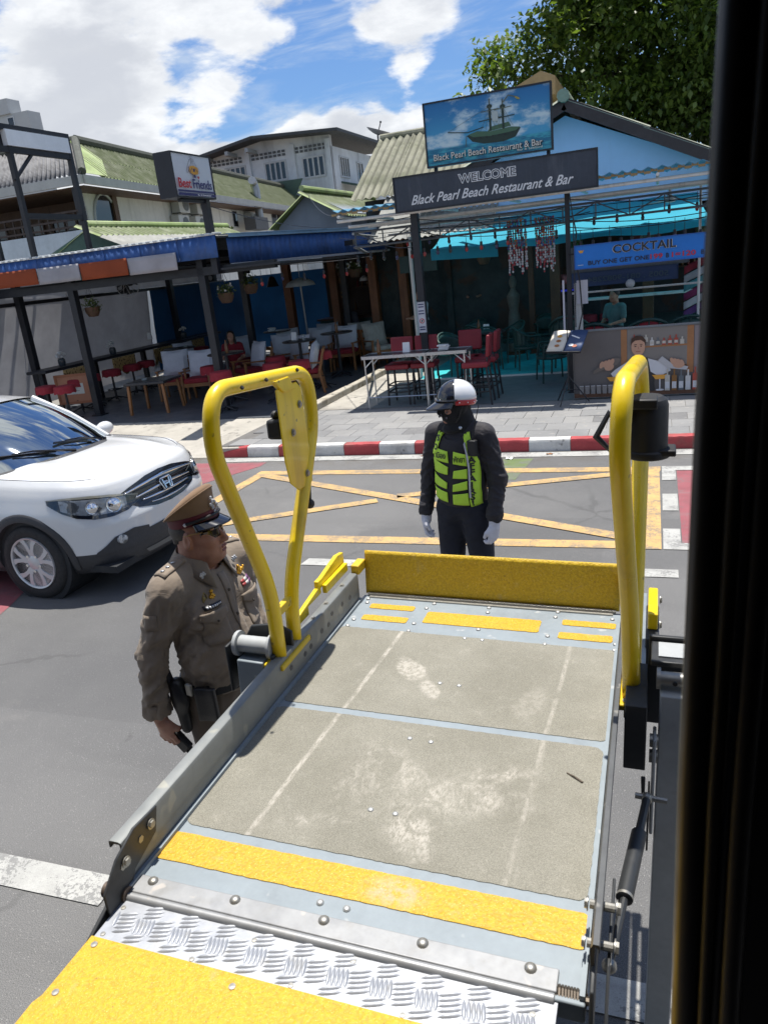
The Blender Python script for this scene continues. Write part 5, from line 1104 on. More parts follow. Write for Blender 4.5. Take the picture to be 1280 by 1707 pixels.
mb.tube([(-1.22,12.6,2.9),(-1.16,12.58,2.6),(-1.2,12.6,2.3),(-1.13,12.6,1.9),(-1.1,12.6,1.4),(-1.16,12.6,1.15)], .012, 6); mb.tube([(-1.25,12.57,3.2),(-1.2,12.55,2.8),(-1.2,12.55,1.2)], .008, 5); build('wire', mb, M_STEEL, cb, world=True)
BC = [mat('bead_%d' % i, c, .15, var=0, spec=.8) for i, c in enumerate([(.5,.5,.52), (.3,.02,.03), (.03,.04,.25), (.02,.2,.15), (.35,.12,.02)])]
for x, l in ((-2.2,'left bundle of coloured bead strands hanging before the awning'), (-1.74,'right bundle of coloured bead strands hanging before the awning')):
    r = thing('bead_curtain', l, 'bead curtain', (x,13.4,2.9), group='bead curtains')
    for k in range(11):
        mb = MB(); L_ = q.uniform(.66,.86); sx = -.15+k*.030+q.uniform(-.01,.01); sy = q.uniform(-.05,.05); z = 0.; i = 0
        while z < L_: mb.ball((sx+q.uniform(-.006,.006), sy, -z), (.016,.016,.021), 6, mi=(q.choice((1,2,3,4)) if z < L_*.55 else q.choice((0,0,1)))); z += .038
        build('strand', mb, BC, r)
# --- clothes rack at the far right, papers, fridge
cr = thing('striped_cloths', 'colourful striped cloths hanging at the right end of the restaurant', 'textiles', (.75,15,1.0))
for k, c in enumerate([(.30,.03,.05), (.45,.47,.5), (.08,.30,.34), (.20,.03,.10), (.45,.46,.48), (.10,.04,.16)]):
    mb = MB(); mb.grid(lambda u, v: Vector((.45+.6*u-.05*k*0, 15-.02*k+.03*sin(u*9+k), 1.98-k*.15-.13*v-.22*(1-u)**1.5*.6+.1*u)), 12, 3); build('cloth', mb, mat('stripe_%d' % k, c, .9, var=.15), cr, world=True, solid=.004)
wf = thing('paper_sheets', 'white sheets of paper pinned at the white post', 'papers', (-1.15,12.66,1.6)); mb = MB(); mb.box((-1.1,12.66,1.72), (.17,.006,.36), .15); build('sheet', mb, flatm('paper', (.5,.5,.56)), wf, world=True); mb = MB(); mb.box((-1.38,12.6,1.5), (.03,.01,.85)); build('strip', mb, flatm('paper', (.5,.5,.56)), wf, world=True)
gn = thing('globe_lamp', 'white globe lamp on the pipe behind the reversed banner', 'lamp', (-.42,13.8,1.72)); mb = MB(); mb.ball((0,0,0), .075, 12); build('globe', mb, mat('globe_white', (.5,.52,.55), .3), gn); mb = MB(); mb.tube([(-1.0,.05,-.085),(1.3,.05,-.085)], .018, 6); build('pipe', mb, M_WPIPE, gn)
# bar stock: bottles on the shelves behind the left counter
bt = []
for k in range(22):
    x = -6.2+(k % 11)*.16; z = 1.48 if k < 11 else 1.88
    if k < 3:
        mb = MB(); mb.lathe([(.034,0),(.036,.02),(.036,.17),(.014,.22),(.013,.29),(0,.29)], n=8); o = build('bottle', mb, BG[k*2]); bt.append(o)
    else: o = bt[k % 3].copy(); COL.objects.link(o)
    o.location = (x, 21.1, z); tag(o, ['brown bottle on the back shelves of the left bar', 'green bottle on the back shelves of the left bar', 'pale bottle on the back shelves of the left bar'][k % 3], 'bottle', ['brown bottles', 'green bottles', 'pale bottles'][k % 3]+' on the back shelves')
# ================================================================ white car
def decal(name, bvh, pts_fn, nu, nv, dirv, m, parent, off=.004, M=None, far=6., solid=0., smooth=60, label=None):
    """skin a grid of points onto a surface: each point is carried along dirv until it meets it, then lifted by off"""
    dirv = Vector(dirv).normalized(); vs = []; ok = []
    for j in range(nv+1):
        for i in range(nu+1):
            p = Vector(pts_fn(i/nu, j/nv)); h, n, _, _ = bvh.ray_cast(p-dirv*far/2, dirv, far)
            if h is None: ok.append(False); vs.append(p)
            else:
                if n.dot(dirv) > 0: n = -n
                ok.append(True); vs.append(h+n*off)
    mb = MB(); w = nu+1; fs = []
    for j in range(nv):
        for i in range(nu):
            q = (j*w+i, j*w+i+1, (j+1)*w+i+1, (j+1)*w+i)
            if all(ok[k] for k in q): fs.append(q)
    # make the faces look back against dirv
    if fs:
        a, b, c = (vs[fs[0][k]] for k in range(3))
        if (b-a).cross(c-a).dot(dirv) > 0: fs = [f[::-1] for f in fs]
    mb.add(vs, fs); return build(name, mb, m, parent, smooth=smooth, solid=solid, label=label)
def quad2(a, b, c, d_):      # bilinear patch: a lower-left, b lower-right, c upper-right, d upper-left
    a, b, c, d_ = map(Vector, (a, b, c, d_)); return lambda u, v: a*(1-u)*(1-v)+b*u*(1-v)+c*u*v+d_*(1-u)*v
def curvestrip(lo, hi):      # between two polylines
    lo, hi = [Vector(p) for p in lo], [Vector(p) for p in hi]
    def ev(P, u): f = u*(len(P)-1); i = min(int(f), len(P)-2); return P[i].lerp(P[i+1], f-i)
    return lambda u, v: ev(lo, u).lerp(ev(hi, u), v)

M_PAINT = mat('white_car_paint', (.62,.63,.635), .22, var=.02, vs=2, coat=.8)
M_PLAST = mat('dark_car_plastic', (.035,.036,.040), .55, var=.15, vs=20, bump=.1, bs=200); M_GLOSSB = mat('gloss_black', (.008,.008,.010), .12, var=0, coat=.5)
M_CHROME = mat('chrome', (.75,.76,.78), .12, metal=1., var=.03); M_TYRE = mat('tyre_rubber', (.018,.018,.019), .75, var=.2, vs=12, bump=.2, bs=60)
M_RIM = mat('alloy_rim', (.55,.555,.565), .35, metal=.35, var=.05); M_LAMPG = mat('lamp_glass', (.78,.82,.86), .04, trans=.85, var=0, ior=1.3); M_LAMPIN = mat('lamp_reflector', (.46,.48,.50), .4, metal=.3, var=.35, vs=22, col2=(.12,.125,.13), mask=(.50,.56), ms=13)
def lamp_cover():
    m = bpy.data.materials.new('lamp_cover'); m.use_nodes = True; t = NT(m.node_tree); g = t.node('BsdfGlossy', None, Color=(.9,.9,.9), Roughness=.03); tr = t.node('BsdfTransparent', None, Color=(.86,.88,.9))
    mx = t.node('MixShader', None, i0=t.math('ADD', t.math('MULTIPLY', t.node('Fresnel', None, IOR=1.35).outputs[0], .8), .03), i1=tr.outputs[0], i2=g.outputs[0]); t.l.new(mx.outputs[0], m.node_tree.nodes['Material Output'].inputs[0]); return m
def car_glass():
    m = bpy.data.materials.new('car_glass'); m.use_nodes = True; t = NT(m.node_tree)
    g = t.node('BsdfGlossy', None, Color=(.85,.92,.95), Roughness=.02); tr = t.node('BsdfTransparent', None, Color=(.16,.24,.25))
    f = t.math('ADD', t.node('Fresnel', None, IOR=1.5).outputs[0], .42)
    mx = t.node('MixShader', None, i0=f, i1=tr.outputs[0], i2=g.outputs[0]); t.l.new(mx.outputs[0], m.node_tree.nodes['Material Output'].inputs[0]); return m
M_CGLASS = car_glass()
car = thing('parked_car', 'white sport utility car waiting at the left edge beside the officer in khaki', 'car', (-5.06, 5.62, 0), radians(-1.5))
PLAN = [(.905,0),(.902,.15),(.893,.30),(.872,.45),(.835,.58),(.775,.69),(.69,.775),(.57,.838),(.42,.876),(.22,.898),(0,.908),(-.4,.912),(-1.0,.912),(-1.8,.912),(-2.5,.905),(-3.0,.885),(-3.35,.84),(-3.52,.72),(-3.58,.45),(-3.6,0)]
FRONT = [(.20,.14),(.26,.06),(.34,.03),(.42,.025),(.50,.03),(.58,.03),(.64,.028),(.70,.045),(.76,.075),(.84,.088),(.90,.105),(.965,.135),(1.01,.205)]
SIDE = [(.22,.07),(.27,.035),(.34,.015),(.42,.006),(.50,.002),(.58,.0),(.64,.0),(.70,.0),(.76,.004),(.84,.018),(.92,.034),(.99,.062),(1.03,.10)]
def pl(t):
    f = t*(len(PLAN)-1); i = min(int(f), len(PLAN)-2); k = f-i
    P = [Vector((*PLAN[max(0, min(len(PLAN)-1, j))], 0)) for j in (i-1, i, i+1, i+2)]
    if i == 0: P[0] = Vector((P[2].x, -P[2].y, 0))
    if i == len(PLAN)-2: P[3] = Vector((P[1].x, -P[1].y, 0))
    p = .5*((2*P[1])+(-P[0]+P[2])*k+(2*P[0]-5*P[1]+4*P[2]-P[3])*k*k+(-P[0]+3*P[1]-3*P[2]+P[3])*k**3)
    d = (P[2]-P[0]).lerp(P[3]-P[1], k); n = Vector((-d.y, d.x, 0)).normalized()          # inward
    if n.dot(-p+Vector((-1,0,0))) < 0: n = -n
    return p, n
def prof(A, s):
    f = s*(len(A)-1); i = min(int(f), len(A)-2); k = f-i; return A[i][0]*(1-k)+A[i+1][0]*k, A[i][1]*(1-k)+A[i+1][1]*k
def wall_pt(t, s):
    p, n = pl(t); w = max(0, min(1, (p.x-.30)/.50)); w = w*w*(3-2*w)
    if p.x < -2.9: w = 0
    zf, inf = prof(FRONT, s); zs, ins = prof(SIDE, s)
    z = zf*w+zs*(1-w); i_ = inf*w+ins*(1-w)
    if p.x < .5: z += max(0, min(1, (.5-p.x)/1.3))*.07*s**3
    fl = max(0, 1-((p.x)/.62)**2)*.022*math.exp(-((z-.72)/.16)**2) if p.x > -1 else 0       # flared wing over the wheel
    q = p+n*(i_-fl); return Vector((q.x, q.y, z))
NT_, NS_ = 190, 34
ts = [0]; 
for k in range(1, NT_+1):
    ts.append(k/NT_)
RA = .395
def side_wall(sy):
    V = []
    for j in range(NS_+1):
        for i in range(NT_+1):
            v = wall_pt(ts[i], j/NS_)
            for ax_ in (0.0, -2.62):
                r = sqrt((v.x-ax_)**2+(v.z-.34)**2)
                if v.y > .55 and RA-.03 < r < RA+.02: k = RA/r; v = Vector((ax_+(v.x-ax_)*k, v.y, .34+(v.z-.34)*k))
            V.append(Vector((v.x, v.y*sy, v.z)))
    white, dark = MB(), MB(); w = NT_+1
    white.v = V; dark.v = V
    for j in range(NS_):
        for i in range(NT_):
            q = (j*w+i, j*w+i+1, (j+1)*w+i+1, (j+1)*w+i); c = (V[q[0]]+V[q[1]]+V[q[2]]+V[q[3]])/4
            if any(sqrt((c.x-a)**2+(c.z-.34)**2) < RA-.004 and abs(c.y) > .55 for a in (0., -2.62)): continue
            (dark if j < 8 else white).f.append(q if sy > 0 else q[::-1])
    white.m = [0]*len(white.f); dark.m = [0]*len(dark.f); return white, dark
WH, DK = MB(), MB()
for sy in (1, -1):
    a, b = side_wall(sy); WH.add(a.v, a.f); DK.add(b.v, b.f)
# bonnet: from the top edge of the wings across, with two raised lines
def hood_pt(u, v):                       # u across -1..1, v from nose 0 to windscreen 1
    tq = v*.565
    e = wall_pt(.003+tq*.86 if v > 0 else .003, 1.0)
    return e
edge = [wall_pt(k/400, 1.0) for k in range(0, 260)]
edge = [e for e in edge if e.x > -.44]
def hood(u, v):
    yy = u                               # across
    x_end = -.06-.36*abs(u)**2.2         # base of the windscreen
    # front limit of the bonnet at this fraction across
    k = abs(u); f = k*(len(edge)-1)
    # bonnet rim split: the rim up to the wing corner is the front edge
    cut = next(i for i, e in enumerate(edge) if e.x < .60)
    fe = edge[min(cut, int(k*cut))]; i = k*cut; i0 = int(i); fe = edge[i0].lerp(edge[min(i0+1, len(edge)-1)], i-i0)
    # side rim for the outer boundary
    j = cut+v*(len(edge)-1-cut); j0 = int(j); se = edge[j0].lerp(edge[min(j0+1, len(edge)-1)], j-j0)
    c0 = edge[cut]
    back = Vector((x_end, k*.78, 1.085-.035*k*k))
    p = fe.lerp(Vector((fe.x*(1-v)+x_end*v, fe.y*(1-v)+(k*edge[-1].y)*v, fe.z*(1-v)+(1.13-.045*k*k)*v)), 1.0)
    if k > .999: p = se
    else:
        w = k**6; p = p.lerp(se, w)
    b = .034*sin(pi*min(1, v*1.02))**.7*(1-k**2.2)+.012*math.exp(-((k-.62)/.10)**2)*min(1, v*3)
    return Vector((p.x, p.y*(1 if u >= 0 else -1), p.z+b))
HO = MB(); HO.grid(lambda u, v: hood(u*2-1, v), 56, 30, flip=True)
body = MB(); body.add(WH.v, WH.f)
WALLV, WALLF = [Vector(v) for v in WH.v+DK.v], [f for f in WH.f]+[tuple(i+len(WH.v) for i in f) for f in DK.f]
build('body', body, M_PAINT, car, smooth=50); build('bumper_cladding', DK, M_PLAST, car, smooth=50); build('bonnet', HO, M_PAINT, car, smooth=60)
for sy in (1, -1):                        # shut lines of the bonnet and front door
    pts = [hood(sy*.965, k/20)+Vector((0, sy*.004, -.001)) for k in range(21)]; mb = MB(); mb.tube(pts, .0045, 5); build('shut_line', mb, M_GLOSSB, car)
CB = BVHTree.FromPolygons(WALLV, WALLF)
FD = (-1, 0, 0)
# lower dark front: fog lamp pockets, air intake, skid plate, grille
fr = lambda y, z: (2, y, z)
for sy in (1, -1):
    A_ = lambda y, z: (2, sy*y, z)
    decal('fog_pocket', CB, curvestrip([A_(.36,.40), A_(.55,.395), A_(.70,.392), A_(.80,.392)], [A_(.36,.525), A_(.52,.555), A_(.68,.525), A_(.79,.42)]), 44, 14, FD, M_PLAST, car, .007)
    mb = MB(); o = Vector((0,0,0)); h, n, _, _ = CB.ray_cast(Vector((2, sy*.635, .49)), Vector(FD), 3); q = Vector((1,.0,0)); mb.tube([h+Vector((-.01,0,0)), h+Vector((.014, sy*.004, 0))], .042, 16); mb.tube([h+Vector((.012,0,0)), h+Vector((.018, sy*.004, 0))], [.042,.03], 16); build('fog_lamp', mb, M_LAMPIN, car)
    # headlight wraps round the corner
    DD = (-.66, -sy*.75, 0) if False else (-.72, -sy*.69, 0)
    def hl(lo, hi):
        return curvestrip(lo, hi)
    P_ = lambda y, z: Vector((.9-max(0, y-.42)*.9, sy*y, z))
    lo = [P_(.44,.755), P_(.52,.715), P_(.62,.700), P_(.73,.705), P_(.83,.735), P_(.91,.79), P_(.98,.865)]
    hi = [P_(.44,.81), P_(.52,.848), P_(.62,.880), P_(.73,.900), P_(.83,.910), P_(.91,.912), P_(.98,.905)]
    hb = decal('headlight', CB, curvestrip(lo, hi), 36, 8, DD, M_GLOSSB, car, .003)
    decal('reflector', CB, curvestrip([p.lerp(q, .16) for p, q in zip(lo[1:6], hi[1:6])], [p.lerp(q, .86) for p, q in zip(lo[1:6], hi[1:6])]), 30, 8, DD, M_LAMPIN, hb, .006)
    for yy, zz, r in ((.60,.79,.056), (.73,.80,.044)):
        p = P_(yy, zz); h, n, _, _ = CB.ray_cast(p-Vector(DD)*2, Vector(DD), 5)
        mb = MB(); mb.lathe([(r*1.25,0),(r*1.2,.010),(r,.008),(r*.8,.016),(r*.3,.024),(0,.026)], n=18, M=n.to_track_quat('Z','Y').to_matrix()); mb.v = [Vector(v)+h+n*.004 for v in mb.v]; build('lens', mb, M_CHROME, hb)
    decal('trim', CB, curvestrip([p.lerp(q, .90) for p, q in zip(lo, hi)], hi), 36, 2, DD, mat('lamp_brow', (.45,.42,.33), .3, var=.05), hb, .009)
    decal('cover', CB, curvestrip(lo, hi), 36, 8, DD, MATS.setdefault('lamp_cover', None) or MATS.__setitem__('lamp_cover', lamp_cover()) or MATS['lamp_cover'], hb, .016)
def F_(y, z): return Vector((2, y, z))
decal('grille', CB, curvestrip([F_(-.50,.76), F_(-.40,.70), F_(-.2,.655), F_(0,.645), F_(.2,.655), F_(.40,.70), F_(.50,.76)], [F_(-.56,.845), F_(-.42,.885), F_(-.2,.925), F_(0,.935), F_(.2,.925), F_(.42,.885), F_(.56,.845)]), 44, 14, FD, M_GLOSSB, car, .003)
for z0, w, hh, dz in ((.868,.50,.026,-.030), (.792,.40,.024,-.012), (.728,.34,.020,.010), (.680,.26,.012,.018)):
    lo = [F_(w*(k/6-1), z0-dz*((k/6-1)**2)*-1 if False else z0+dz*((k/6-1)**2)) for k in range(13)]; hi = [p+Vector((0,0,hh*(1-.6*abs(k/6-1)))) for k, p in enumerate(lo)]
    decal('grille_bar', CB, curvestrip(lo, hi), 40, 2, FD, M_CHROME, car, .018, solid=.012)
for z0 in (.83, .757): 
    decal('grille_slat', CB, curvestrip([F_(-.40,z0), F_(0,z0), F_(.40,z0)], [F_(-.40,z0+.010), F_(0,z0+.010), F_(.40,z0+.010)]), 30, 1, FD, M_PLAST, car, .010, solid=.008)
decal('air_intake', CB, curvestrip([F_(-.42,.39), F_(0,.385), F_(.42,.39)], [F_(-.42,.50), F_(0,.51), F_(.42,.50)]), 40, 8, FD, M_PLAST, car, .006)
decal('skid_plate', CB, curvestrip([F_(-.40,.285), F_(0,.28), F_(.40,.285)], [F_(-.44,.325), F_(0,.335), F_(.44,.325)]), 30, 3, FD, mat('skid_grey', (.16,.165,.17), .4, metal=.5), car, .006)
# badge: rounded frame with an upright letter
h, n, _, _ = CB.ray_cast(Vector((2,0,.80)), Vector(FD), 3); B0 = h+Vector((.028,0,0)); bz = Vector((-.28,0,1)).normalized(); by = Vector((0,1,0)); bd = by.cross(bz)
mb = MB(); ring = [(-.062,-.036),(-.050,-.052),(.050,-.052),(.062,-.036),(.078,.040),(.066,.056),(-.066,.056),(-.078,.040)]
mb.tube([B0+by*x+bz*y for x, y in ring], .0075, 8, closed=True)
for s in (-1, 1): mb.beam(B0+by*s*.030+bz*-.042, B0+by*s*.046+bz*.045, .017, .012, bd)
mb.beam(B0+by*-.036+bz*-.004, B0+by*.036+bz*-.004, .012, .016, bd); build('badge', mb, M_CHROME, car)
# glasshouse
WB = lambda u: Vector((-.06-.36*abs(u)**2.2, u*.775, 1.128-.05*u*u)); WT = lambda u: Vector((-.98-.10*u*u, u*.575, 1.585-.045*u*u))
def ws(u, v):
    u = u*2-1; p = WB(u).lerp(WT(u), v); b = sin(pi*v)*.03; return p+Vector((b*.6, 0, b))
mb = MB(); mb.grid(ws, 24, 12, flip=False); build('windscreen', mb, M_CGLASS, car, smooth=180)
def roof(u, v):
    u = u*2-1; a = WT(u); b = Vector((-3.05, u*.56, 1.60-.05*u*u)); p = a.lerp(b, v); return p+Vector((0,0,.065*sin(pi*min(1, v*.9+.06))))
mb = MB(); mb.grid(roof, 20, 20); build('roof', mb, M_PAINT, car, smooth=180)
for s in (1, -1):
    sill = lambda v: Vector((-.44-2.8*v, s*(.815-.02*v), 1.05+.10*v)); rail = lambda v: Vector((-1.08-1.97*v, s*(.578), 1.545+.05*sin(pi*v)))
    mb = MB(); mb.tube([WB(s*1.0)+Vector((.03,0,-.01)), WB(s).lerp(WT(s), .5)+Vector((.02,0,.03)), WT(s)+Vector((0,0,.0))], [.035,.032,.035], 8); build('pillar', mb, M_PAINT, car)
    mb = MB(); mb.grid(lambda u, v: sill(u).lerp(rail(u), v)+Vector((0, s*.035*sin(pi*v), 0)), 20, 8, flip=(s < 0)); build('side_window', mb, M_CGLASS, car, smooth=180)
    mb = MB(); mb.tube([sill(k/8)+Vector((0,s*.006,0)) for k in range(9)], .012, 6); build('window_trim', mb, M_GLOSSB, car)
    for v in (.34, .68): mb = MB(); mb.grid(lambda a, b: sill(v+a*.05).lerp(rail(v+a*.05), b)+Vector((0, s*(.035*sin(pi*b)+.006), 0)), 2, 8, flip=(s < 0)); build('door_pillar', mb, M_GLOSSB, car)
    mb = MB(); mb.grid(lambda u, v: Vector((-.42-2.9*u, s*(.80+.03*(1-v)), .0))+Vector((0,0,1.00+.08*u+.055*v)), 16, 2, flip=(s < 0)); build('shoulder', mb, M_PAINT, car, smooth=180)
    mr = MB(); mr.ball((-.60, s*.99, 1.11), (.07,.12,.075), 14); build('mirror', mr, M_PAINT, car); mr = MB(); mr.tube([(-.60, s*.82, 1.04),(-.60, s*.95, 1.09)], .03, 8); build('mirror_stalk', mr, M_GLOSSB, car)
# black cowl with wipers
mb = MB(); mb.grid(lambda u, v: WB(u*2-1)+Vector((.02+.10*(1-v), 0, -.012+.012*v))+Vector((0,0,.012)), 24, 3); build('cowl', mb, M_PLAST, car, smooth=180)
def on_ws(u, v): return ws((u+1)/2, v)+Vector((.014,0,.018))
for a, b in (((.55,.02),(-.22,.16)), ((-.12,.02),(-.86,.20))):
    mb = MB(); p, q_ = on_ws(*a), on_ws(*b); mid = on_ws((a[0]*.45+b[0]*.55), a[1]*.45+b[1]*.55); mb.tube([p+Vector((.05,0,-.01)), mid+Vector((.01,0,.02)), on_ws(b[0]*.8+a[0]*.2, b[1]*.8+a[1]*.2)+Vector((.0,0,.012))], [.014,.009,.006], 6); mb.beam(on_ws(a[0]*.75+b[0]*.25, .055), q_, .010, .022, (.6,0,.8)); build('wiper', mb, M_GLOSSB, car)
# dark cabin: dashboard, seats, sun strip on the dash
mb = MB(); mb.grid(lambda u, v: Vector((-.14-.30*v-.30*abs(u*2-1)**2.2, (u*2-1)*.72, 1.10-.05*(u*2-1)**2-.02*v)), 14, 3); build('dashboard', mb, mat('dash_dark', (.05,.055,.06), .7), car, smooth=180)
mb = MB(); mb.bb((-3.0,-.75,.45), (-.45,.75,.55)); mb.bb((-3.1,-.75,.45), (-3.0,.75,1.5)); build('cabin_floor', mb, M_DARK, car)
for s in (-.37,.37):
    mb = MB(); mb.box((-1.15,s,.95), (.16,.48,.75), Matrix.Rotation(-.2, 3, 'Y')); mb.box((-1.30,s,1.40), (.10,.26,.2), Matrix.Rotation(-.2, 3, 'Y')); build('seat', mb, mat('seat_dark', (.04,.04,.042), .8), car, bevel=.05, seg=3)
mb = MB(); mb.bb((-1.0,-.03,1.47), (-.96,.10,1.53)); build('rear_view_mirror', mb, M_DARK, car, bevel=.01)
# wheels
def wheel(x, s):
    mb = MB(); mb.lathe([(.235,-.10),(.262,-.112),(.315,-.108),(.338,-.088),(.343,-.05),(.343,.05),(.338,.088),(.315,.108),(.262,.112),(.235,.10)], n=40, axis='y')
    for k in range(0): pass
    w = build('tyre', mb, M_TYRE, car, smooth=60); w.location = (x, s*.80, .343); w.name = 'wheel'
    mb = MB(); mb.lathe([(.238,s*.10),(.236,s*.118),(.222,s*.112),(.212,s*.06),(.205,-s*.06)][::(1 if s > 0 else -1)], n=40, axis='y')
    for k in range(5):
        a0 = 2*pi*k/5+.31
        for sg in (-1, 1):
            P4 = [(.045, a0+sg*.10), (.115, a0+sg*.13), (.175, a0+sg*.22), (.228, a0+sg*.33)]; W4 = (.030,.022,.025,.036); top, bot = [], []
            V = []
            for (r_, an), w_ in zip(P4, W4):
                c_, n_ = Vector((cos(an), 0, sin(an))), Vector((-sin(an), 0, cos(an)))
                for q, dy in ((-1,-.026),(-.75,0),(.75,0),(1,-.026)): V.append(c_*r_+n_*w_*q+Vector((0, s*(.098+.010*(r_ > .1)+dy), 0)))
            F4 = [(i*4+q, i*4+q+1, (i+1)*4+q+1, (i+1)*4+q) for i in range(3) for q in range(3)]
            mb.add(V, F4 if s < 0 else [f[::-1] for f in F4])
    mb.lathe([(.07,s*.07),(.072,s*.098),(.05,s*.108),(.0,s*.110)][::(1 if s > 0 else -1)], n=20, axis='y')
    build('rim', mb, M_RIM, w, smooth=40)
    mb = MB()
    for k in range(5): a = 2*pi*k/5+.31+pi/5; mb.tube([(.075*cos(a), s*.09, .075*sin(a)), (.075*cos(a), s*.112, .075*sin(a))], .013, 8)
    build('lug_nuts', mb, M_CHROME, w, kind='stuff')
    mb = MB(); mb.lathe([(.0,s*.02),(.20,s*.02),(.205,-s*.05),(0,-s*.06)][::(1 if s > 0 else -1)], n=30, axis='y'); build('brake_disc', mb, mat('brake_dark', (.045,.04,.038), .5, metal=.6), w)
for x in (0, -2.62):
    for s in (1, -1): wheel(x, s)
for s in (1, -1):
    for x in (0, -2.62):
        mb = MB(); lip = [(x+RA*cos(a)*1.0, .34+RA*sin(a)) for a in (radians(-9)+k*radians(198)/30 for k in range(31))]
        pts = []
        for px, pz in lip:
            h, n, _, _ = CB.ray_cast(Vector((x+(px-x)*1.03, s*2, .34+(pz-.34)*1.03)), Vector((0,-s,0)), 4); yy = h.y if h else s*.905; pts.append((px, yy, pz))
        V = []
        for px, py, pz in pts:
            dx, dz = (px-x)/RA, (pz-.34)/RA
            V += [(px-dx*.03, py-s*.10, pz-dz*.03), (px-dx*.008, py+s*.006, pz-dz*.008), (px+dx*.05, py+s*.010, pz+dz*.05), (px+dx*.062, py-s*.004, pz+dz*.062)]
        mb.add(V, [(i*4+q, i*4+q+1, i*4+q+5, i*4+q+4) for i in range(30) for q in range(3)]); build('wheel_arch', mb, M_PLAST, car, smooth=60)
        mb = MB(); mb.lathe([(RA-.01, s*.88),(RA-.005, s*.45)], (x,0,.34), 30, 'y'); build('wheel_well', mb, M_DARK, car)
mb = MB(); mb.bb((-3.4,-.8,.24), (.80,.8,.30)); mb.bb((.3,-.7,.3), (.62,.7,.85)); build('underbody', mb, M_DARK, car)
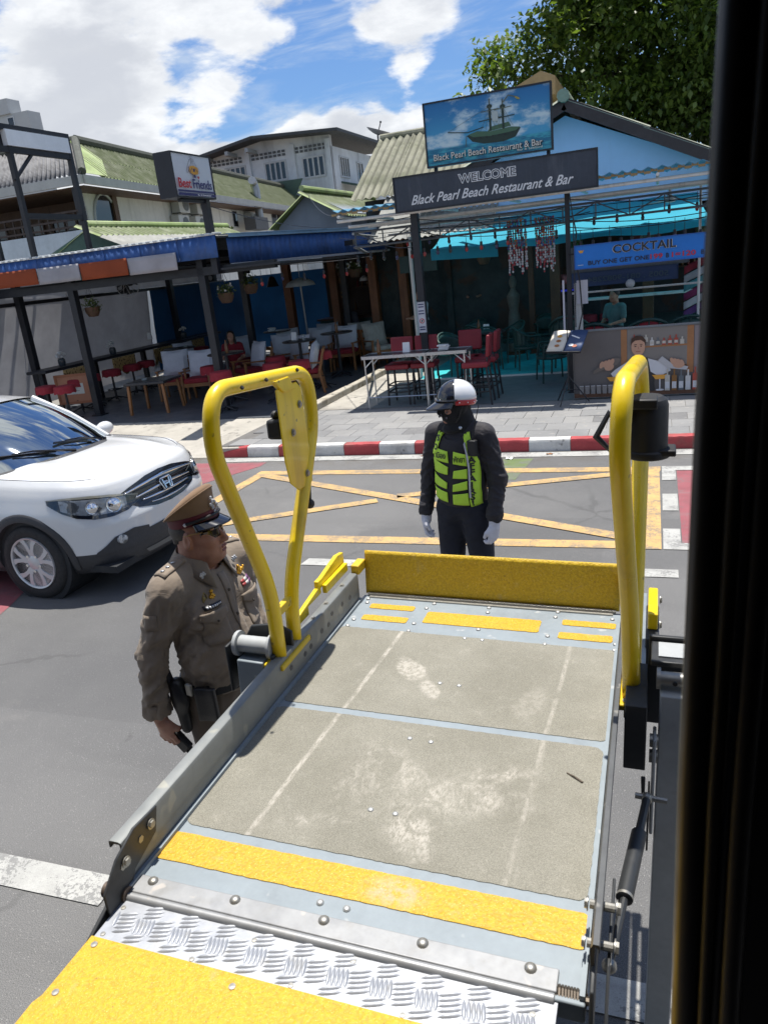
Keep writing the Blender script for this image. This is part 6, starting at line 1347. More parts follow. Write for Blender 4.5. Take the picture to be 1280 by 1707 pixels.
# ================================================================ wheelchair lift and bus doorway
def deck_mat():
    """sand-grain anti-slip sheet with wheel tracks, a dusty shoe print and scuffs (coordinates of the lift itself)"""
    m = bpy.data.materials.new('deck_grit'); m.use_nodes = True; t = NT(m.node_tree); b = m.node_tree.nodes['Principled BSDF']
    p = t.obj(); s = t.node('SeparateXYZ', None, Vector=p); x, y = s.outputs[0], s.outputs[1]
    g = t.noise(p, 420, 2, .7); g2 = t.noise(p, 900, 1, .5)
    c = t.mix(t.ramp(t.noise(p, 3.5, 6, .6), .3, .7), (.200,.191,.160), (.250,.240,.205))
    c = t.mix(t.ramp(g, .34, .68), t.mix(1., c, (.72,.72,.70), 'MULTIPLY'), t.mix(1., c, (1.22,1.22,1.2), 'MULTIPLY'))
    c = t.mix(t.math('MULTIPLY', t.ramp(g2, .68, .74), .6), c, (.5,.48,.42))
    c = t.mix(t.math('MULTIPLY', t.ramp(t.noise(p, 300, 2, .6), .66, .72), .5), c, (.07,.065,.05))
    dust = (.47,.44,.39); D = 0.
    wob = t.math('MULTIPLY', t.math('SUBTRACT', t.noise(p, 2.2, 3), .5), .05)
    for x0, sl, wd, k in ((.178,.060,.011,.75), (.822,.033,.010,.5), (.845,.01,.006,.2)):
        d_ = t.math('ABSOLUTE', t.math('SUBTRACT', t.math('ADD', x, t.math('MULTIPLY', wob, .35)), t.math('ADD', x0, t.math('MULTIPLY', y, sl))))
        D = t.math('MAXIMUM', D, t.math('MULTIPLY', t.math('MULTIPLY', t.ramp(d_, wd, wd*.25), t.math('MULTIPLY', t.ramp(t.noise(p, 9, 6, .7), .36, .6), t.ramp(t.noise(t.vmath('MULTIPLY', p, (3,.6,1)), 60, 6, .75), .34, .56))), k*1.3))
    for an, fx, th_ in ((.35, 26, .70), (-.5, 22, .715), (1.2, 30, .72)):          # fine scratches running several ways
        q = t.node('VectorRotate', {'rotation_type': 'Z_AXIS'}, Vector=p, Angle=an).outputs[0]
        D = t.math('MAXIMUM', D, t.math('MULTIPLY', t.ramp(t.noise(t.vmath('MULTIPLY', q, (fx*3, 1.6, 1)), 2.2, 3, .6), th_, th_+.05), .45))
    # shoe print: sole and heel as two soft ovals with tread stripes
    def oval(cx, cy, rx, ry, an):
        q = t.vmath('SUBTRACT', p, (cx, cy, 0)); r = t.node('VectorRotate', {'rotation_type': 'Z_AXIS'}, Vector=q, Angle=an).outputs[0]
        r = t.vmath('MULTIPLY', r, (1/rx, 1/ry, 0)); return t.vmath('LENGTH', r, out=1), r
    tread = t.ramp(t.noise(p, 60, 4, .7), .40, .58)
    for cx, cy, rx, ry, an, k in ((.365,1.02,.044,.085,-.75,.85), (.455,.915,.030,.062,-.6,.75), (.78,.90,.05,.09,.3,.28)):
        o_, r = oval(cx, cy, rx, ry, an); o_ = t.math('ADD', o_, t.math('MULTIPLY', t.math('SUBTRACT', t.noise(p, 26, 4, .65), .5), 1.1)); D = t.math('MAXIMUM', D, t.math('MULTIPLY', t.math('MULTIPLY', t.ramp(o_, 1.12, .66), t.math('ADD', .25, t.math('MULTIPLY', tread, .75))), k))
    # swirls of dust in the middle of the near half
    for cx, cy, rx, ry, an, k in ((.50,.50,.24,.09,.5,.42), (.66,.44,.22,.10,-.3,.55), (.58,.30,.16,.08,.9,.62), (.40,.46,.10,.16,.2,.35), (.74,.55,.16,.05,-.2,.5), (.62,.10,.22,.05,.1,.4), (.36,.29,.22,.03,-.35,.4)):
        o_, r = oval(cx, cy, rx, ry, an); D = t.math('MAXIMUM', D, t.math('MULTIPLY', t.math('MULTIPLY', t.ramp(o_, 1.15, .25), t.math('MULTIPLY', t.ramp(t.noise(t.vmath('MULTIPLY', p, (1.4,1,1)), 11, 8, .72, 1.2), .40, .66), t.ramp(t.noise(t.vmath('MULTIPLY', p, (1.6,.7,1)), 75, 6, .75, .6), .36, .60))), k*1.7))
    D = t.math('MAXIMUM', D, t.math('MULTIPLY', t.ramp(t.noise(p, 14, 8, .75, .8), .56, .74), .38))
    c = t.mix(t.math('MULTIPLY', t.math('MINIMUM', D, .9), .8), c, dust)
    t.put(b.inputs['Base Color'], c); b.inputs['Roughness'].default_value = .85; b.inputs['Specular IOR Level'].default_value = .3
    t.put(b.inputs['Normal'], t.bump(g, .45, .0025))
    return m
def yellow_mat(name, c1=(.56,.335,.012), c2=(.43,.245,.010), sc=130, worn=None, bmp=.8):
    m = bpy.data.materials.new(name); m.use_nodes = True; t = NT(m.node_tree); b = m.node_tree.nodes['Principled BSDF']; p = t.obj()
    v = t.noise(p, sc, 3, .6)
    c = t.mix(t.ramp(v, .32, .66), c2, c1); c = t.mix(t.math('MULTIPLY', t.ramp(t.noise(p, sc*2.4, 2, .6), .62, .7), .7), c, (.85,.68,.22)); c = t.mix(t.math('MULTIPLY', t.ramp(t.noise(p, sc*.9, 4, .7), .64, .70), .8), c, (.16,.10,.03))
    c = t.mix(t.math('MULTIPLY', t.ramp(t.noise(p, 7, 7, .7, .5), .56, .72), .35), c, (.46,.40,.26))
    if worn:
        s = t.vmath('SUBTRACT', p, (worn[0], worn[1], 0)); s = t.vmath('LENGTH', t.vmath('MULTIPLY', s, (1/worn[2], 1/worn[3], 0)), out=1)
        c = t.mix(t.math('MULTIPLY', t.math('MULTIPLY', t.ramp(s, 1.1, .35), t.ramp(t.noise(p, 40, 6, .7), .34, .60)), .62), c, (.40,.36,.27))
    t.put(b.inputs['Base Color'], c); b.inputs['Roughness'].default_value = .55
    t.put(b.inputs['Normal'], t.bump(v, bmp, .004))
    return m
M_DECK = deck_mat(); M_YPAD = yellow_mat('yellow_grit', worn=(.60,.11,.09,.05)); M_YPAD2 = yellow_mat('yellow_grit_pads'); M_YPLATE = yellow_mat('yellow_plate', (.60,.365,.010), (.47,.27,.008), 150)
M_YFLAP = yellow_mat('yellow_flap', (.66,.44,.012), (.52,.33,.010), 110)
M_GREY = mat('lift_grey', (.225,.262,.288), .5, var=.12, vs=6, col2=(.185,.21,.23), mask=(.5,.75), ms=5, fleck=((.46,.46,.45), 16, .66, .5), bump=.05, bs=90)
M_GREYD = mat('lift_dark_grey', (.35,.365,.37), .5, var=.15, vs=5, fleck=((.33,.33,.33), 26, .68, .6), bump=.05, bs=60)
M_GREYW = mat('barrier_grey', (.20,.21,.205), .45, metal=.35, var=.15, vs=3, fleck=((.40,.38,.30), 9, .66, .4), streak=((.13,.13,.12), .4, 9))
M_BLK = mat('black_bracket', (.022,.024,.026), .5, var=.2, vs=8, bump=.05, bs=60); M_BOLT = mat('bolt_steel', (.33,.32,.29), .42, metal=.7, var=.15, vs=30); M_RIV = mat('rivet', (.5,.5,.48), .4, metal=.6, var=.15, vs=40)
M_STRIP = mat('strip_alu', (.30,.305,.31), .45, metal=.35, var=.15, vs=7, streak=((.20,.19,.17), .4, 16), fleck=((.5,.45,.40), 20, .66, .5))
M_CHECK = mat('checker_alu', (.36,.375,.405), .46, metal=.5, var=.12, vs=8, fleck=((.36,.36,.36), 24, .6, .6), bump=.06, bs=200)
M_YTUBE = mat('yellow_tube', (.80,.57,.006), .32, var=.07, vs=5, coat=.3, col2=(.70,.48,.008), mask=(.55,.8), ms=6, fleck=((.10,.08,.04), 26, .69, .7), bump=.10, bs=22, streak=((.40,.27,.03), .55, 9)); M_YTUBE2 = mat('yellow_worn', (.60,.42,.012), .45, var=.12, vs=9, fleck=((.18,.13,.05), 30, .66, .8))
M_RUB = mat('black_rubber', (.014,.014,.015), .55, var=.2, vs=9)
lift = thing('wheelchair_lift', 'raised wheelchair lift platform with yellow handrails in the foreground', 'wheelchair lift', (-1.135, 1.1, 1.2)); lift.rotation_euler = (0, radians(1.7), 0)
LW, LL = 1.02, 1.555
mb = MB(); mb.bb((0,-.05,-.045), (LW,LL,0)); deck = build('deck_frame', mb, M_GREY, lift, bevel=.003)
def rrect(x0, y0, x1, y1, r, n=4):
    return [(cx+r*cos(a), cy+r*sin(a)) for cx, cy, a0 in ((x1-r,y1-r,0), (x0+r,y1-r,pi/2), (x0+r,y0+r,pi), (x1-r,y0+r,1.5*pi)) for a in (a0+pi/2*k/n for k in range(n+1))]
def pad(name, m, x0, y0, x1, y1, r, h, rag=0.):
    pts = rrect(x0, y0, x1, y1, r); q = random.Random(int(x0*1000+y0*77))
    if rag:                                # a worn, slightly ragged outline
        P = []
        for (ax_, ay_), (bx, by_) in zip(pts, pts[1:]+pts[:1]):
            n = max(1, int(sqrt((bx-ax_)**2+(by_-ay_)**2)/.012))
            P += [(ax_+(bx-ax_)*k/n+q.uniform(-rag, rag), ay_+(by_-ay_)*k/n+q.uniform(-rag, rag)) for k in range(n)]
        pts = P
    mb = MB(); mb.prism(pts, (0,0,h), (1,0,0), (0,1,0), h); return build(name, mb, m, deck, smooth=0)
pad('grit_sheet', M_DECK, .012, .756, 1.01, 1.272, .015, .0018, .0012); pad('grit_sheet', M_DECK, .006, .188, 1.006, .726, .028, .0018, .0012)
pad('warning_strip', M_YPAD, .004, .068, 1.012, .158, .012, .0022, .0010)
for a in ((.06,1.437,.245,1.478), (.063,1.336,.247,1.38), (.305,1.352,.741,1.446), (.816,1.426,1.004,1.468), (.812,1.323,.998,1.371)): pad('warning_pad', M_YPAD2, *a, .010, .0022, .0012)
rv = MB(); rv.lathe([(.0088,0),(.0082,.002),(.0062,.0042),(.003,.0052),(0,.0054)], n=10); rme = None
for x, y in ((.038,1.481),(.29,1.472),(.533,1.476),(.787,1.482),(.31,1.515),(.53,1.516),(.791,1.525),(.037,1.331),(.032,1.279),(.275,1.279),(.278,1.339),(.526,1.336),(.492,1.262),(.556,1.26),(.777,1.332),(.775,1.272),(1.009,1.314),(1.008,1.272),(.481,.954),(.545,.952),(.471,.651),(.535,.648),(.46,.345),(.526,.345),(.45,.044),(.513,.043),(.03,1.515),(.99,1.50)):
    if rme is None: o = build('rivet', rv, M_RIV, deck); rme = o.data
    else: o = bpy.data.objects.new('rivet', rme); COL.objects.link(o); o.parent = deck
    o.location = (x, y, .0012)
# barriers
def barrier(x0, s, name, label=None, w=1., m=None):
    mb = MB(); prof_ = [(0,0),(0,.128),(s*-.004,.136),(s*-.010,.139),(s*-.034,.139),(s*-.037,.135),(s*-.037,.120),(s*-.033,.120),(s*-.033,.132),(s*-.008,.132),(s*-.006,.0)]
    n = len(prof_); y0, y1 = -.018, 1.50
    # inner face, rolled top edge, outer lip
    for y in (y0, y1): mb.v += [(x0+(px*w if abs(px) > .008 else px), y, pz-.02) for px, pz in prof_]
    for k in range(n-1): mb.f.append((k, k+1, n+k+1, n+k) if s > 0 else (k+1, k, n+k, n+k+1)); mb.m.append(0)
    mb.f += [tuple(range(n)), tuple(range(2*n-1, n-1, -1))]; mb.m += [0, 0]
    return build(name, mb, m or M_GREYW, lift, smooth=30, label=label)
bl = barrier(0, 1, 'side_barrier'); br = barrier(LW+.006, -1, 'side_barrier', 'darker side barrier', .45, mat('barrier_dark', (.075,.078,.08), .45, var=.2, vs=6, fleck=((.3,.29,.26), 20, .66, .5)))
for x in (.006, LW-.006):
    mb = MB(); mb.beam((x,-.04,.006), (x,1.5,.006), .010, .012); build('deck_edge', mb, M_GREY, deck)
bolt_me = MB(); bolt_me.lathe([(.0085,0),(.0085,.006),(0,.006)], n=6); bolt_me.lathe([(.012,0),(.012,.0018),(.0,.0018)], n=14)
BM = mesh('bolt', bolt_me.v, bolt_me.f, M_BOLT, smooth=30)
def bolt(parent, p, d, s=1., m=None):
    o = bpy.data.objects.new('bolt', BM); COL.objects.link(o); o.parent = parent; o.location = p; o.rotation_mode = 'QUATERNION'; o.rotation_quaternion = Vector(d).to_track_quat('Z', 'Y'); o.scale = (s, s, s); return o
hole = mesh('hole', *(lambda q: (q.v, q.f))(MB().lathe([(.010,0),(.010,.0012),(.0055,.0012),(.0055,.0004),(0,.0004)], n=12)), mat('hole_rim', (.10,.10,.10), .5, var=.1), smooth=0)
for y, z in ((1.02,.052),(.97,.05),(1.02,.085),(1.12,.06),(1.18,.055),(1.22,.08),(1.32,.07),(1.40,.06),(.86,.06)):
    o = bpy.data.objects.new('bolt_hole', hole); COL.objects.link(o); o.parent = bl; o.location = (.0005, y, z); o.rotation_euler = (0, pi/2, 0)
for y in (1.10, 1.22, 1.38): bolt(bl, (-.02, y, .119), (0,0,1), .9); bolt(br, (LW+.028, y-.02, .119), (0,0,1), .8)
for x, z in ((.0,.08),): bolt(bl, (.001, .035, .085), (1,0,0), 1.1); bolt(bl, (.001, -.035, .07), (1,0,0), 1.1)
# folding roll-stop at the road end
def flapf(u, v):
    x = .012+u*(.996); z = .004+v*.185; return Vector((x, LL+.006+.018*v+.012*(1 if v > .72 else v/.72*.2), z))
mb = MB(); mb.grid(lambda u, v: Vector((.006+u*(1.006 if v < .93 else 1.006), LL+.004+.022*v, .006+v*.182)), 40, 10)
fl = build('roll_stop', mb, M_YFLAP, lift, solid=.006, smooth=60)
mb = MB(); mb.tube([(.02,LL-.006,.008),(1.0,LL-.006,.008)], .007, 8); mb.bb((.03,LL-.026,0), (.99,LL-.008,.005)); build('hinge', mb, M_BOLT, fl)
for x in (-.03, LW-.005):
    mb = MB(); mb.bb((x, LL-.05, .11), (x+.035, LL+.03, .15)); build('stop_ear', mb, M_YFLAP, lift, bevel=.004)
# outside guides left: stepped yellow catch
mb = MB(); mb.prism([(0,0),(.10,0),(.10,.03),(.22,.03),(.22,.05),(.46,.05),(.46,.10),(.40,.11),(.24,.085),(.20,.085),(.20,.06),(.0,.03)], (-.058,1.05,.105), (0,1,0), (0,0,1), .018)
mb.bb((-.058,1.28,.13), (-.04,1.5,.165)); build('catch', mb, M_YTUBE, lift, bevel=.003)
mb = MB(); mb.bb((LW+.09,1.16,.15), (LW+.12,1.36,.205)); build('guard_block', mb, M_YTUBE, lift, bevel=.004)
mb = MB(); mb.bb((LW+.085,1.10,.02), (LW+.125,1.34,.149)); build('guard_plate', mb, M_BLK, lift, bevel=.004)
for y, z in ((1.32,.18),(1.20,.15),(1.16,.05)): bolt(lift, (LW+.126, y, z), (1,0,0), 1.2)
mb = MB(); mb.bb((LW+.038,.95,.0), (LW+.088,1.50,.118)); build('side_channel', mb, M_GREY, lift, bevel=.004)
# hand rails
def smooth_path(pts, r=.09, n=7):
    P = [Vector(p) for p in pts]; out = [P[0]]
    for a, b, c in zip(P[:-2], P[1:-1], P[2:]):
        d1, d2 = (a-b).normalized(), (c-b).normalized(); q = min(r, (a-b).length*.48, (c-b).length*.48); s, e = b+d1*q, b+d2*q
        out += [s*(1-k/n)**2+b*2*(k/n)*(1-k/n)+e*(k/n)**2 for k in range(n+1)]
    return out+[P[-1]]
def handrail(s, x):
    """s = +1 left rail, -1 right rail; a tube loop standing in the plane of the barrier, flared towards the top"""
    R = lambda y, z, dx=0.: (x+dx*s, y, z)
    k_ = 0 if s > 0 else 1; pts = smooth_path([R(.84,.10), R(.85,.335,-.004+.012*k_), R(.66,.86,-.02+.062*k_), R(.70,1.014,-.018+.055*k_), R(1.275,.975,.012*k_), R(1.295,.80,.0), R(.972,.30,.0), R(.955,.10)], .15, 9)
    mb = MB(); mb.tube(pts, .0242, 16); r = build('handrail', mb, M_YTUBE, lift, smooth=180)
    mb = MB(); mb.box((x, .91, .26), (.022, .12, .03)); build('rail_brace', mb, M_YTUBE2, lift, bevel=.003); mb = MB(); mb.bb((x-.035, .79, .085), (x+.035, 1.01, .105)); mb.bb((x+s*.012, .88, .0), (x+s*.020, .99, .10)); build('rail_foot', mb, M_YTUBE2, lift, bevel=.004)
    for y, z in ((.81,.107),(.99,.107),(.90,.107)): bolt(r, (x+s*.012, y, z), (0,0,1), .9)
    mb = MB()
    for y in (.80,.95,1.17): mb.tube([(x+s*.019, y, .992-.025*(y-.70)+.012), (x+s*.024, y, .994-.025*(y-.70)+.014)], .006, 8)
    build('screw', mb, M_RUB, r, kind='stuff')
    return r
RL = handrail(1, -.026); RR = handrail(-1, LW+.052)
# left rail: bent plate with a black push button unit behind it
mb = MB(); pl_ = [(1.02,.955),(1.17,.955),(1.20,.93),(1.215,.66),(1.21,.60),(1.10,.60),(1.045,.64),(1.025,.72)]
mb.prism([(y, z) for y, z in pl_][::-1], (-.012,0,0), (0,1,0), (0,0,1), .006); mb.prism([(1.0,.985),(1.10,.985),(1.14,.94),(1.06,.94)][::-1], (-.004,0,0), (0,1,0), (0,0,1), .02); build('switch_plate', mb, M_YTUBE, RL, bevel=.003)
mb = MB(); mb.bb((-.075,1.035,.79), (-.02,1.11,.855)); mb.tube([(-.06,1.07,.855),(-.045,1.07,.875)], .016, 10); build('switch_unit', mb, M_RUB, RL, bevel=.01)
for y, z in ((1.10,.80),(1.17,.88),(1.17,.64)): bolt(RL, (-.011, y, z), (1,0,0), 1.1)
mb = MB(); mb.tube([(-.02,1.19,.60),(-.02,1.18,.54)], .008, 7); mb.ball((-.02,1.18,.525), .018, 10); build('cable_end', mb, M_RUB, RL)
# right rail: black reel box
bx = LW+.062
mb = MB(); mb.lathe([(.050,-.075),(.054,-.072),(.052,.055),(.047,.07),(.036,.078),(0,.078)], (bx+.005, .905, .865), 24); mb.lathe([(.057,-.080),(.059,-.07),(.057,-.058),(.050,-.056)], (bx+.008,.905,.865), 24); mb.bb((bx+.02,.86,.795), (bx+.078,.93,.812)); mb.bb((bx-.05,.84,.92), (bx+.03,.90,.945)); rb_ = build('belt_reel', mb, M_RUB, lift, bevel=.004)
mb = MB(); q = [(bx-.115,.85,.85),(bx-.070,.85,.805),(bx-.045,.85,.87),(bx-.085,.85,.91)]; mb.tube(q, .010, 6, closed=True); mb.beam((bx-.06,.85,.89), (bx-.03,.87,.94), .02, .03); build('belt_buckle', mb, M_RUB, rb_)
# left arm with roller housing
mb = MB(); mb.prism([(0,0),(.20,0),(.20,.19),(.15,.215),(.05,.20),(0,.12)], (-.205,.90,-.02), (1,0,0), (0,0,1), .012); mb.bb((-.205,.80,-.02), (-.195,.90,.15)); mb.bb((-.04,.80,.03), (-.028,.98,.13)); build('arm_bracket', mb, M_BLK, lift, bevel=.004)
mb = MB(); mb.tube([(-.165,.84,.145),(-.055,.84,.145)], .028, 18); build('pivot_roller', mb, M_GREYD, lift)
for x in (-.178, -.054):
    mb = MB(); mb.tube([(x,.84,.145),(x+.012,.84,.145)], .042, 18); build('pivot_flange', mb, M_GREYD, lift)
mb = MB(); mb.beam((-.115,.83,.105), (-.15,.80,-1.05), .095, .07, (0,1,0)); build('arm', mb, M_GREY, lift, bevel=.004)
bolt(lift, (-.042,.84,.145), (1,0,0), 1.6); bolt(lift, (-.03,.90,.06), (1,0,0), 1.2)
# right tower with pivot, link plates and gas strut
tx = 1.182; TY = .10; TZ = .038
mb = MB(); mb.bb((LW+.10,.835,.21), (tx+.05,.96,.225)); mb.bb((LW+.038,.72,-.05), (LW+.095,.95,.15)); mb.bb((LW+.095,.95,-.05), (tx+.052,.965,.24)); mb.prism([(0,0),(.012,0),(.012,-.1),(.006,-.12)], (LW+.085,.715,-.07), (1,0,0), (0,0,1), .01); build('arm_bracket', mb, M_BLK, lift, bevel=.003)
mb = MB(); mb.bb((LW+.12,.86,.226), (tx+.035,.94,.229)); bracket_top = build('slot_plate', mb, M_GREYD, lift)
mb = MB(); mb.tube([(tx-.036,.80,.195),(tx+.036,.80,.195)], .020, 18); mb.tube([(tx-.046,.80,.195),(tx-.036,.80,.195)], .029, 18); mb.tube([(tx+.034,.80,.195),(tx+.042,.80,.195)], .029, 18); build('pivot_roller', mb, M_BOLT, lift); mb = MB(); mb.tube([(tx,.775,.195),(tx,.780,.195)], .006, 8); build('grease_nipple', mb, M_RUB, lift)
mb = MB(); mb.bb((tx-.036,.76,-1.15), (tx+.036,.84,.165)); build('tower', mb, M_GREYD, lift, bevel=.004)
mb = MB(); mb.bb((tx-.050,.72,-.26), (tx-.041,.79,.05)); build('link_plate', mb, M_GREYD, lift, bevel=.003); mb = MB(); mb.bb((tx-.057,.70,-.30), (tx-.052,.77,-.12)); build('link_plate', mb, M_BLK, lift)
for z in (.03,-.02): 
    mb = MB(); mb.tube([(tx-.058,.75,z),(tx-.036,.75,z)], .018, 14); build('spacer', mb, M_BOLT, lift)
gp0, gp1 = Vector((tx-.060,.66,-.09)), Vector((1.055,.12,-.085))
dv = (gp1-gp0); at_ = lambda f: gp0+dv*f
mb = MB(); mb.tube([at_(.0), at_(.25)], .011, 10); mb.tube([at_(.25), at_(.255), at_(.66), at_(.665)], [.012,.019,.019,.012], 14); mb.tube([at_(.66), at_(.98)], [.009,.008], 10); build('gas_strut', mb, M_BLK, lift)
mb = MB(); mb.ball(at_(1.0), .016, 10); build('strut_end', mb, M_BOLT, lift); mb = MB(); mb.tube([at_(.645), at_(.66)], .0195, 14); build('strut_collar', mb, M_BOLT, lift); mb = MB(); mb.ball(at_(0), .016, 10); mb.tube([at_(0)+Vector((-.03,0,.004)), at_(0)+Vector((.05,0,0))], .008, 8); build('strut_end', mb, M_BOLT, lift)
# near right corner plates and bolts, hinge spring
for x, side in ((LW+.010, 1), ):
    mb = MB(); mb.prism([(.16,.118),(.10,.118),(-.06,.05),(-.10,-.06),(-.05,-.075),(.02,.0),(.16,.02)][::-1], (x+.006,0,0), (0,1,0), (0,0,1), .008); build('corner_plate', mb, M_BLK, lift, bevel=.002)
    mb = MB(); mb.prism([(.24,.03),(.02,.03),(-.16,-.10),(-.30,-.30),(-.28,-.31),(-.12,-.12),(.04,-.0),(.24,.0)][::-1], (x+.030,0,0), (0,1,0), (0,0,1), .006); build('side_link', mb, M_BLK, lift, bevel=.002)
    for y, z in ((.115,.075),(.05,.045)):
        bolt(lift, (x-.018, y, z), (-1,0,0), 1.2); bolt(lift, (x+.036, y, z), (1,0,0), 1.4); mb = MB(); mb.tube([(x-.015,y,z),(x+.034,y,z)], .009, 10); build('bolt_shaft', mb, M_BOLT, lift)
mb = MB(); pts = [(.965+.055*k/80, -.028+.015*cos(k*pi/4), -.012+.015*sin(k*pi/4)) for k in range(81)]; mb.tube(pts, .0032, 6); mb.tube([(.955,-.028,-.012),(1.03,-.028,-.012)], .008, 8); build('hinge_spring', mb, mat('spring_brown', (.12,.10,.08), .4, metal=.7), lift)
# near left corner plate and lever
mb = MB(); mb.prism([(.11,.12),(.02,.128),(-.05,.10),(-.105,.05),(-.10,-.05),(-.06,-.06),(.0,.03),(.09,.06)], (.006,0,0), (0,1,0), (0,0,1), .007); build('corner_plate', mb, M_BLK, lift, bevel=.002)
bolt(lift, (.008,.075,.095), (1,0,0), 1.1); bolt(lift, (.008,-.025,.075), (1,0,0), 1.1)
mb = MB(); mb.tube([(-.05,-.045,.0),(.012,-.045,.0)], .018, 14); build('pivot_pin', mb, mat('rusty_pin', (.13,.10,.08), .5, metal=.5), lift)
mb = MB(); mb.prism([(-.025,.020),(-.045,.027),(-.068,.018),(-.17,-.022),(-.182,-.050),(-.168,-.056),(-.07,-.022),(-.03,-.014)], (-.006,0,0), (0,1,0), (0,0,1), .009); build('lever', mb, M_BLK, lift, bevel=.002)
# hinge strip, checker plate and bridge plate
mb = MB(); mb.box((.49,-.014,.003), (.955,.05,.006)); mb.tube([(.012,-.046,-.004),(.965,-.046,-.004)], .010, 12); build('hinge_strip', mb, M_STRIP, lift, bevel=.002)
rv2 = MB(); rv2.lathe([(.0125,0),(.012,.003),(.009,.0065),(.004,.0082),(0,.0085)], n=12); R2 = mesh('rivet', rv2.v, rv2.f, M_BOLT, smooth=60)
for x in (.05,.265,.479,.697,.914): o = bpy.data.objects.new('rivet', R2); COL.objects.link(o); o.parent = lift; o.location = (x,-.002,.006)
br_ = bpy.data.objects.new('bridge_plate', None); 
mb = MB(); mb.bb((.004,-.30,-.016), (.972,-.05,-.006)); chk = build('checker_plate', mb, M_CHECK, lift, bevel=.001)
mb = MB(); P_ = .078
def lug(cx, cy, an, L=.047, w=.0046, h=.0050):
    c_, s_ = cos(an), sin(an); top = []
    V = []
    for k, f in enumerate((-1,-.6,0,.6,1)):
        ww = w*(1-f*f)**.5*.9+.0004; V += [(cx+c_*L/2*f-s_*q*ww/1.0, cy+s_*L/2*f+c_*q*ww/1.0, -.006+(h if abs(q) < .5 else 0)*(1-f*f)**.6) for q in (-1,-.3,.3,1)]
    mb.add(V, [(k*4+q, (k+1)*4+q, (k+1)*4+q+1, k*4+q+1) for k in range(4) for q in range(3)])
for row in range(4):
    for col in range(22):
        cx, cy = .006+col*.0455, -.060-row*.048; odd = (row+col) % 2; an = radians(102) if odd else radians(20)
        for k in range(5):
            o = (k-2)*(.0090 if odd else .0104); x, y = (cx+o, cy+o*.12) if odd else (cx-o*.25, cy+o)
            if .022 < x < .954 and (-.134 if odd else -.150) < y < (-.074 if odd else -.058): lug(x, y, an, .043 if odd else .048)
build('tread_bars', mb, M_CHECK, chk, smooth=60, kind='stuff')
sc = MB(); sc.lathe([(.006,0),(.0055,.0016),(0,.002)], n=10); SM = mesh('screw', sc.v, sc.f, M_BOLT, smooth=40)
for x, y in ((.02,-.075),(.02,-.146),(.245,-.150),(.47,-.150),(.70,-.150),(.35,-.075),(.57,-.068),(.93,-.085)): o = bpy.data.objects.new('screw', SM); COL.objects.link(o); o.parent = chk; o.location = (x,y,-.006)
mb = MB(); pts = [(.0,-.157)]+[(k*.972/30, -.157) for k in range(1, 31)]+[(.972,-.62),(-.012,-.62),(-.012,-.32),(-.004,-.30)]
mb.prism(pts[::-1], (0,0,-.003), (1,0,0), (0,1,0), .008); yp = build('bridge_plate', mb, M_YPLATE, lift, smooth=0, bevel=.0015)
for x, y in ((.022,-.176),(.02,-.29),(.36,-.185),(.70,-.188),(.40,-.34)): o = bpy.data.objects.new('screw', SM); COL.objects.link(o); o.parent = yp; o.location = (x,y,-.003); o.scale = (1.3,)*3
# twig lying on the deck
tg = thing('twig', 'small dark twig lying on the sandy deck sheet', 'twig', (-.19,1.68,1.1738)); tg.rotation_euler = (0, radians(1.7), 0); mb = MB(); mb.tube([(-.025,.018,.001),(-.005,.004,.004),(.018,-.012,.002)], [.0018,.0024,.003], 6); build('stick', mb, M_BARK, tg)

# ---- bus: open door leaf beside the camera, the doorway and the dark saloon round the camera
bus = thing('bus_doorway', 'dark edge of an open bus door with rubber seal at the right of the picture', 'bus', (.6, .3, 0))
M_DOORB = mat('door_black', (.006,.006,.008), .5, var=.1, vs=3); M_SEAL = mat('seal_rubber', (.018,.017,.016), .4, var=.15, vs=4); M_BUSIN = mat('bus_trim', (.03,.03,.034), .7, var=.2, vs=1)
TLT = lambda z: -.020*(2.65-z)
mb = MB(); mb.add([(.064+TLT(z)+dx, y, z) for z in (.2, 3.3) for dx, y in ((0,.55),(.6,.55),(.6,.62),(0,.62))], [(3,2,1,0),(4,5,6,7),(0,1,5,4),(1,2,6,5),(2,3,7,6),(3,0,4,7)]); build('door_leaf', mb, M_DOORB, bus, world=True, bevel=.006)
for x, r, m_ in ((.046,.014,M_SEAL), (.060,.006,mat('seal_tan', (.032,.026,.014), .5)), (.080,.010,M_SEAL)):
    mb = MB(); mb.tube([(x+TLT(.2+k*.31)+.0025*sin(k*1.7), .565-.012*(x > .05), .2+k*.31) for k in range(11)], r, 10); build('door_seal', mb, m_, bus, world=True, smooth=180)
mb = MB(); mb.bb((-3.2,-2.3,1.06), (2.5,.50,1.13)); build('floor', mb, mat('bus_floor', (.03,.03,.035), .7, var=.2), bus, world=True)
mb = MB(); mb.bb((-3.2,-2.3,3.30), (2.5,.50,3.4)); build('ceiling', mb, M_BUSIN, bus, world=True)
mb = MB(); mb.bb((-3.2,-2.36,1.13), (2.5,-2.3,3.3)); mb.bb((-3.26,-2.3,1.13), (-3.2,.5,3.3)); mb.bb((2.5,-2.3,1.13), (2.56,.5,3.3)); build('inner_wall', mb, M_BUSIN, bus, world=True)
mb = MB(); mb.bb((-3.2,.42,.3), (-1.62,.48,3.3)); mb.bb((-1.62,.42,.3), (-1.22,.48,1.0)); mb.bb((.85,.42,.3), (2.5,.48,3.3)); build('side_panel', mb, mat('bus_blue', (.012,.018,.05), .3, var=.1, coat=.4), bus, world=True)
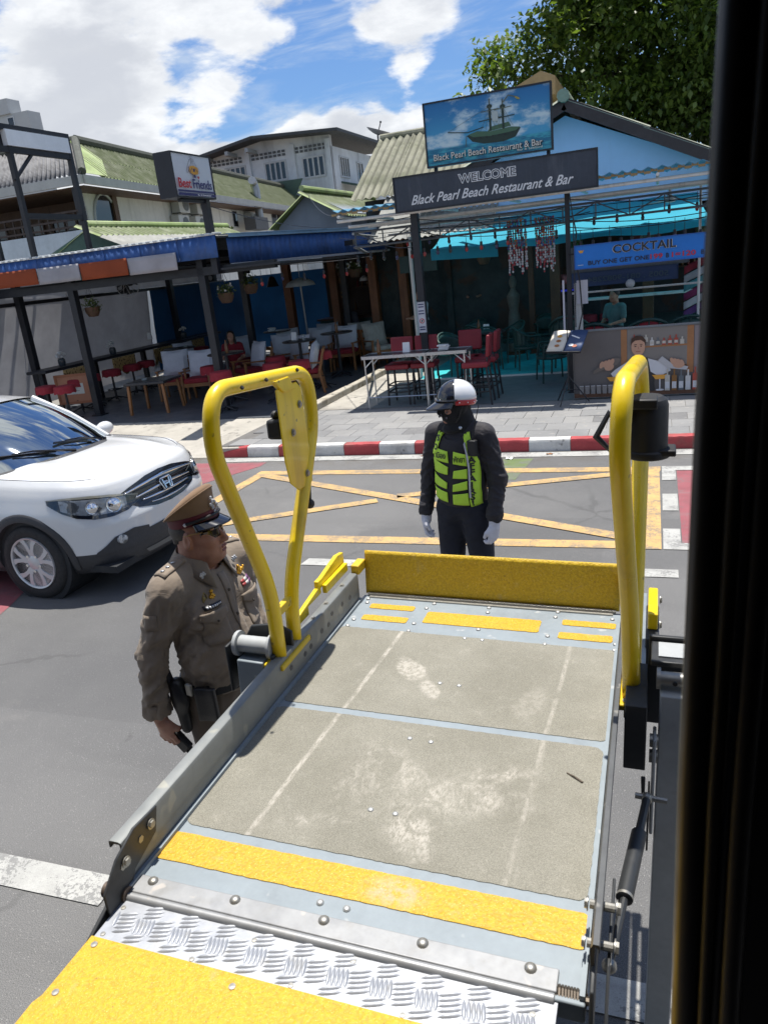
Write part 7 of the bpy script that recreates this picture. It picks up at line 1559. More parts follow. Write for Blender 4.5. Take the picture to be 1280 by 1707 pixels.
# ================================================================ people: smooth-blended solids turned into one skin each
def sdf_mesh(prims, h, pad=.03):
    """prims: (op, kind, k, *args); op 'u' union / 's' cut; kind 'e' ellipsoid (c, r[, R]) or 'c' tapered capsule (a, b, ra, rb); k = blend radius"""
    lo, hi = np.full(3, 1e9), np.full(3, -1e9); boxes = []
    for op, kind, k, *a in prims:
        if kind == 'e': c, r = np.array(a[0], float), np.array(a[1], float); m = r if len(a) < 3 else np.full(3, r.max()); b0, b1 = c-m, c+m
        else:
            p, q = np.array(a[0], float), np.array(a[1], float); b0, b1 = np.minimum(p-a[2], q-a[3]), np.maximum(p+a[2], q+a[3])
        boxes.append((b0, b1))
        if op == 'u': lo, hi = np.minimum(lo, b0), np.maximum(hi, b1)
    lo, hi = lo-pad, hi+pad; n = np.ceil((hi-lo)/h).astype(int)+1; F = np.full(n, 1., np.float32)
    for (op, kind, k, *a), (b0, b1) in zip(prims, boxes):
        m = k+3*h; i0 = np.clip(np.floor((b0-m-lo)/h).astype(int), 0, n); i1 = np.clip(np.ceil((b1+m-lo)/h).astype(int)+1, 0, n)
        if (i1 <= i0).any(): continue
        X, Y, Z = (lo[q]+h*np.arange(i0[q], i1[q]) for q in range(3)); X, Y, Z = X[:,None,None], Y[None,:,None], Z[None,None,:]
        if kind == 'e':
            c, r = a[0], a[1]; x, y, z = X-c[0], Y-c[1], Z-c[2]
            if len(a) > 2:
                R = np.array(a[2]); x, y, z = (R[0][q]*x+R[1][q]*y+R[2][q]*z for q in range(3))
            k0 = np.sqrt((x/r[0])**2+(y/r[1])**2+(z/r[2])**2); k1 = np.sqrt((x/r[0]**2)**2+(y/r[1]**2)**2+(z/r[2]**2)**2)+1e-9; d = k0*(k0-1)/k1
        else:
            p, q = np.array(a[0], float), np.array(a[1], float); v = q-p; L = (v@v)+1e-12
            t = np.clip(((X-p[0])*v[0]+(Y-p[1])*v[1]+(Z-p[2])*v[2])/L, 0, 1); d = np.sqrt((X-p[0]-t*v[0])**2+(Y-p[1]-t*v[1])**2+(Z-p[2]-t*v[2])**2)-(a[2]+t*(a[3]-a[2]))
        S = F[i0[0]:i1[0], i0[1]:i1[1], i0[2]:i1[2]]
        if op == 'u': hh = np.maximum(k-np.abs(S-d), 0)/max(k, 1e-6); S[...] = np.minimum(S, d)-hh*hh*k*.25
        else: hh = np.maximum(k-np.abs(S+d), 0)/max(k, 1e-6); S[...] = np.maximum(S, -d)+hh*hh*k*.25
    # naive surface nets
    neg = F < 0; s = [slice(None, -1), slice(1, None)]; cnt = np.zeros(n-1); P = np.zeros((*(n-1), 3))
    for ax in range(3):
        o1, o2 = [q for q in range(3) if q != ax]
        for c1 in (0, 1):
            for c2 in (0, 1):
                ia = [None]*3; ib = [None]*3; ia[ax], ib[ax] = s[0], s[1]; ia[o1] = ib[o1] = s[c1]; ia[o2] = ib[o2] = s[c2]
                A_, B_ = F[tuple(ia)], F[tuple(ib)]; x = (A_ < 0) != (B_ < 0); t = np.where(x, A_/np.where(x, A_-B_, 1), 0)
                cnt += x; P[..., ax] += np.where(x, t, 0); P[..., o1] += x*c1; P[..., o2] += x*c2
    act = cnt > 0; idx = np.full(act.shape, -1, int); idx[act] = np.arange(act.sum())
    G = np.stack(np.meshgrid(*[np.arange(q-1) for q in n], indexing='ij'), -1)[act]; V = lo+h*(G+P[act]/cnt[act][:, None]); Q = []
    for ax in range(3):
        o1, o2 = (ax+1) % 3, (ax+2) % 3; ia = [slice(None)]*3; ib = [slice(None)]*3; ia[ax], ib[ax] = slice(None, -1), slice(1, None)
        A_, B_ = neg[tuple(ia)], neg[tuple(ib)]; E = np.argwhere(A_ != B_); E = E[(E[:, o1] > 0) & (E[:, o2] > 0) & (E[:, o1] < n[o1]-1) & (E[:, o2] < n[o2]-1)]
        def cell(d1, d2): e = E.copy(); e[:, o1] -= d1; e[:, o2] -= d2; return idx[e[:, 0], e[:, 1], e[:, 2]]
        q = np.stack([cell(1, 1), cell(0, 1), cell(0, 0), cell(1, 0)], 1); fl = ~A_[E[:, 0], E[:, 1], E[:, 2]]; q[fl] = q[fl][:, ::-1]; Q.append(q)
    Q = np.concatenate(Q); Q = Q[(Q >= 0).all(1)]
    return V, Q
def skin(name, prims, h, m, parent, disp=None, extra=None, smooth=180):
    V, Q = sdf_mesh(prims, h)
    me = bpy.data.meshes.new(name); me.from_pydata([], [], []); vs = [Vector(v) for v in V]; fs = [tuple(int(i) for i in q) for q in Q]
    mb = MB(); mb.add(vs, fs)
    if disp:
        tmp = mesh('t', mb.v, mb.f, m, smooth=0); nr = [v.normal.copy() for v in tmp.vertices]; bpy.data.meshes.remove(tmp)
        mb.v = [Vector(v)+n*disp(Vector(v), n) for v, n in zip(mb.v, nr)]
    for e in (extra or []): V2, Q2 = sdf_mesh(*e); mb.add([Vector(v) for v in V2], [tuple(int(i) for i in q) for q in Q2])
    o = build(name, mb, m, parent, smooth=smooth); return o, BVHTree.FromPolygons([Vector(v) for v in mb.v], mb.f)
U = lambda kind, k, *a: ('u', kind, k, *a)
S_ = lambda kind, k, *a: ('s', kind, k, *a)
def tf(prims, M):
    """move a list of solids by a 4x4 matrix"""
    R = M.to_3x3(); out = []
    for op, kind, k, *a in prims:
        if kind == 'e':
            r0 = Matrix(a[2]) if len(a) > 2 else Matrix.Identity(3); out.append((op, 'e', k, tuple(M @ Vector(a[0])), a[1], [list(x) for x in (R @ r0)]))
        else: out.append((op, 'c', k, tuple(M @ Vector(a[0])), tuple(M @ Vector(a[1])), a[2], a[3]))
    return out
def head_prims(heavy=0.):
    p = [U('e', .02, (-.012,0,.03), (.096,.077,.086)), U('e', .03, (.034,0,-.030), (.060,.062+heavy*.006,.080)), U('e', .025, (.042,0,-.078), (.045,.048+heavy*.01,.038)), U('e', .015, (.074,0,-.098), (.022,.026,.018)),
         U('c', .012, (.086,0,.006), (.112,0,-.034), .009, .0125), U('e', .008, (.100,.012,-.040), (.013,.009,.009)), U('e', .008, (.100,-.012,-.040), (.013,.009,.009)), U('c', .014, (.082,-.034,.020), (.082,.034,.020), .011, .011),
         U('e', .02, (.062,.040,-.030), (.026,.022,.024)), U('e', .02, (.062,-.040,-.030), (.026,.022,.024)), U('c', .006, (.090,-.017,-.064), (.090,.017,-.064), .0075, .0075), U('c', .006, (.088,-.015,-.079), (.088,.015,-.079), .0085, .0085), S_('c', .004, (.101,-.022,-.0715), (.101,.022,-.0715), .0045, .0045)]
    for s in (1, -1): p += [U('e', .008, (-.008, s*.080, -.012), (.020,.009,.032), [list(x) for x in Matrix.Rotation(s*.35, 3, 'Z')]), S_('e', .005, (-.004, s*.090, -.010), (.009,.006,.018)), S_('e', .012, (.088, s*.032, .002), (.010,.016,.010))]
    p += [U('c', .03, (-.025,0,-.05), (-.045,0,-.20), .058+heavy*.010, .066+heavy*.012)]
    if heavy: p += [U('e', .03, (.025,0,-.108), (.045,.046,.030))]
    return p
def hand_prims(s, curl=.35, grip=False, r=1.):
    """wrist at the origin, fingers towards -z, thumb towards +x, palm facing s*y"""
    p = [U('c', .02, (0,0,.03), (0,0,-.02), .026*r, .027*r), U('e', .015, (.004,0,-.050), (.040*r,.0165*r,.048))]
    for k, (x, L) in enumerate(((.031,.068),(.011,.078),(-.010,.073),(-.029,.058))):
        a = curl*(1+.12*k); P = Vector((x,0,-.086+.004*abs(k-1))); ang = a*.5; fan = x*.9
        for seg, f in enumerate((.45,.32,.23)):
            d = Vector((fan*.35, s*sin(ang), -cos(ang))); q = P+d*L*f*(1.15 if grip else 1.); rr = (.0098,.0088,.0078)[seg]*r; p.append(U('c', .005, tuple(P), tuple(q), rr, rr-.0008)); P = q; ang += a*(1.6 if grip else 1.1)
    t0 = Vector((.030,s*.004,-.028)); t1 = Vector((.050,s*.018,-.058)); t2 = Vector((.046,s*.034,-.084)) if not grip else Vector((.036,s*.045,-.072))
    p += [U('c', .012, tuple(t0), tuple(t1), .0135*r, .0115*r), U('c', .006, tuple(t1), tuple(t2), .011*r, .009*r)]
    return p
def limb_frame(p, d, fwd):
    """matrix putting a hand at p with its fingers along d and thumb side towards fwd"""
    z = -Vector(d).normalized(); x = Vector(fwd); x = (x-z*x.dot(z)).normalized(); y = z.cross(x)
    return Matrix(((x.x,y.x,z.x,p[0]),(x.y,y.y,z.y,p[1]),(x.z,y.z,z.z,p[2]),(0,0,0,1)))
def skin_mat(name, c, c2):
    m = mat(name, c, .5, var=.10, vs=18, col2=c2, mask=(.4,.7), ms=14, bump=.12, bs=160, bd=.002); b = m.node_tree.nodes['Principled BSDF']; b.inputs['Subsurface Weight'].default_value = .12; b.inputs['Subsurface Radius'].default_value = (.01,.004,.002); return m
def fabric(name, c, wv=900, bmp=.25, var=.10, rough=.9, fold=6):
    m = bpy.data.materials.new(name); m.use_nodes = True; t = NT(m.node_tree); b = m.node_tree.nodes['Principled BSDF']; MATS[name] = m; p = t.obj()
    f = t.noise(p, 9, 6, .6); cc = t.mix(t.ramp(f, .3, .7), tuple(x*(1-var) for x in c), tuple(x*(1+var) for x in c)); w = t.noise(p, wv, 1, .5); cc = t.mix(t.math('MULTIPLY', w, .35), cc, tuple(x*.6 for x in c))
    t.put(b.inputs['Base Color'], cc); b.inputs['Roughness'].default_value = rough; b.inputs['Sheen Weight'].default_value = .08
    n1 = t.bump(t.noise(t.vmath('MULTIPLY', p, (1,1,1.5)), fold*2.2, 4, .55, .9), bmp, .018); t.put(b.inputs['Normal'], t.bump(w, .12, .001, n1)); return m
M_SKIN = skin_mat('skin_tan', (.42,.215,.150), (.33,.15,.10)); M_SKIN2 = skin_mat('skin_dim', (.40,.22,.15), (.34,.17,.11)); M_HAIR = mat('hair_black', (.012,.010,.009), .45, var=.3, vs=40); M_HAIRG = mat('hair_grey', (.06,.055,.05), .6, var=.3, vs=60)
M_KHA = fabric('khaki_cloth', (.248,.200,.155)); M_KHAD = fabric('khaki_trousers', (.13,.10,.075)); M_KHAC = fabric('cap_cloth', (.215,.135,.078), bmp=.08)
M_LEATH = mat('black_leather', (.012,.012,.013), .38, var=.25, vs=20, bump=.2, bs=160); M_GOLD = mat('badge_gold', (.70,.40,.06), .3, metal=.8, var=.2, vs=60); M_SILV = mat('badge_silver', (.62,.63,.66), .3, metal=.8, var=.25, vs=90); M_MAROON = mat('cap_band_maroon', (.10,.008,.018), .6, var=.1); M_GLS = mat('sunglass_lens', (.015,.008,.006), .08, var=0, coat=.4)
def folds(v, spots, amp):
    """wrinkles gathered round given points: (centre, radius, direction the folds run)"""
    d = 0.
    for c, r, ax in spots:
        w = math.exp(-((v-Vector(c)).length/r)**2)
        if w > .03:
            ax = Vector(ax).normalized(); q = v-ax*v.dot(ax)*.82; f = noise.noise(q*19+Vector((c[0]*9, 0, 0))); g = noise.noise(q*33+Vector((3, c[1]*7, 0))); d += w*((1-min(1, abs(f)*3.4))*1.1-.35+(1-min(1, abs(g)*3.2))*.6)
    return amp*d+.0018*noise.noise(v*16)
def thick(name, quads, bv, dirv, m, parent, off=.003, n=(8, 8), solid=.003, label=None):
    return decal(name, bv, quad2(*quads), n[0], n[1], dirv, m, parent, off, solid=solid, label=label)
def flat_text(name, s, bv, o, ax, ay, dirv, m, parent, off, **k):
    vs, fs = text_mesh(s, extrude=0., **k); dirv = Vector(dirv).normalized(); out = []
    for v in vs:
        p = Vector(o)+Vector(ax)*v.x+Vector(ay)*v.y; h, n, _, _ = bv.ray_cast(p-dirv*1.2, dirv, 2.4); last = h if h else (Vector((last.x, p.y, p.z)) if out else p); out.append(last-dirv*off)
    mb = MB(); mb.add(out, fs); return build(name, mb, m, parent, smooth=0)

# ---------------------------------------------------------------- officer in khaki
OF = thing('person', 'man in khaki uniform and peaked cap standing left of the lift holding a radio', 'person', (-1.705, 2.38, 0.012), radians(-13))
HZ, HT = 1.565, radians(17)
HM = Matrix.Translation((.02, 0, HZ)) @ Matrix.Rotation(HT, 4, 'Z') @ Matrix.Rotation(radians(-3), 4, 'Y')
sh_r, el_r, wr_r = (-.012,-.198,1.372), (-.085,-.262,1.125), (-.105,-.272,.885); sh_l, el_l, wr_l = (-.008,.198,1.372), (-.05,.262,1.11), (.06,.255,.88)
HAND_R = limb_frame((wr_r[0]+.006, wr_r[1], wr_r[2]-.035), (.16,.02,-1), (1,.1,0)); HAND_L = limb_frame((wr_l[0]+.01, wr_l[1], wr_l[2]-.03), (.25,0,-1), (1,0,0))
core = [U('e', .05, (0,0,1.22), (.11,.17,.22)), U('e', .05, (.02,0,1.05), (.125,.16,.17)), U('c', .04, sh_r, el_r, .05, .042), U('c', .03, el_r, wr_r, .042, .030), U('c', .04, sh_l, el_l, .05, .042), U('c', .03, el_l, wr_l, .042, .030), U('c', .03, wr_r, (wr_r[0]+.005, wr_r[1], wr_r[2]-.05), .030, .027), U('c', .03, wr_l, (wr_l[0]+.01, wr_l[1], wr_l[2]-.05), .030, .027)]
for s in (1, -1): core += [U('c', .05, (0, s*.09, .93), (.01, s*.10, .48), .085, .055), U('c', .03, (.01, s*.10, .48), (-.02, s*.10, .06), .055, .042), U('e', .03, (.05, s*.10, .04), (.10,.035,.03))]
core += tf([U('c', .03, (-.025,0,-.06), (-.04,0,-.20), .066, .075)], HM)
skin('body', core, .012, M_SKIN, OF, extra=[(tf(head_prims(1.), HM), .0042), (tf(hand_prims(1, .62, True), HAND_R), .0042), (tf(hand_prims(-1, .4), HAND_L), .006)])
shirt = [U('e', .05, (-.005,0,1.265), (.138,.185,.20)), U('e', .06, (.042,0,1.085), (.150,.188,.175)), U('e', .05, (.012,0,.965), (.142,.182,.10)), U('c', .05, (-.012,-.15,1.392), (-.012,.15,1.392), .062, .062), U('c', .04, (-.02,-.04,1.445), (-.01,-.17,1.405), .055, .055), U('c', .04, (-.02,.04,1.445), (-.01,.17,1.405), .055, .055), U('e', .03, (.075,.085,1.27), (.065,.085,.08)), U('e', .03, (.075,-.085,1.27), (.065,.085,.08))]
for a, b, c in ((sh_r, el_r, wr_r), (sh_l, el_l, wr_l)): shirt += [U('c', .045, a, b, .064, .048), U('c', .03, b, (c[0], c[1], c[2]+.02), .050, .043), U('c', .012, (c[0], c[1], c[2]+.03), (c[0]+.002, c[1], c[2]-.005), .047, .046)]
shirt += [S_('c', .006, (.02,0,1.43), (.03,0,1.60), .062, .085), S_('e', .004, (wr_r[0],wr_r[1],wr_r[2]-.055), (.075,.075,.05)), S_('e', .004, (wr_l[0],wr_l[1],wr_l[2]-.055), (.075,.075,.05)), S_('e', .006, (0,0,.80), (.4,.23,.118))]
sp = [((-.02,-.27,1.13), .15, (.4,.3,.5)), ((-.03,-.22,1.30), .10, (.5,0,1)), ((.06,-.16,1.24), .09, (.3,1,.6)), ((.10,0,1.0), .14, (0,1,.15)), ((.0,-.12,1.12), .16, (.6,1,.8)), ((-.05,-.29,.98), .14, (.6,.2,.5)), ((.03,-.18,1.0), .13, (.2,1,.5)), ((0,.25,1.15), .15, (0,.4,.6)), (wr_r, .10, (0,0,1))]
SHO, SB = skin('shirt', shirt, .0085, M_KHA, OF, lambda v, n: folds(v, sp, .0125))
trou = [U('e', .04, (0,0,.93), (.128,.170,.085))]
for s in (1, -1): trou += [U('c', .05, (0, s*.09, .90), (.012, s*.10, .48), .112, .082), U('c', .03, (.012, s*.10, .48), (-.01, s*.105, .07), .080, .072)]
trou += [S_('e', .003, (0,.1,.02), (.2,.1,.045)), S_('e', .003, (0,-.1,.02), (.2,.1,.045))]
skin('trousers', trou, .011, M_KHAD, OF, lambda v, n: folds(v, [((0,-.1,.85), .2, (.2,0,1)), ((0,0,.5), .15, (0,1,.2)), ((0,0,.15), .15, (0,1,.2))], .007))
for s in (1, -1): skin('shoe', [U('e', .02, (.06, s*.105, .045), (.13,.045,.045)), U('c', .02, (-.02, s*.105, .05), (-.02, s*.105, .11), .045, .045), S_('e', .002, (.05, s*.105, -.06), (.3,.1,.06))], .008, M_LEATH, OF)
FX = (-1, 0, 0)
for c in (wr_r, wr_l):
    mb = MB(); mb.tube([(c[0]+.001, c[1], c[2]+.045), (c[0]+.001, c[1], c[2]+.040), (c[0]+.002, c[1], c[2]-.012), (c[0]+.002, c[1], c[2]-.016)], [.046,.0505,.0495,.044], 24, caps=False); build('cuff', mb, M_KHA, OF, smooth=60)
# collar, placket, pockets, shoulder straps
def collar_ring(u, row, fold=0.):
    a = radians(26)+u*radians(308); f = max(0, 1-abs(min(u, 1-u))/.16); c = Vector((-.004, 0, 1.450)); tip = f**1.5
    r, z = ((.080, -.018), (.086, .032), (.118+.014*tip, -.016-.050*tip))[row]
    return c+Vector((cos(a)*r*1.0+.012*tip*(row == 2), sin(a)*(r-.002), z-.030*max(0, cos(a))**2+.018*max(0, -cos(a))))
mb = MB(); mb.grid(lambda u, v: collar_ring(u, int(round(v*2))), 40, 2); build('collar', mb, M_KHA, OF, smooth=40, solid=.004)
thick('placket', ((1,-.017,.985),(1,.017,.985),(1,.017,1.40),(1,-.017,1.40)), SB, FX, M_KHA, OF, .004, (3, 24))
for z in (1.03, 1.13, 1.23, 1.33):
    h, n, _, _ = SB.ray_cast(Vector((1,0,z)), Vector(FX), 2); mb = MB(); mb.lathe([(.0065,0),(.006,.003),(0,.0035)], n=10, M=n.to_track_quat('Z','Y').to_matrix()); mb.v = [Vector(v)+h+n*.004 for v in mb.v]; build('button', mb, mat('button_dark', (.05,.035,.022), .4), OF)
for s in (1, -1):
    pk = thick('pocket', ((1,s*.055,1.155),(1,s*.148,1.155),(1,s*.150,1.275),(1,s*.052,1.275)), SB, FX, M_KHA, OF, .0055, (8, 8), .004)
    decal('pocket_flap', SB, curvestrip([(1,s*.047,1.262),(1,s*.075,1.250),(1,s*.10,1.235),(1,s*.128,1.250),(1,s*.156,1.262)], [(1,s*.047,1.288),(1,s*.075,1.290),(1,s*.10,1.290),(1,s*.128,1.290),(1,s*.156,1.288)]), 14, 5, FX, M_KHA, pk, .011, solid=.005)
    h, n, _, _ = SB.ray_cast(Vector((1,s*.10,1.245)), Vector(FX), 2); mb = MB(); mb.ball(h+n*.013, .005, 8); build('pocket_button', mb, MATS['button_dark'], pk)
    ep = decal('shoulder_strap', SB, quad2((-.035,s*.205,3),(.022,s*.205,3),(.022,s*.098,3),(-.030,s*.098,3)), 6, 8, (0,0,-1), M_KHA, OF, .006, solid=.005)
    for y in (.185, .158, .131):
        h, n, _, _ = SB.ray_cast(Vector((-.006,s*y,2)), Vector((0,0,-1)), 2); mb = MB()
        for k in range(5): mb.add([h+n*.010, h+n*.008+Vector((.011*cos(k*1.257-.3), .011*sin(k*1.257-.3), 0)), h+n*.008+Vector((.006*cos(k*1.257+.33), .006*sin(k*1.257+.33), 0)), h+n*.008+Vector((.011*cos(k*1.257+.957), .011*sin(k*1.257+.957), 0))][0:4], [(0,1,2),(0,2,3)])
        build('rank_star', mb, M_SILV, ep, solid=.002)
    p = collar_ring(.065 if s > 0 else .935, 2)+Vector((.008, 0, .016)); mb = MB()
    for q in ((0,0),(0,.009),(.0,-.009),(.007,.004),(-.007,-.004),(.006,-.006)): mb.ball((p.x+.001, p.y+q[1]*1.1, p.z+.012+q[0]*1.2), .0058, 6)
    build('collar_pin', mb, M_SILV, OF)
thick('name_plate', ((1,-.138,1.298),(1,-.062,1.298),(1,-.062,1.315),(1,-.138,1.315)), SB, FX, mat('name_plate', (.012,.012,.014), .4, var=0), OF, .006, (6, 2))
for k in range(7): y = -.128+k*.0095; thick('name_letter', ((1,y,1.303),(1,y+.006,1.303),(1,y+.006,1.310),(1,y,1.310)), SB, FX, I_WHITE, OF, .0085, (1, 1), .0008)
h, n, _, _ = SB.ray_cast(Vector((1,-.083,1.345)), Vector(FX), 2); mb = MB()
for q in ((0,.014),(0,.0),(.008,-.008),(-.008,-.008),(0,-.014)): mb.ball((h.x+.005, h.y+q[0], h.z+q[1]), .0085, 7)
build('gold_badge', mb, M_GOLD, OF)
h, n, _, _ = SB.ray_cast(Vector((1,-.115,1.34)), Vector(FX), 2); mb = MB(); mb.tube([h+Vector((.006, sin(a)*.011, cos(a)*.018+(.008 if abs(a) < .1 else 0))) for a in (2*pi*k/12 for k in range(12))], .003, 6, closed=True); mb.ball(h+Vector((.004,0,-.004)), (.003,.008,.012), 8); build('leaf_badge', mb, mat('badge_bronze', (.30,.24,.10), .4, metal=.7), OF)
h, n, _, _ = SB.ray_cast(Vector((1,.10,1.365)), Vector(FX), 2); mb = MB()
for q in ((0,.010,.010),(-.018,.004,.010),(.018,.004,.010),(-.028,.012,.006),(.028,.012,.006),(0,-.008,.009),(-.009,-.002,.009),(.009,-.002,.009),(0,.022,.007)): mb.ball((h.x+.006, h.y+q[0], h.z+q[1]), q[2], 7)
build('wings_badge', mb, M_GOLD, OF)
for k in range(6):
    y0 = .072+(k % 3)*.021; z0 = 1.312+(k//3)*.013
    rb = thick('ribbon_bar', ((1,y0,z0),(1,y0+.020,z0),(1,y0+.020,z0+.011),(1,y0,z0+.011)), SB, FX, [flatm('ribbon_red', (.35,.05,.05)), flatm('ribbon_white', (.5,.48,.46)), flatm('ribbon_purple', (.16,.06,.16))][k % 3], OF, .006, (2, 1))
thick('shoulder_patch', ((-.05,-2,1.32),(.0,-2,1.32),(.0,-2,1.26),(-.05,-2,1.26)), SB, (0,1,0), M_KHA, OF, .004, (4, 4))
# belt with holster and pouches
mb = MB(); mb.tube([(.012+.150*cos(a), .190*sin(a), .955) for a in (2*pi*k/40 for k in range(40))], .008, 6, closed=True)
V = []
for k in range(48): a = 2*pi*k/48; V += [(.012+.150*cos(a), .189*sin(a), .932), (.012+.156*cos(a), .195*sin(a), .934), (.012+.156*cos(a), .195*sin(a), .978), (.012+.150*cos(a), .189*sin(a), .98)]
mb = MB(); mb.add(V, [(k*4+q, ((k+1) % 48)*4+q, ((k+1) % 48)*4+(q+1) % 4, k*4+(q+1) % 4) for k in range(48) for q in range(4)]); build('belt', mb, M_LEATH, OF)
skin('holster', [U('c', .015, (-.03,-.215,.985), (-.01,-.225,.80), .034, .022), U('e', .015, (-.015,-.225,.93), (.045,.026,.06))], .006, M_LEATH, OF)
mb = MB(); mb.beam((-.05,-.225,.98), (-.065,-.23,1.055), .026, .032, (1,0,0)); mb.beam((-.03,-.232,1.01), (-.005,-.238,.965), .024, .012, (0,1,0)); build('pistol_grip', mb, M_STEEL, OF, bevel=.005)
mb = MB(); mb.box((.045,-.222,.985), (.03,.014,.05)); build('holster_clip', mb, M_BOLT, OF, bevel=.004)
mb = MB(); mb.grid(lambda u, v: Vector((.055+.085*u, -.203+.030*u*u+.012*sin(u*pi), .845+.145*v)), 8, 4, flip=True); build('ticket_pouch', mb, M_LEATH, OF, solid=.022, bevel=.006)
# peaked cap (built round the head frame)
cap = MB(); CT = HM @ Matrix.Translation((-.008,0,.046)) @ Matrix.Rotation(radians(-7), 4, 'Y')
def ring(rx, ry, z, tilt, n=40): return [CT @ Vector((rx*cos(a)+.0, ry*sin(a), z+tilt*cos(a)*1.0)) for a in (2*pi*k/n for k in range(n))]
def rings(mb, L, n=40, cap_end=True):
    V = [v for r in L for v in r]; F_ = [(i*n+k, i*n+(k+1) % n, (i+1)*n+(k+1) % n, (i+1)*n+k) for i in range(len(L)-1) for k in range(n)]
    if cap_end: F_.append(tuple((len(L)-1)*n+k for k in range(n)))
    mb.add(V, F_)
co_ = MB(); rings(co_, [ring(.101,.083,.030,.0), ring(.104,.090,.048,.020), ring(.107,.097,.060,.034), ring(.110,.103,.070,.045), ring(.108,.100,.078,.047), ring(.092,.085,.086,.044), ring(.055,.05,.094,.028), ring(.01,.01,.096,.005)])
cp = build('cap', co_, M_KHAC, OF, smooth=180); mb = MB(); mb.tube(ring(.111,.104,.070,.045), .0026, 6, closed=True); build('piping', mb, M_KHAC, cp)
mb = MB(); rings(mb, [ring(.100,.082,-.004,0), ring(.103,.085,-.002,0), ring(.104,.086,.032,0), ring(.101,.083,.033,0)], cap_end=False); build('band', mb, M_MAROON, cp, smooth=40)
mb = MB(); mb.grid(lambda u, v: CT @ Vector(((.100+.050*v*cos((u-.5)*2.2)**.6)*cos((u-.5)*2.3), (.084+.012*v)*sin((u-.5)*2.3)*1.06, .002-.030*v-.004*(1-abs(u-.5)*2))), 24, 6); build('visor', mb, M_GLOSSB, cp, solid=.003, smooth=180)
mb = MB(); mb.tube([CT @ Vector((.109*cos(a), .091*sin(a), .010+.004*cos(a))) for a in (radians(-80)+k*radians(160)/24 for k in range(25))], .006, 8); build('chin_strap', mb, M_LEATH, cp)
mb = MB()
for s in (1,-1): mb.ball(CT @ Vector((.016, s*.090, .010)), .008, 8)
build('strap_button', mb, M_SILV, cp)
mb = MB(); q_ = random.Random(2)
for k in range(26): a = q_.uniform(0, 6.28); r = q_.uniform(0, 1)**.5; mb.ball(CT @ Vector((.104+.012*(.5+.5*sin(a)), .024*r*cos(a), .052+.034*r*sin(a))), .0062, 6)
build('cap_badge', mb, M_SILV, cp)
# hair fringe, sunglasses, moustache shade
sid = tf([U('e', .01, (-.030,0,.020), (.086,.0805,.062)), U('e', .01, (-.070,0,-.02), (.034,.062,.05)), S_('e', .004, (.06,0,-.03), (.075,.2,.085)), S_('e', .003, (-.0,0,-.07), (.2,.2,.045))], HM); skin('hair', sid, .005, M_HAIRG, OF)
gm = MB()
for s in (1,-1):
    gm.grid(lambda u, v: HM @ Vector((.1005-.055*u**2.2, s*(.008+.060*u), -.016+.042*v-.004*u)), 8, 4, flip=(s < 0))
sg = build('sunglasses', gm, M_GLS, OF, solid=.003, smooth=180); mb = MB()
for s in (1,-1): mb.tube([HM @ Vector((.060, s*.069, .018)), HM @ Vector((.02, s*.083, .016)), HM @ Vector((-.012, s*.085, .010))], .0028, 6)
mb.tube([HM @ Vector((.104, -.008, .012)), HM @ Vector((.106, 0, .015)), HM @ Vector((.104, .008, .012))], .003, 6); build('temple', mb, mat('frame_gold', (.45,.30,.12), .3, metal=.7), sg)
mb = MB(); mb.tube([HM @ Vector((.0975,-.017,-.0645)), HM @ Vector((.0995,0,-.062)), HM @ Vector((.0975,.017,-.0645))], .0042, 6); mb.tube([HM @ Vector((.094,-.014,-.079)), HM @ Vector((.0975,0,-.080)), HM @ Vector((.094,.014,-.079))], .005, 6); build('lips', mb, mat('lip', (.25,.085,.07), .5), OF)
# radio in the right hand
RD = thing('walkie_talkie', 'black handheld radio in the right hand of the man in khaki', 'radio', (0,0,0)); RD.matrix_basis = wm(OF) @ HAND_R @ Matrix.Translation((-.0,.032,-.085)) @ Matrix.Rotation(radians(-36), 4, 'Y')
mb = MB(); mb.box((.0,0,-.03), (.052,.030,.13)); build('case', mb, M_RUB, RD, bevel=.006); mb = MB(); mb.tube([(.012,0,-.09),(.012,0,-.13),(.013,0,-.23)], [.010,.006,.0045], 8); build('antenna', mb, M_RUB, RD); mb = MB(); mb.tube([(-.012,0,-.09),(-.012,0,-.115)], .008, 10); build('knob', mb, M_RUB, RD)

# ---------------------------------------------------------------- motorcycle policeman in the road
PO = thing('person', 'person in dark uniform with white helmet, lime vest and white gloves standing on the road', 'person', (-1.175, 4.57, 0.02), radians(-103))
HM2 = Matrix.Translation((.015, 0, 1.60)) @ Matrix.Rotation(radians(-42), 4, 'Z') @ Matrix.Rotation(radians(5), 4, 'Y')
M_BLKU = fabric('black_uniform', (.017,.015,.020), var=.2, rough=.75, bmp=.35); M_NAVY = fabric('navy_trousers', (.010,.012,.022), var=.2); M_GLOVE = fabric('white_glove', (.60,.60,.66), bmp=.2); M_LIME = mat('lime_vest', (.50,.78,.055), .6, var=.08, vs=20, bump=.15, bs=60); M_BALA = fabric('black_balaclava', (.010,.010,.011), bmp=.3)
M_SHELLW = mat('helmet_white', (.68,.69,.71), .18, var=.03, coat=.7); M_SHELLR = mat('helmet_red', (.42,.012,.022), .2, var=.03, coat=.6); M_SHELLB = mat('helmet_black', (.012,.012,.016), .15, var=.05, coat=.7)
a_r, b_r, c_r = (-.01,-.180,1.395), (-.02,-.245,1.12), (.05,-.255,.88); a_l, b_l, c_l = (-.01,.180,1.395), (-.015,.240,1.115), (.07,.245,.875)
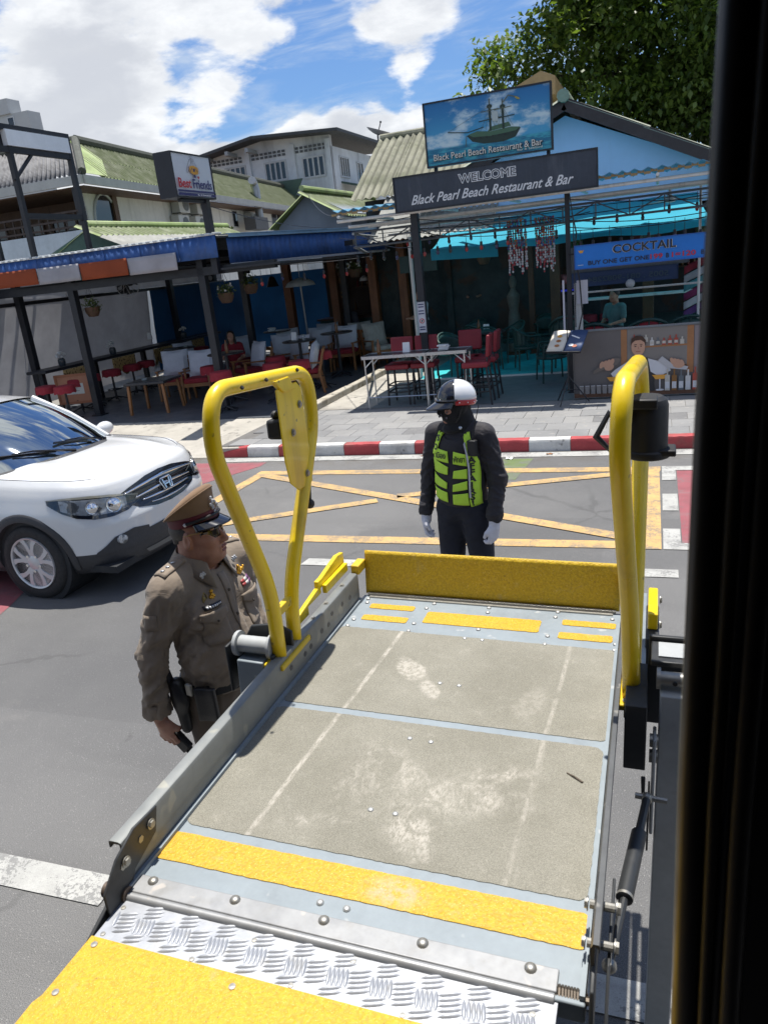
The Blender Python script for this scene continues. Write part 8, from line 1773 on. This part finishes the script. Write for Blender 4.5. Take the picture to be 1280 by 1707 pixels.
GR = limb_frame((c_r[0]+.012, c_r[1], c_r[2]-.035), (.22,.03,-1), (1,.3,0)); GL = limb_frame((c_l[0]+.012, c_l[1], c_l[2]-.035), (.2,-.03,-1), (1,-.3,0))
core = [U('e', .05, (0,0,1.22), (.10,.16,.22)), U('e', .05, (.0,0,1.02), (.10,.15,.14)), U('c', .04, a_r, b_r, .045, .04), U('c', .03, b_r, c_r, .04, .028), U('c', .04, a_l, b_l, .045, .04), U('c', .03, b_l, c_l, .04, .028)]
for s in (1,-1): core += [U('c', .05, (0, s*.085, .93), (.01, s*.10, .48), .08, .052), U('c', .03, (.01, s*.10, .48), (-.02, s*.11, .06), .052, .04), U('e', .03, (.05, s*.11, .04), (.10,.035,.03))]
core += tf([U('c', .03, (-.025,0,-.06), (-.04,0,-.19), .056, .062)], HM2)
skin('body', core, .012, M_SKIN, PO, extra=[(tf(head_prims(0), HM2), .006), (tf(hand_prims(1, .55, False, .8), GR), .006), (tf(hand_prims(-1, .75, False, .8), GL), .006)])
jk = [U('e', .05, (0,0,1.26), (.116,.168,.19)), U('e', .06, (.012,0,1.08), (.120,.160,.16)), U('e', .04, (.0,0,.965), (.122,.162,.08)), U('c', .05, (-.012,-.135,1.40), (-.012,.135,1.40), .056, .056), U('c', .04, (-.02,-.04,1.45), (-.01,-.16,1.41), .052, .05), U('c', .04, (-.02,.04,1.45), (-.01,.16,1.41), .052, .05), U('c', .015, (-.012,0,1.43), (-.006,0,1.50), .082, .078)]
for a, b, c in ((a_r, b_r, c_r), (a_l, b_l, c_l)): jk += [U('c', .04, a, b, .063, .054), U('c', .03, b, (c[0], c[1], c[2]+.02), .054, .043), U('c', .012, (c[0], c[1], c[2]+.03), (c[0]+.002, c[1], c[2]-.005), .046, .045)]
jk += [S_('c', .006, (0,0,1.47), (.01,0,1.62), .066, .08), S_('e', .004, (c_r[0],c_r[1],c_r[2]-.055), (.075,.075,.05)), S_('e', .004, (c_l[0],c_l[1],c_l[2]-.055), (.075,.075,.05)), S_('e', .006, (0,0,.81), (.4,.21,.118))]
sp2 = [((-.02,-.25,1.14), .17, (.4,.5,.5)), ((-.02,.25,1.12), .17, (.4,-.5,.5)), ((.05,-.15,1.26), .1, (.2,1,.5)), ((.05,.15,1.26), .1, (.2,-1,.5)), (c_l, .13, (.2,1,.2)), (c_r, .13, (.2,1,.2)), ((0,.2,1.33), .1, (.3,0,1))]
JK, JB = skin('jacket', jk, .009, M_BLKU, PO, lambda v, n: folds(v, sp2, .010))
tr_ = [U('e', .04, (0,0,.93), (.120,.165,.085))]
for s in (1,-1): tr_ += [U('c', .05, (0, s*.088, .90), (.012, s*.115, .48), .104, .076), U('c', .03, (.012, s*.115, .48), (-.01, s*.135, .09), .074, .066)]
skin('trousers', tr_, .011, M_NAVY, PO, lambda v, n: folds(v, [((.1,0,.85), .15, (0,1,.4)), ((0,0,.5), .15, (0,1,.2)), ((0,0,.15), .15, (0,1,.2))], .008))
for s in (1,-1):
    skin('boot', [U('e', .02, (.05, s*.135, .05), (.14,.05,.05)), U('c', .02, (-.02, s*.135, .05), (-.015, s*.132, .30), .055, .062), S_('e', .002, (.05, s*.135, -.06), (.3,.1,.06))], .009, M_LEATH, PO)
for G_, s, c in ((GR, 1, c_r), (GL, -1, c_l)):
    skin('glove', tf(hand_prims(s, .55 if s > 0 else .75, False, 1.28)+[U('c', .008, (0,0,.045), (0,0,.0), .034, .031)], G_), .0045, M_GLOVE, PO)
# balaclava with printed face guard, dark goggles
bl_ = tf([U('e', .02, (-.012,0,.03), (.103,.083,.090)), U('e', .03, (.034,0,-.030), (.066,.068,.086)), U('e', .025, (.045,0,-.080), (.052,.055,.044)), U('c', .02, (.086,0,.0), (.112,0,-.036), .012, .016), U('c', .04, (-.02,0,-.06), (-.035,0,-.20), .070, .088), U('e', .02, (.04,0,-.15), (.07,.075,.035)), U('e', .02, (-.008,.074,-.012), (.034,.022,.045)), U('e', .02, (-.008,-.074,-.012), (.034,.022,.045))], HM2)
skin('balaclava', bl_, .0055, M_BALA, PO, lambda v, n: .004*noise.noise(v*26))
mb = MB()
for s in (1,-1): mb.grid(lambda u, v: HM2 @ Vector((.104-.06*u**2.2, s*(.006+.064*u), -.012+.046*v)), 8, 4, flip=(s < 0))
build('goggles', mb, M_GLS, PO, solid=.003, smooth=180)
mb = MB(); q_ = random.Random(11)
for k in range(16):
    y = q_.uniform(-.06,.06); z = q_.uniform(-.10,-.03); mb.ball(HM2 @ Vector((.118-abs(y)*.55-(.03 if z < -.07 else 0), y, z)), (.006,.006,.008), 6)
build('mask_print', mb, mat('mask_print', (.11,.10,.11), .6, var=.4, vs=60), PO, kind='stuff')
# half helmet: black brow, white shell, red rim with studs, peak and strap
HC = HM2 @ Matrix.Translation((-.012,0,.028)) @ Matrix.Rotation(radians(-4), 4, 'Y')
def shell(th, ph, g=0.): r = Vector((.128+g, .108+g, .118+g)); return HC @ Vector((r.x*sin(th)*cos(ph), r.y*sin(th)*sin(ph), r.z*cos(th)))
def rim_th(ph): return radians(97)+radians(17)*(.5-.5*cos(ph))            # lower at the back
shw, shb, shr = MB(), MB(), MB()
for lo_, hi_, mb in ((radians(68), radians(292), shw), (radians(-68), radians(68), shb)):
    mb.grid(lambda u, v: shell(v*(rim_th(lo_+u*(hi_-lo_))-(radians(17) if mb is shw else 0)), lo_+u*(hi_-lo_)), 36, 16, flip=False)
    mb.f = [f[::-1] for f in mb.f]
shr.grid(lambda u, v: shell(rim_th(radians(68)+u*radians(224))-radians(17)*(1-v), radians(68)+u*radians(224)), 36, 4); shr.f = [f[::-1] for f in shr.f]
he = build('helmet', shw, M_SHELLW, PO, smooth=180, solid=.012); build('helmet_front', shb, M_SHELLB, he, smooth=180, solid=.012); build('helmet_band', shr, M_SHELLR, he, smooth=180, solid=.012)
mb = MB()
for a in (80, 105, 130, 155, 205, 230, 255, 280): mb.ball(shell(rim_th(radians(a))-radians(9), radians(a), .002), .004, 6)
for a in (-20, 20): mb.ball(shell(radians(84), radians(a), .002), .004, 6)
build('stud', mb, M_SHELLW, he, kind='stuff')
mb = MB(); mb.grid(lambda u, v: HC @ Vector(((.125+.085*v*cos((u-.5)*2.0))*cos((u-.5)*2.2), (.106+.012*v)*sin((u-.5)*2.2)*1.02, -.002-.040*v)), 20, 5); build('peak', mb, M_SHELLB, he, solid=.003, smooth=180)
mb = MB(); mb.tube([HC @ Vector((.128*cos(a)+.002, .110*sin(a), .006)) for a in (radians(-75)+k*radians(150)/20 for k in range(21))], .007, 8); build('peak_strap', mb, M_SHELLB, he)
mb = MB()
for s in (1,-1): mb.tube([HM2 @ Vector((-.01, s*.092, -.01)), HM2 @ Vector((.02, s*.080, -.08)), HM2 @ Vector((.05, s*.03, -.135)), HM2 @ Vector((.055, 0, -.14))], .006, 6)
build('chin_strap', mb, M_LEATH, he)
# vest: lime panels on black with lettering
VX = FX
def vp(name, q, off=.006, n=(10, 6), m=M_LIME): return decal(name, JB, quad2(*[(1, y, z) for y, z in q]), n[0], n[1], VX, m, PO, off, solid=.003)
VST, JB = skin('vest', [U('e', .05, (0,0,1.26), (.127,.176,.20)), U('e', .06, (.012,0,1.08), (.131,.171,.16)), U('e', .04, (.0,0,.985), (.132,.170,.085)), U('c', .05, (-.012,-.115,1.40), (-.012,.115,1.40), .060, .060), S_('c', .01, (.01,0,1.40), (.03,0,1.65), .085, .13), S_('e', .01, (0,.245,1.27), (.2,.075,.17)), S_('e', .01, (0,-.245,1.27), (.2,.075,.17)), S_('e', .006, (0,0,.83), (.4,.3,.115))], .009, M_BLKU, PO)
PANELS = [((-.135,1.255),(-.018,1.242),(-.022,1.315),(-.140,1.332)), ((.012,1.238),(.095,1.222),(.095,1.295),(.018,1.315)), ((-.150,1.175),(-.028,1.165),(-.024,1.215),(-.146,1.262)), ((.008,1.145),(.095,1.142),(.095,1.205),(.014,1.192)),
          ((-.156,1.095),(-.036,1.075),(-.032,1.115),(-.150,1.165)), ((.004,1.060),(.095,1.075),(.095,1.128),(.008,1.105)), ((-.158,1.000),(-.038,.985),(-.036,1.052),(-.158,1.075)), ((-.002,.975),(.095,.968),(.095,1.050),(.002,1.040))]
for p in PANELS: vp('vest_panel', p, .009)
ls = decal('vest_strip', JB, curvestrip([(1,.100,.955),(1,.102,1.10),(1,.104,1.26),(1,.090,1.335),(1,.066,1.42)], [(1,.156,.965),(1,.157,1.10),(1,.155,1.25),(1,.128,1.34),(1,.104,1.425)]), 30, 5, VX, M_LIME, PO, .010, solid=.003)
rs_ = decal('vest_strip', JB, curvestrip([(1,-.158,1.28),(1,-.128,1.345),(1,-.105,1.425)], [(1,-.112,1.29),(1,-.090,1.36),(1,-.066,1.43)]), 12, 4, VX, M_LIME, PO, .010, solid=.003)
for i, ch in enumerate('FFAIRS!'): flat_text('letter', ch, JB, (1, .129-.001*i, 1.205-.040*i), (0,1,0), (0,0,1), VX, I_BLACK, ls, .019, size=.052, offset=.04)
flat_text('letter', 'A', JB, (1, .129, 1.245), (0,1,0), (0,0,1), VX, I_BLACK, ls, .019, size=.052, offset=.04)
for ch, y, z in (('S', -.102, 1.375), ('O', -.125, 1.318)): flat_text('letter', ch, JB, (1, y, z), (0,1,0), (0,0,1), VX, I_BLACK, rs_, .016, size=.05, offset=.04)
flat_text('letter', 'เมือง', JB, (1, -.078, 1.270), (0,1,0), (0,0,1), VX, I_BLACK, PO, .014, size=.05, offset=.02, width=.085)
flat_text('letter', 'พัทยา', JB, (1, .055, 1.250), (0,1,0), (0,0,1), VX, I_BLACK, PO, .014, size=.05, offset=.02, width=.072)
mb = MB(); pts = []
for z, y in ((1.42,.060),(1.36,.088),(1.30,.104),(1.20,.112),(1.10,.114),(1.02,.112)):
    h, n, _, _ = JB.ray_cast(Vector((1,y,z)), Vector(VX), 2); pts.append((h if h else Vector((.12,y,z)))+Vector((.018,0,0)))
mb.tube(pts, .006, 6); build('whistle_cord', mb, mat('cord_silver', (.5,.5,.55), .4), PO)
mb = MB(); h, n, _, _ = JB.ray_cast(Vector((1,.135,1.335)), Vector(VX), 2); mb.box(h+Vector((.026,0,.0)), (.035,.060,.10)); rd = build('shoulder_radio', mb, M_RUB, PO, bevel=.006); mb = MB(); mb.tube([h+Vector((.02,.0,.05)), h+Vector((.02,.006,.09)), h+Vector((.01,.055,.27))], [.008,.004,.0022], 7); build('antenna', mb, M_RUB, rd)
pt = decal('shoulder_patch', JB, quad2((.03,2,1.235),(-.045,2,1.235),(-.04,2,1.325),(.025,2,1.325)), 6, 6, (-.25,-1,0), mat('patch_blue', (.06,.05,.20), .6, var=.2), PO, .005, solid=.003)
decal('patch_rim', JB, quad2((.025,2,1.30),(-.04,2,1.30),(-.04,2,1.318),(.020,2,1.318)), 4, 2, (-.25,-1,0), I_WHITE, pt, .009, solid=.002); decal('patch_crest', JB, quad2((.005,2,1.255),(-.022,2,1.255),(-.022,2,1.292),(.005,2,1.292)), 3, 3, (-.25,-1,0), I_WHITE, pt, .009, solid=.002)
mb = MB(); h, n, _, _ = JB.ray_cast(Vector((1,.05,1.455)), Vector(VX), 2); mb.ball((h if h else Vector((.07,.05,1.455))), .012, 8); build('collar_pin', mb, M_SILV, PO)

# ---------------------------------------------------------------- people seated or standing in the dim bars
def sitter(label, loc, rz, top, hair=M_HAIR, standing=False, legs=None, long_hair=False, scale=1.):
    r = thing('person', label, 'person', loc, rz); b = 0. if not standing else .42
    HMs = Matrix.Translation((.03,0,1.12+b)); sh = [(0,s*.17,.92+b) for s in (1,-1)]
    core = [U('e', .05, (0,0,.72+b), (.09,.14,.24)), U('e', .05, (0,0,.52+b), (.12,.16,.10))]
    cl_ = [U('e', .05, (0,0,.76+b), (.115,.165,.22)), U('c', .05, (-.01,-.14,.93+b), (-.01,.14,.93+b), .058, .058), U('e', .04, (0,0,.56+b), (.13,.165,.10)), S_('c', .006, (.02,0,.99+b), (.02,0,1.1+b), .05, .06)]
    tr = []
    for s in (1,-1):
        e_, w_ = (.05,s*.23,.66+b), (.27,s*.12,.62+b)
        core += [U('c', .03, (0,s*.17,.92+b), e_, .042, .036), U('c', .03, e_, w_, .036, .026), U('e', .02, (w_[0]+.06,w_[1],w_[2]), (.055,.03,.022))]
        cl_ += [U('c', .04, (0,s*.18,.91+b), (.03,s*.215,.74+b), .062, .056)]
        if standing: tr += [U('c', .04, (0,s*.09,.92), (.01,s*.10,.48), .10, .07), U('c', .03, (.01,s*.10,.48), (-.01,s*.10,.06), .07, .06)]; core += [U('c', .03, (.0,s*.1,.5), (0,s*.1,.03), .05, .04), U('e', .02, (.06,s*.1,.03), (.11,.04,.03))]
        else: tr += [U('c', .04, (0,s*.09,.50), (.40,s*.11,.50), .095, .072)]; core += [U('c', .03, (.42,s*.11,.48), (.40,s*.11,.06), .055, .04), U('e', .02, (.46,s*.11,.03), (.11,.04,.03)), U('c', .03, (.1,s*.1,.5), (.42,s*.11,.49), .06, .05)]
    core += tf([q for q in head_prims(0)], HMs)
    skin('body', core, .012 if not long_hair else .010, M_SKIN2, r); skin('top', cl_, .014, top, r, lambda v, n: .006*noise.noise(v*14)); skin('trousers', tr, .016, legs or M_NAVY, r)
    hp_ = [U('e', .02, (-.028,0,.045), (.098,.088,.085)), S_('e', .01, (.085,0,-.02), (.055,.07,.075))]
    if long_hair: hp_ += [U('e', .03, (-.055,0,-.07), (.06,.09,.13)), U('c', .03, (.0,.075,-.0), (.01,.09,-.17), .03, .022), U('c', .03, (.0,-.075,-.0), (.01,-.09,-.17), .03, .022), S_('e', .008, (.085,0,-.03), (.06,.058,.085))]
    skin('hair', tf(hp_, HMs), .009, hair, r)
    if scale != 1.: r.scale = (scale,)*3
    return r
M_RTOP = fabric('red_top', (.20,.008,.018)); M_WTOP = fabric('white_top', (.36,.38,.41)); M_GTOP = fabric('grey_top', (.10,.11,.13)); M_TTOP_ = fabric('teal_top', (.10,.20,.20))
sitter('woman with dark hair in a red top sitting behind the second black post', (-8.95,15.2,.16), -1.15, M_RTOP, legs=M_RTOP, long_hair=True)
sitter('diner in a white shirt sitting deep in the left bar', (-6.5,18.9,.36), -1.9, M_WTOP); sitter('diner in dark clothes sitting far back beside the timber post', (-7.6,19.0,.36), -1.2, M_GTOP)
sitter('person in a white shirt standing behind the white pipe', (-5.05,17.2,.16), -2.4, M_WTOP, standing=True); sitter('person in an orange top standing in the dim restaurant', (-4.1,18.6,.45), -1.6, fabric('orange_top', (.22,.10,.02)), standing=True)
sitter('guest in pale teal clothes sitting below the reversed banner', (-.75,15.6,.30), -2.2, M_TTOP_)
# ================================================================ clutter deep in the bars
def shelf_row(label, o, n, dx, seed, cols, parentless=True):
    r = thing('bottle_shelf', label, 'shelf', o); q = random.Random(seed); mb = MB(); mb.bb((-.05,-.1,-.03), (n*dx+.05,.12,0)); build('board', mb, M_WOODD, r)
    for k in range(n):
        h = q.uniform(.20,.32); mb = MB(); mb.lathe([(.032,0),(.036,.01),(.035,h*.6),(.013,h*.78),(.013,h),(0,h)], (k*dx+.03, q.uniform(-.03,.03), 0), 7); build('bottle', mb, q.choice(cols), r)
    return r
DK_ = [mat('bottle_amber', (.14,.055,.012), .15, var=.1), mat('bottle_green', (.02,.075,.03), .15, var=.1), mat('bottle_clear', (.30,.34,.34), .12, var=.1), mat('bottle_red', (.18,.02,.02), .2, var=.1), mat('bottle_label', (.42,.38,.28), .5, var=.1)]
for (x, y, z), n, l, sd in (((-3.9,21.7,1.7), 12, 'upper row of bottles on the back wall of the restaurant', 1), ((-3.9,21.7,1.25), 12, 'lower row of bottles on the back wall of the restaurant', 2), ((-1.9,21.7,1.95), 9, 'row of bottles above the restaurant bar counter', 3), ((-8.1,21.2,1.9), 8, 'row of bottles left of the window in the left bar', 4), ((.3,21.7,1.6), 10, 'row of bottles behind the guest in teal clothes', 5)):
    shelf_row(l, (x,y,z), n, .14, sd, DK_)
def picture(label, o, w, h, c, c2, ax=(1,0,0)):
    S, P = box_sign('framed_picture', label, o, ax, w, h, .02, flatm('pic_%d' % int(o[0]*100+o[2]*10), c, var=.3), M_WOODD, .025, cat='picture'); P.ell(w*.5, h*.45, w*.25, h*.25, flatm('pic2_%d' % int(o[0]*100+o[2]*10), c2)); P.rect(w*.15, h*.12, w*.85, h*.2, flatm('pic2_%d' % int(o[0]*100+o[2]*10), c2)); P.done('print', S); return S
for (x, y, z), w, h, c, c2, l in (((-4.4,21.85,2.2), .6, .45, (.20,.16,.08), (.05,.10,.14), 'brown framed picture high on the restaurant back wall'), ((-3.2,21.85,2.25), .45, .6, (.05,.12,.16), (.3,.26,.15), 'blue framed picture beside the brown one'), ((-.6,21.85,2.2), .7, .4, (.16,.03,.03), (.3,.28,.2), 'red framed picture over the bar counter'), ((.9,21.85,2.1), .5, .5, (.05,.10,.05), (.25,.22,.1), 'green framed picture at the right end of the restaurant'), ((-9.0,21.3,1.6), .5, .7, (.22,.12,.04), (.05,.04,.03), 'orange poster on the back boards of the left bar'), ((-5.3,21.3,1.7), .45, .35, (.3,.3,.28), (.08,.08,.09), 'white notice on the back boards of the left bar')): picture(l, (x,y,z), w, h, c, c2)
fr_ = thing('drinks_fridge', 'dark drinks fridge with a pale front by the bar counter', 'fridge', (-3.0,20.6,.45)); mb = MB(); mb.box((0,0,.85), (.65,.6,1.7)); build('cabinet', mb, M_DARK, fr_, bevel=.02); mb = MB(); mb.box((0,-.31,.9), (.52,.012,1.3)); d_ = build('door', mb, mat('fridge_glass', (.10,.14,.16), .1, var=.2), fr_); mb = MB(); mb.box((0,-.31,1.62), (.52,.014,.1)); build('header', mb, flatm('fridge_header', (.4,.36,.3)), fr_)
st_ = thing('wooden_statue', 'pale carved statue with a draped skirt beside the timber pillar', 'statue', (-3.05,17.7,.16)); mb = MB(); mb.lathe([(.16,0),(.17,.05),(.15,.5),(.13,.85),(.10,1.0),(.13,1.15),(.15,1.3),(.07,1.42),(.05,1.47),(.08,1.55),(.085,1.63),(.05,1.72),(0,1.75)], n=18); build('figure', mb, mat('statue_stone', (.13,.12,.10), .8, var=.35, vs=8, bump=.4, bs=25), st_); mb = MB(); mb.lathe([(.22,-.0),(.22,.06),(.17,.08)], n=18); build('plinth', mb, M_WOODD, st_)
pk_ = thing('pink_cushion', 'small pink cushion lying on the bar counter', 'cushion', (-1.9,18.5,1.56)); mb = MB(); cushion(mb, (0,0,.11), .32, .22, .12); build('cover', mb, flatm('pink_cloth', (.45,.14,.15)), pk_)
led = thing('blue_light_strip', 'dim blue glowing strip under the bar counter edge', 'light', (-2.1,18.28,1.44)); mb = MB(); mb.bb((-.02,-.012,-.02), (.55,.0,.02)); build('strip', mb, mat('led_blue', (.02,.02,.2), .4, var=0, emit=(.03,.05,.8,.22)), led)
for k, (x, y) in enumerate(((-1.9,18.0),(-1.45,17.95),(-1.0,18.0),(-4.2,19.6))):
    if k == 0: t0_ = dup(st0, 'red stool at the left end of the restaurant bar counter', (x,y,.2), 0., 'red stools of the restaurant bar')
    else: dup(st0, ['', 'red stool in the middle of the restaurant bar counter', 'red stool at the right end of the restaurant bar counter', 'red stool standing alone deep in the restaurant'][k], (x,y,.2), k*.5, 'red stools of the restaurant bar')
hp_ = [pot('hanging green plant inside the restaurant left of the bead strands', (-3.4,16.4,2.35), 8), pot('hanging green plant inside the restaurant right of the timber pillar', (-1.6,17.0,2.3), 9), pot('hanging plant with white flowers over the far left bar counter', (-7.3,18.2,2.35), 10, 16)]
for x, y, z, l in ((-3.2,15.1,2.95,'white ceiling fan blades below the clear roof, left'), (.2,14.9,2.98,'white ceiling fan blades below the clear roof, right')):
    r = thing('ceiling_fan', l, 'fan', (x,y,z), group='fans under the clear roof'); mb = MB(); mb.lathe([(0,-.05),(.09,-.03),(.09,.05),(.03,.08),(.02,.2)], n=14); build('motor', mb, M_WPIPE, r)
    for k in range(3): a = 2*pi*k/3+.3; mb = MB(); mb.beam((.08*cos(a),.08*sin(a),0), (.62*cos(a),.62*sin(a),-.02), .11, .008); build('blade', mb, M_WPIPE, r)
lp = thing('pendant_lamp', 'lit white pendant lamp far back in the left bar', 'lamp', (-6.9,18.6,2.1)); mb = MB(); mb.lathe([(.12,0),(.10,.07),(.03,.12),(0,.12)], n=14); build('shade', mb, M_WPIPE, lp, solid=.004); mb = MB(); mb.tube([(0,0,.12),(0,0,1.0)], .005, 5); build('flex', mb, M_STEEL, lp)
for k, (x, y, z, c, l) in enumerate(((-4.3,20.9,.45,(.30,.22,.03),'yellow crate on the raised floor of the restaurant'), (-3.85,20.8,.45,(.28,.26,.22),'pale cardboard box next to the yellow crate'), (-5.2,19.2,.2,(.10,.10,.10),'dark crate by the counter of the left bar'))):
    r = thing('storage_crate', l, 'crate', (x,y,z)); mb = MB(); mb.bb((-.2,-.15,0), (.2,.15,.03)); 
    for a, b in (((-.2,-.15),(.2,-.13)),((-.2,.13),(.2,.15)),((-.2,-.13),(-.18,.13)),((.18,-.13),(.2,.13))): mb.bb((*a,.03), (*b,.3))
    build('shell', mb, flatm('crate_%d' % k, c), r)

# things left on the tables, wires overhead, scraps in the gutter
q = random.Random(21); items = []
def small(name, label, mb, m, loc, cat, grp=None, **k): o = build(name, mb, m, **k); o.location = loc; return tag(o, label, cat, grp)
for (x, y, z), k, l in (((-4.35,12.05,1.04),0,'brown bottle on the left end of the tall table'), ((-3.85,12.15,1.04),1,'white menu card standing on the tall table beside the black post'), ((-3.25,12.1,1.04),2,'folded white napkins on the shorter tall table'), ((-9.5,12.6,.785),3,'glass ashtray on the low dark coffee table'), ((-7.85,13.1,1.14),0,'brown bottle in front of the woman in red'), ((-7.1,14.7,1.14),1,'white menu card on the middle round table'), ((-6.6,15.7,1.14),0,'brown bottle on the round table near the green counter'), ((-9.1,17.5,1.14),2,'folded napkins on the round table by the blue tarpaulin'), ((-10.1,15.1,1.14),3,'glass ashtray on the round table near the long counter'), ((-11.9,16.4,1.28),1,'white menu card on the long counter'), ((-3.3,16.0,.88),1,'white menu card on the glass topped table'), ((-3.55,16.2,.88),0,'brown bottle on the glass topped table'), ((-7.6,19.6,1.36),0,'brown bottle on the green bar counter'), ((-7.0,19.55,1.36),2,'pile of white cloths on the green bar counter')):
    mb = MB()
    if k == 0: mb.lathe([(.032,0),(.034,.02),(.033,.15),(.013,.2),(.013,.25),(0,.25)], n=10)
    elif k == 1: mb.beam((-.05,-.03,0), (-.05,.0,.16), .12, .004, (0,1,0)); mb.beam((-.05,.03,0), (-.05,.0,.16), .12, .004, (0,1,0))
    elif k == 2:
        for j in range(4): mb.box((q.uniform(-.02,.02), q.uniform(-.02,.02), .012+j*.022), (.16,.12,.02), q.uniform(-.4,.4))
    else: mb.lathe([(0,.004),(.05,.004),(.06,.035),(.05,.03),(.03,.012),(0,.012)], n=12)
    small(['beer_bottle','menu_card','napkins','ashtray'][k], l, mb, [DK_[0], I_WHITE, I_WHITE, DK_[2]][k], (x, y, z-.0), ['bottle','menu','napkins','ashtray'][k])
wr = thing('overhead_wires', 'thin black wires strung between the bar roofs and the signs', 'wires', (-5,14,3.5)); mb = MB()
for p, p2, s in (((-8.33,19,4.35),(-4.9,12.6,3.35),.25), ((-4.9,12.6,3.3),(-3.7,12.6,3.15),.08), ((-3.7,12.7,3.1),(-1.29,12.7,3.0),.10), ((-3.7,12.75,2.95),(2.4,12.8,3.1),.16), ((-1.29,12.62,3.1),(2.4,12.7,2.9),.12), ((-5.2,14.5,3.0),(-3.7,12.7,2.7),.12), ((-4.6,15.2,3.05),(-1.0,13.2,2.9),.14), ((-7.2,12.3,3.7),(-5.8,17.2,3.3),.2), ((-1.3,12.6,2.8),(1.2,13.4,2.75),.1), ((-1.3,12.62,2.7),(2.2,12.9,2.95),.22)): mb.tube(sag(p, p2, s), .007, 5)
build('wire', mb, M_STEEL, wr, world=True)
for (x, y), s, m_, l in (((-4.6,8.98),.05,I_WHITE,'scrap of white paper on the road near the kerb'), ((-1.72,9.12),.04,I_WHITE,'white scrap lying on the green road patch'), ((-1.25,9.30),.035,flatm('leaf_dry', (.22,.10,.04)),'dry brown leaf in the gutter beside the white kerb stone'), ((-2.9,9.33),.03,flatm('leaf_dry', (.22,.10,.04)),'dry leaf in the gutter left of the helmeted man'), ((.1,9.28),.03,I_WHITE,'bit of white litter in the gutter at the right')):
    mb = MB(); n = 5; mb.grid(lambda u, v: Vector(((u-.5)*s*2.2, (v-.5)*s*1.6, .012+.35*s*noise.noise(Vector((u*3+x, v*3, y))))), n, n); small('litter', l, mb, m_, (x, y, 0), 'litter', solid=.001)
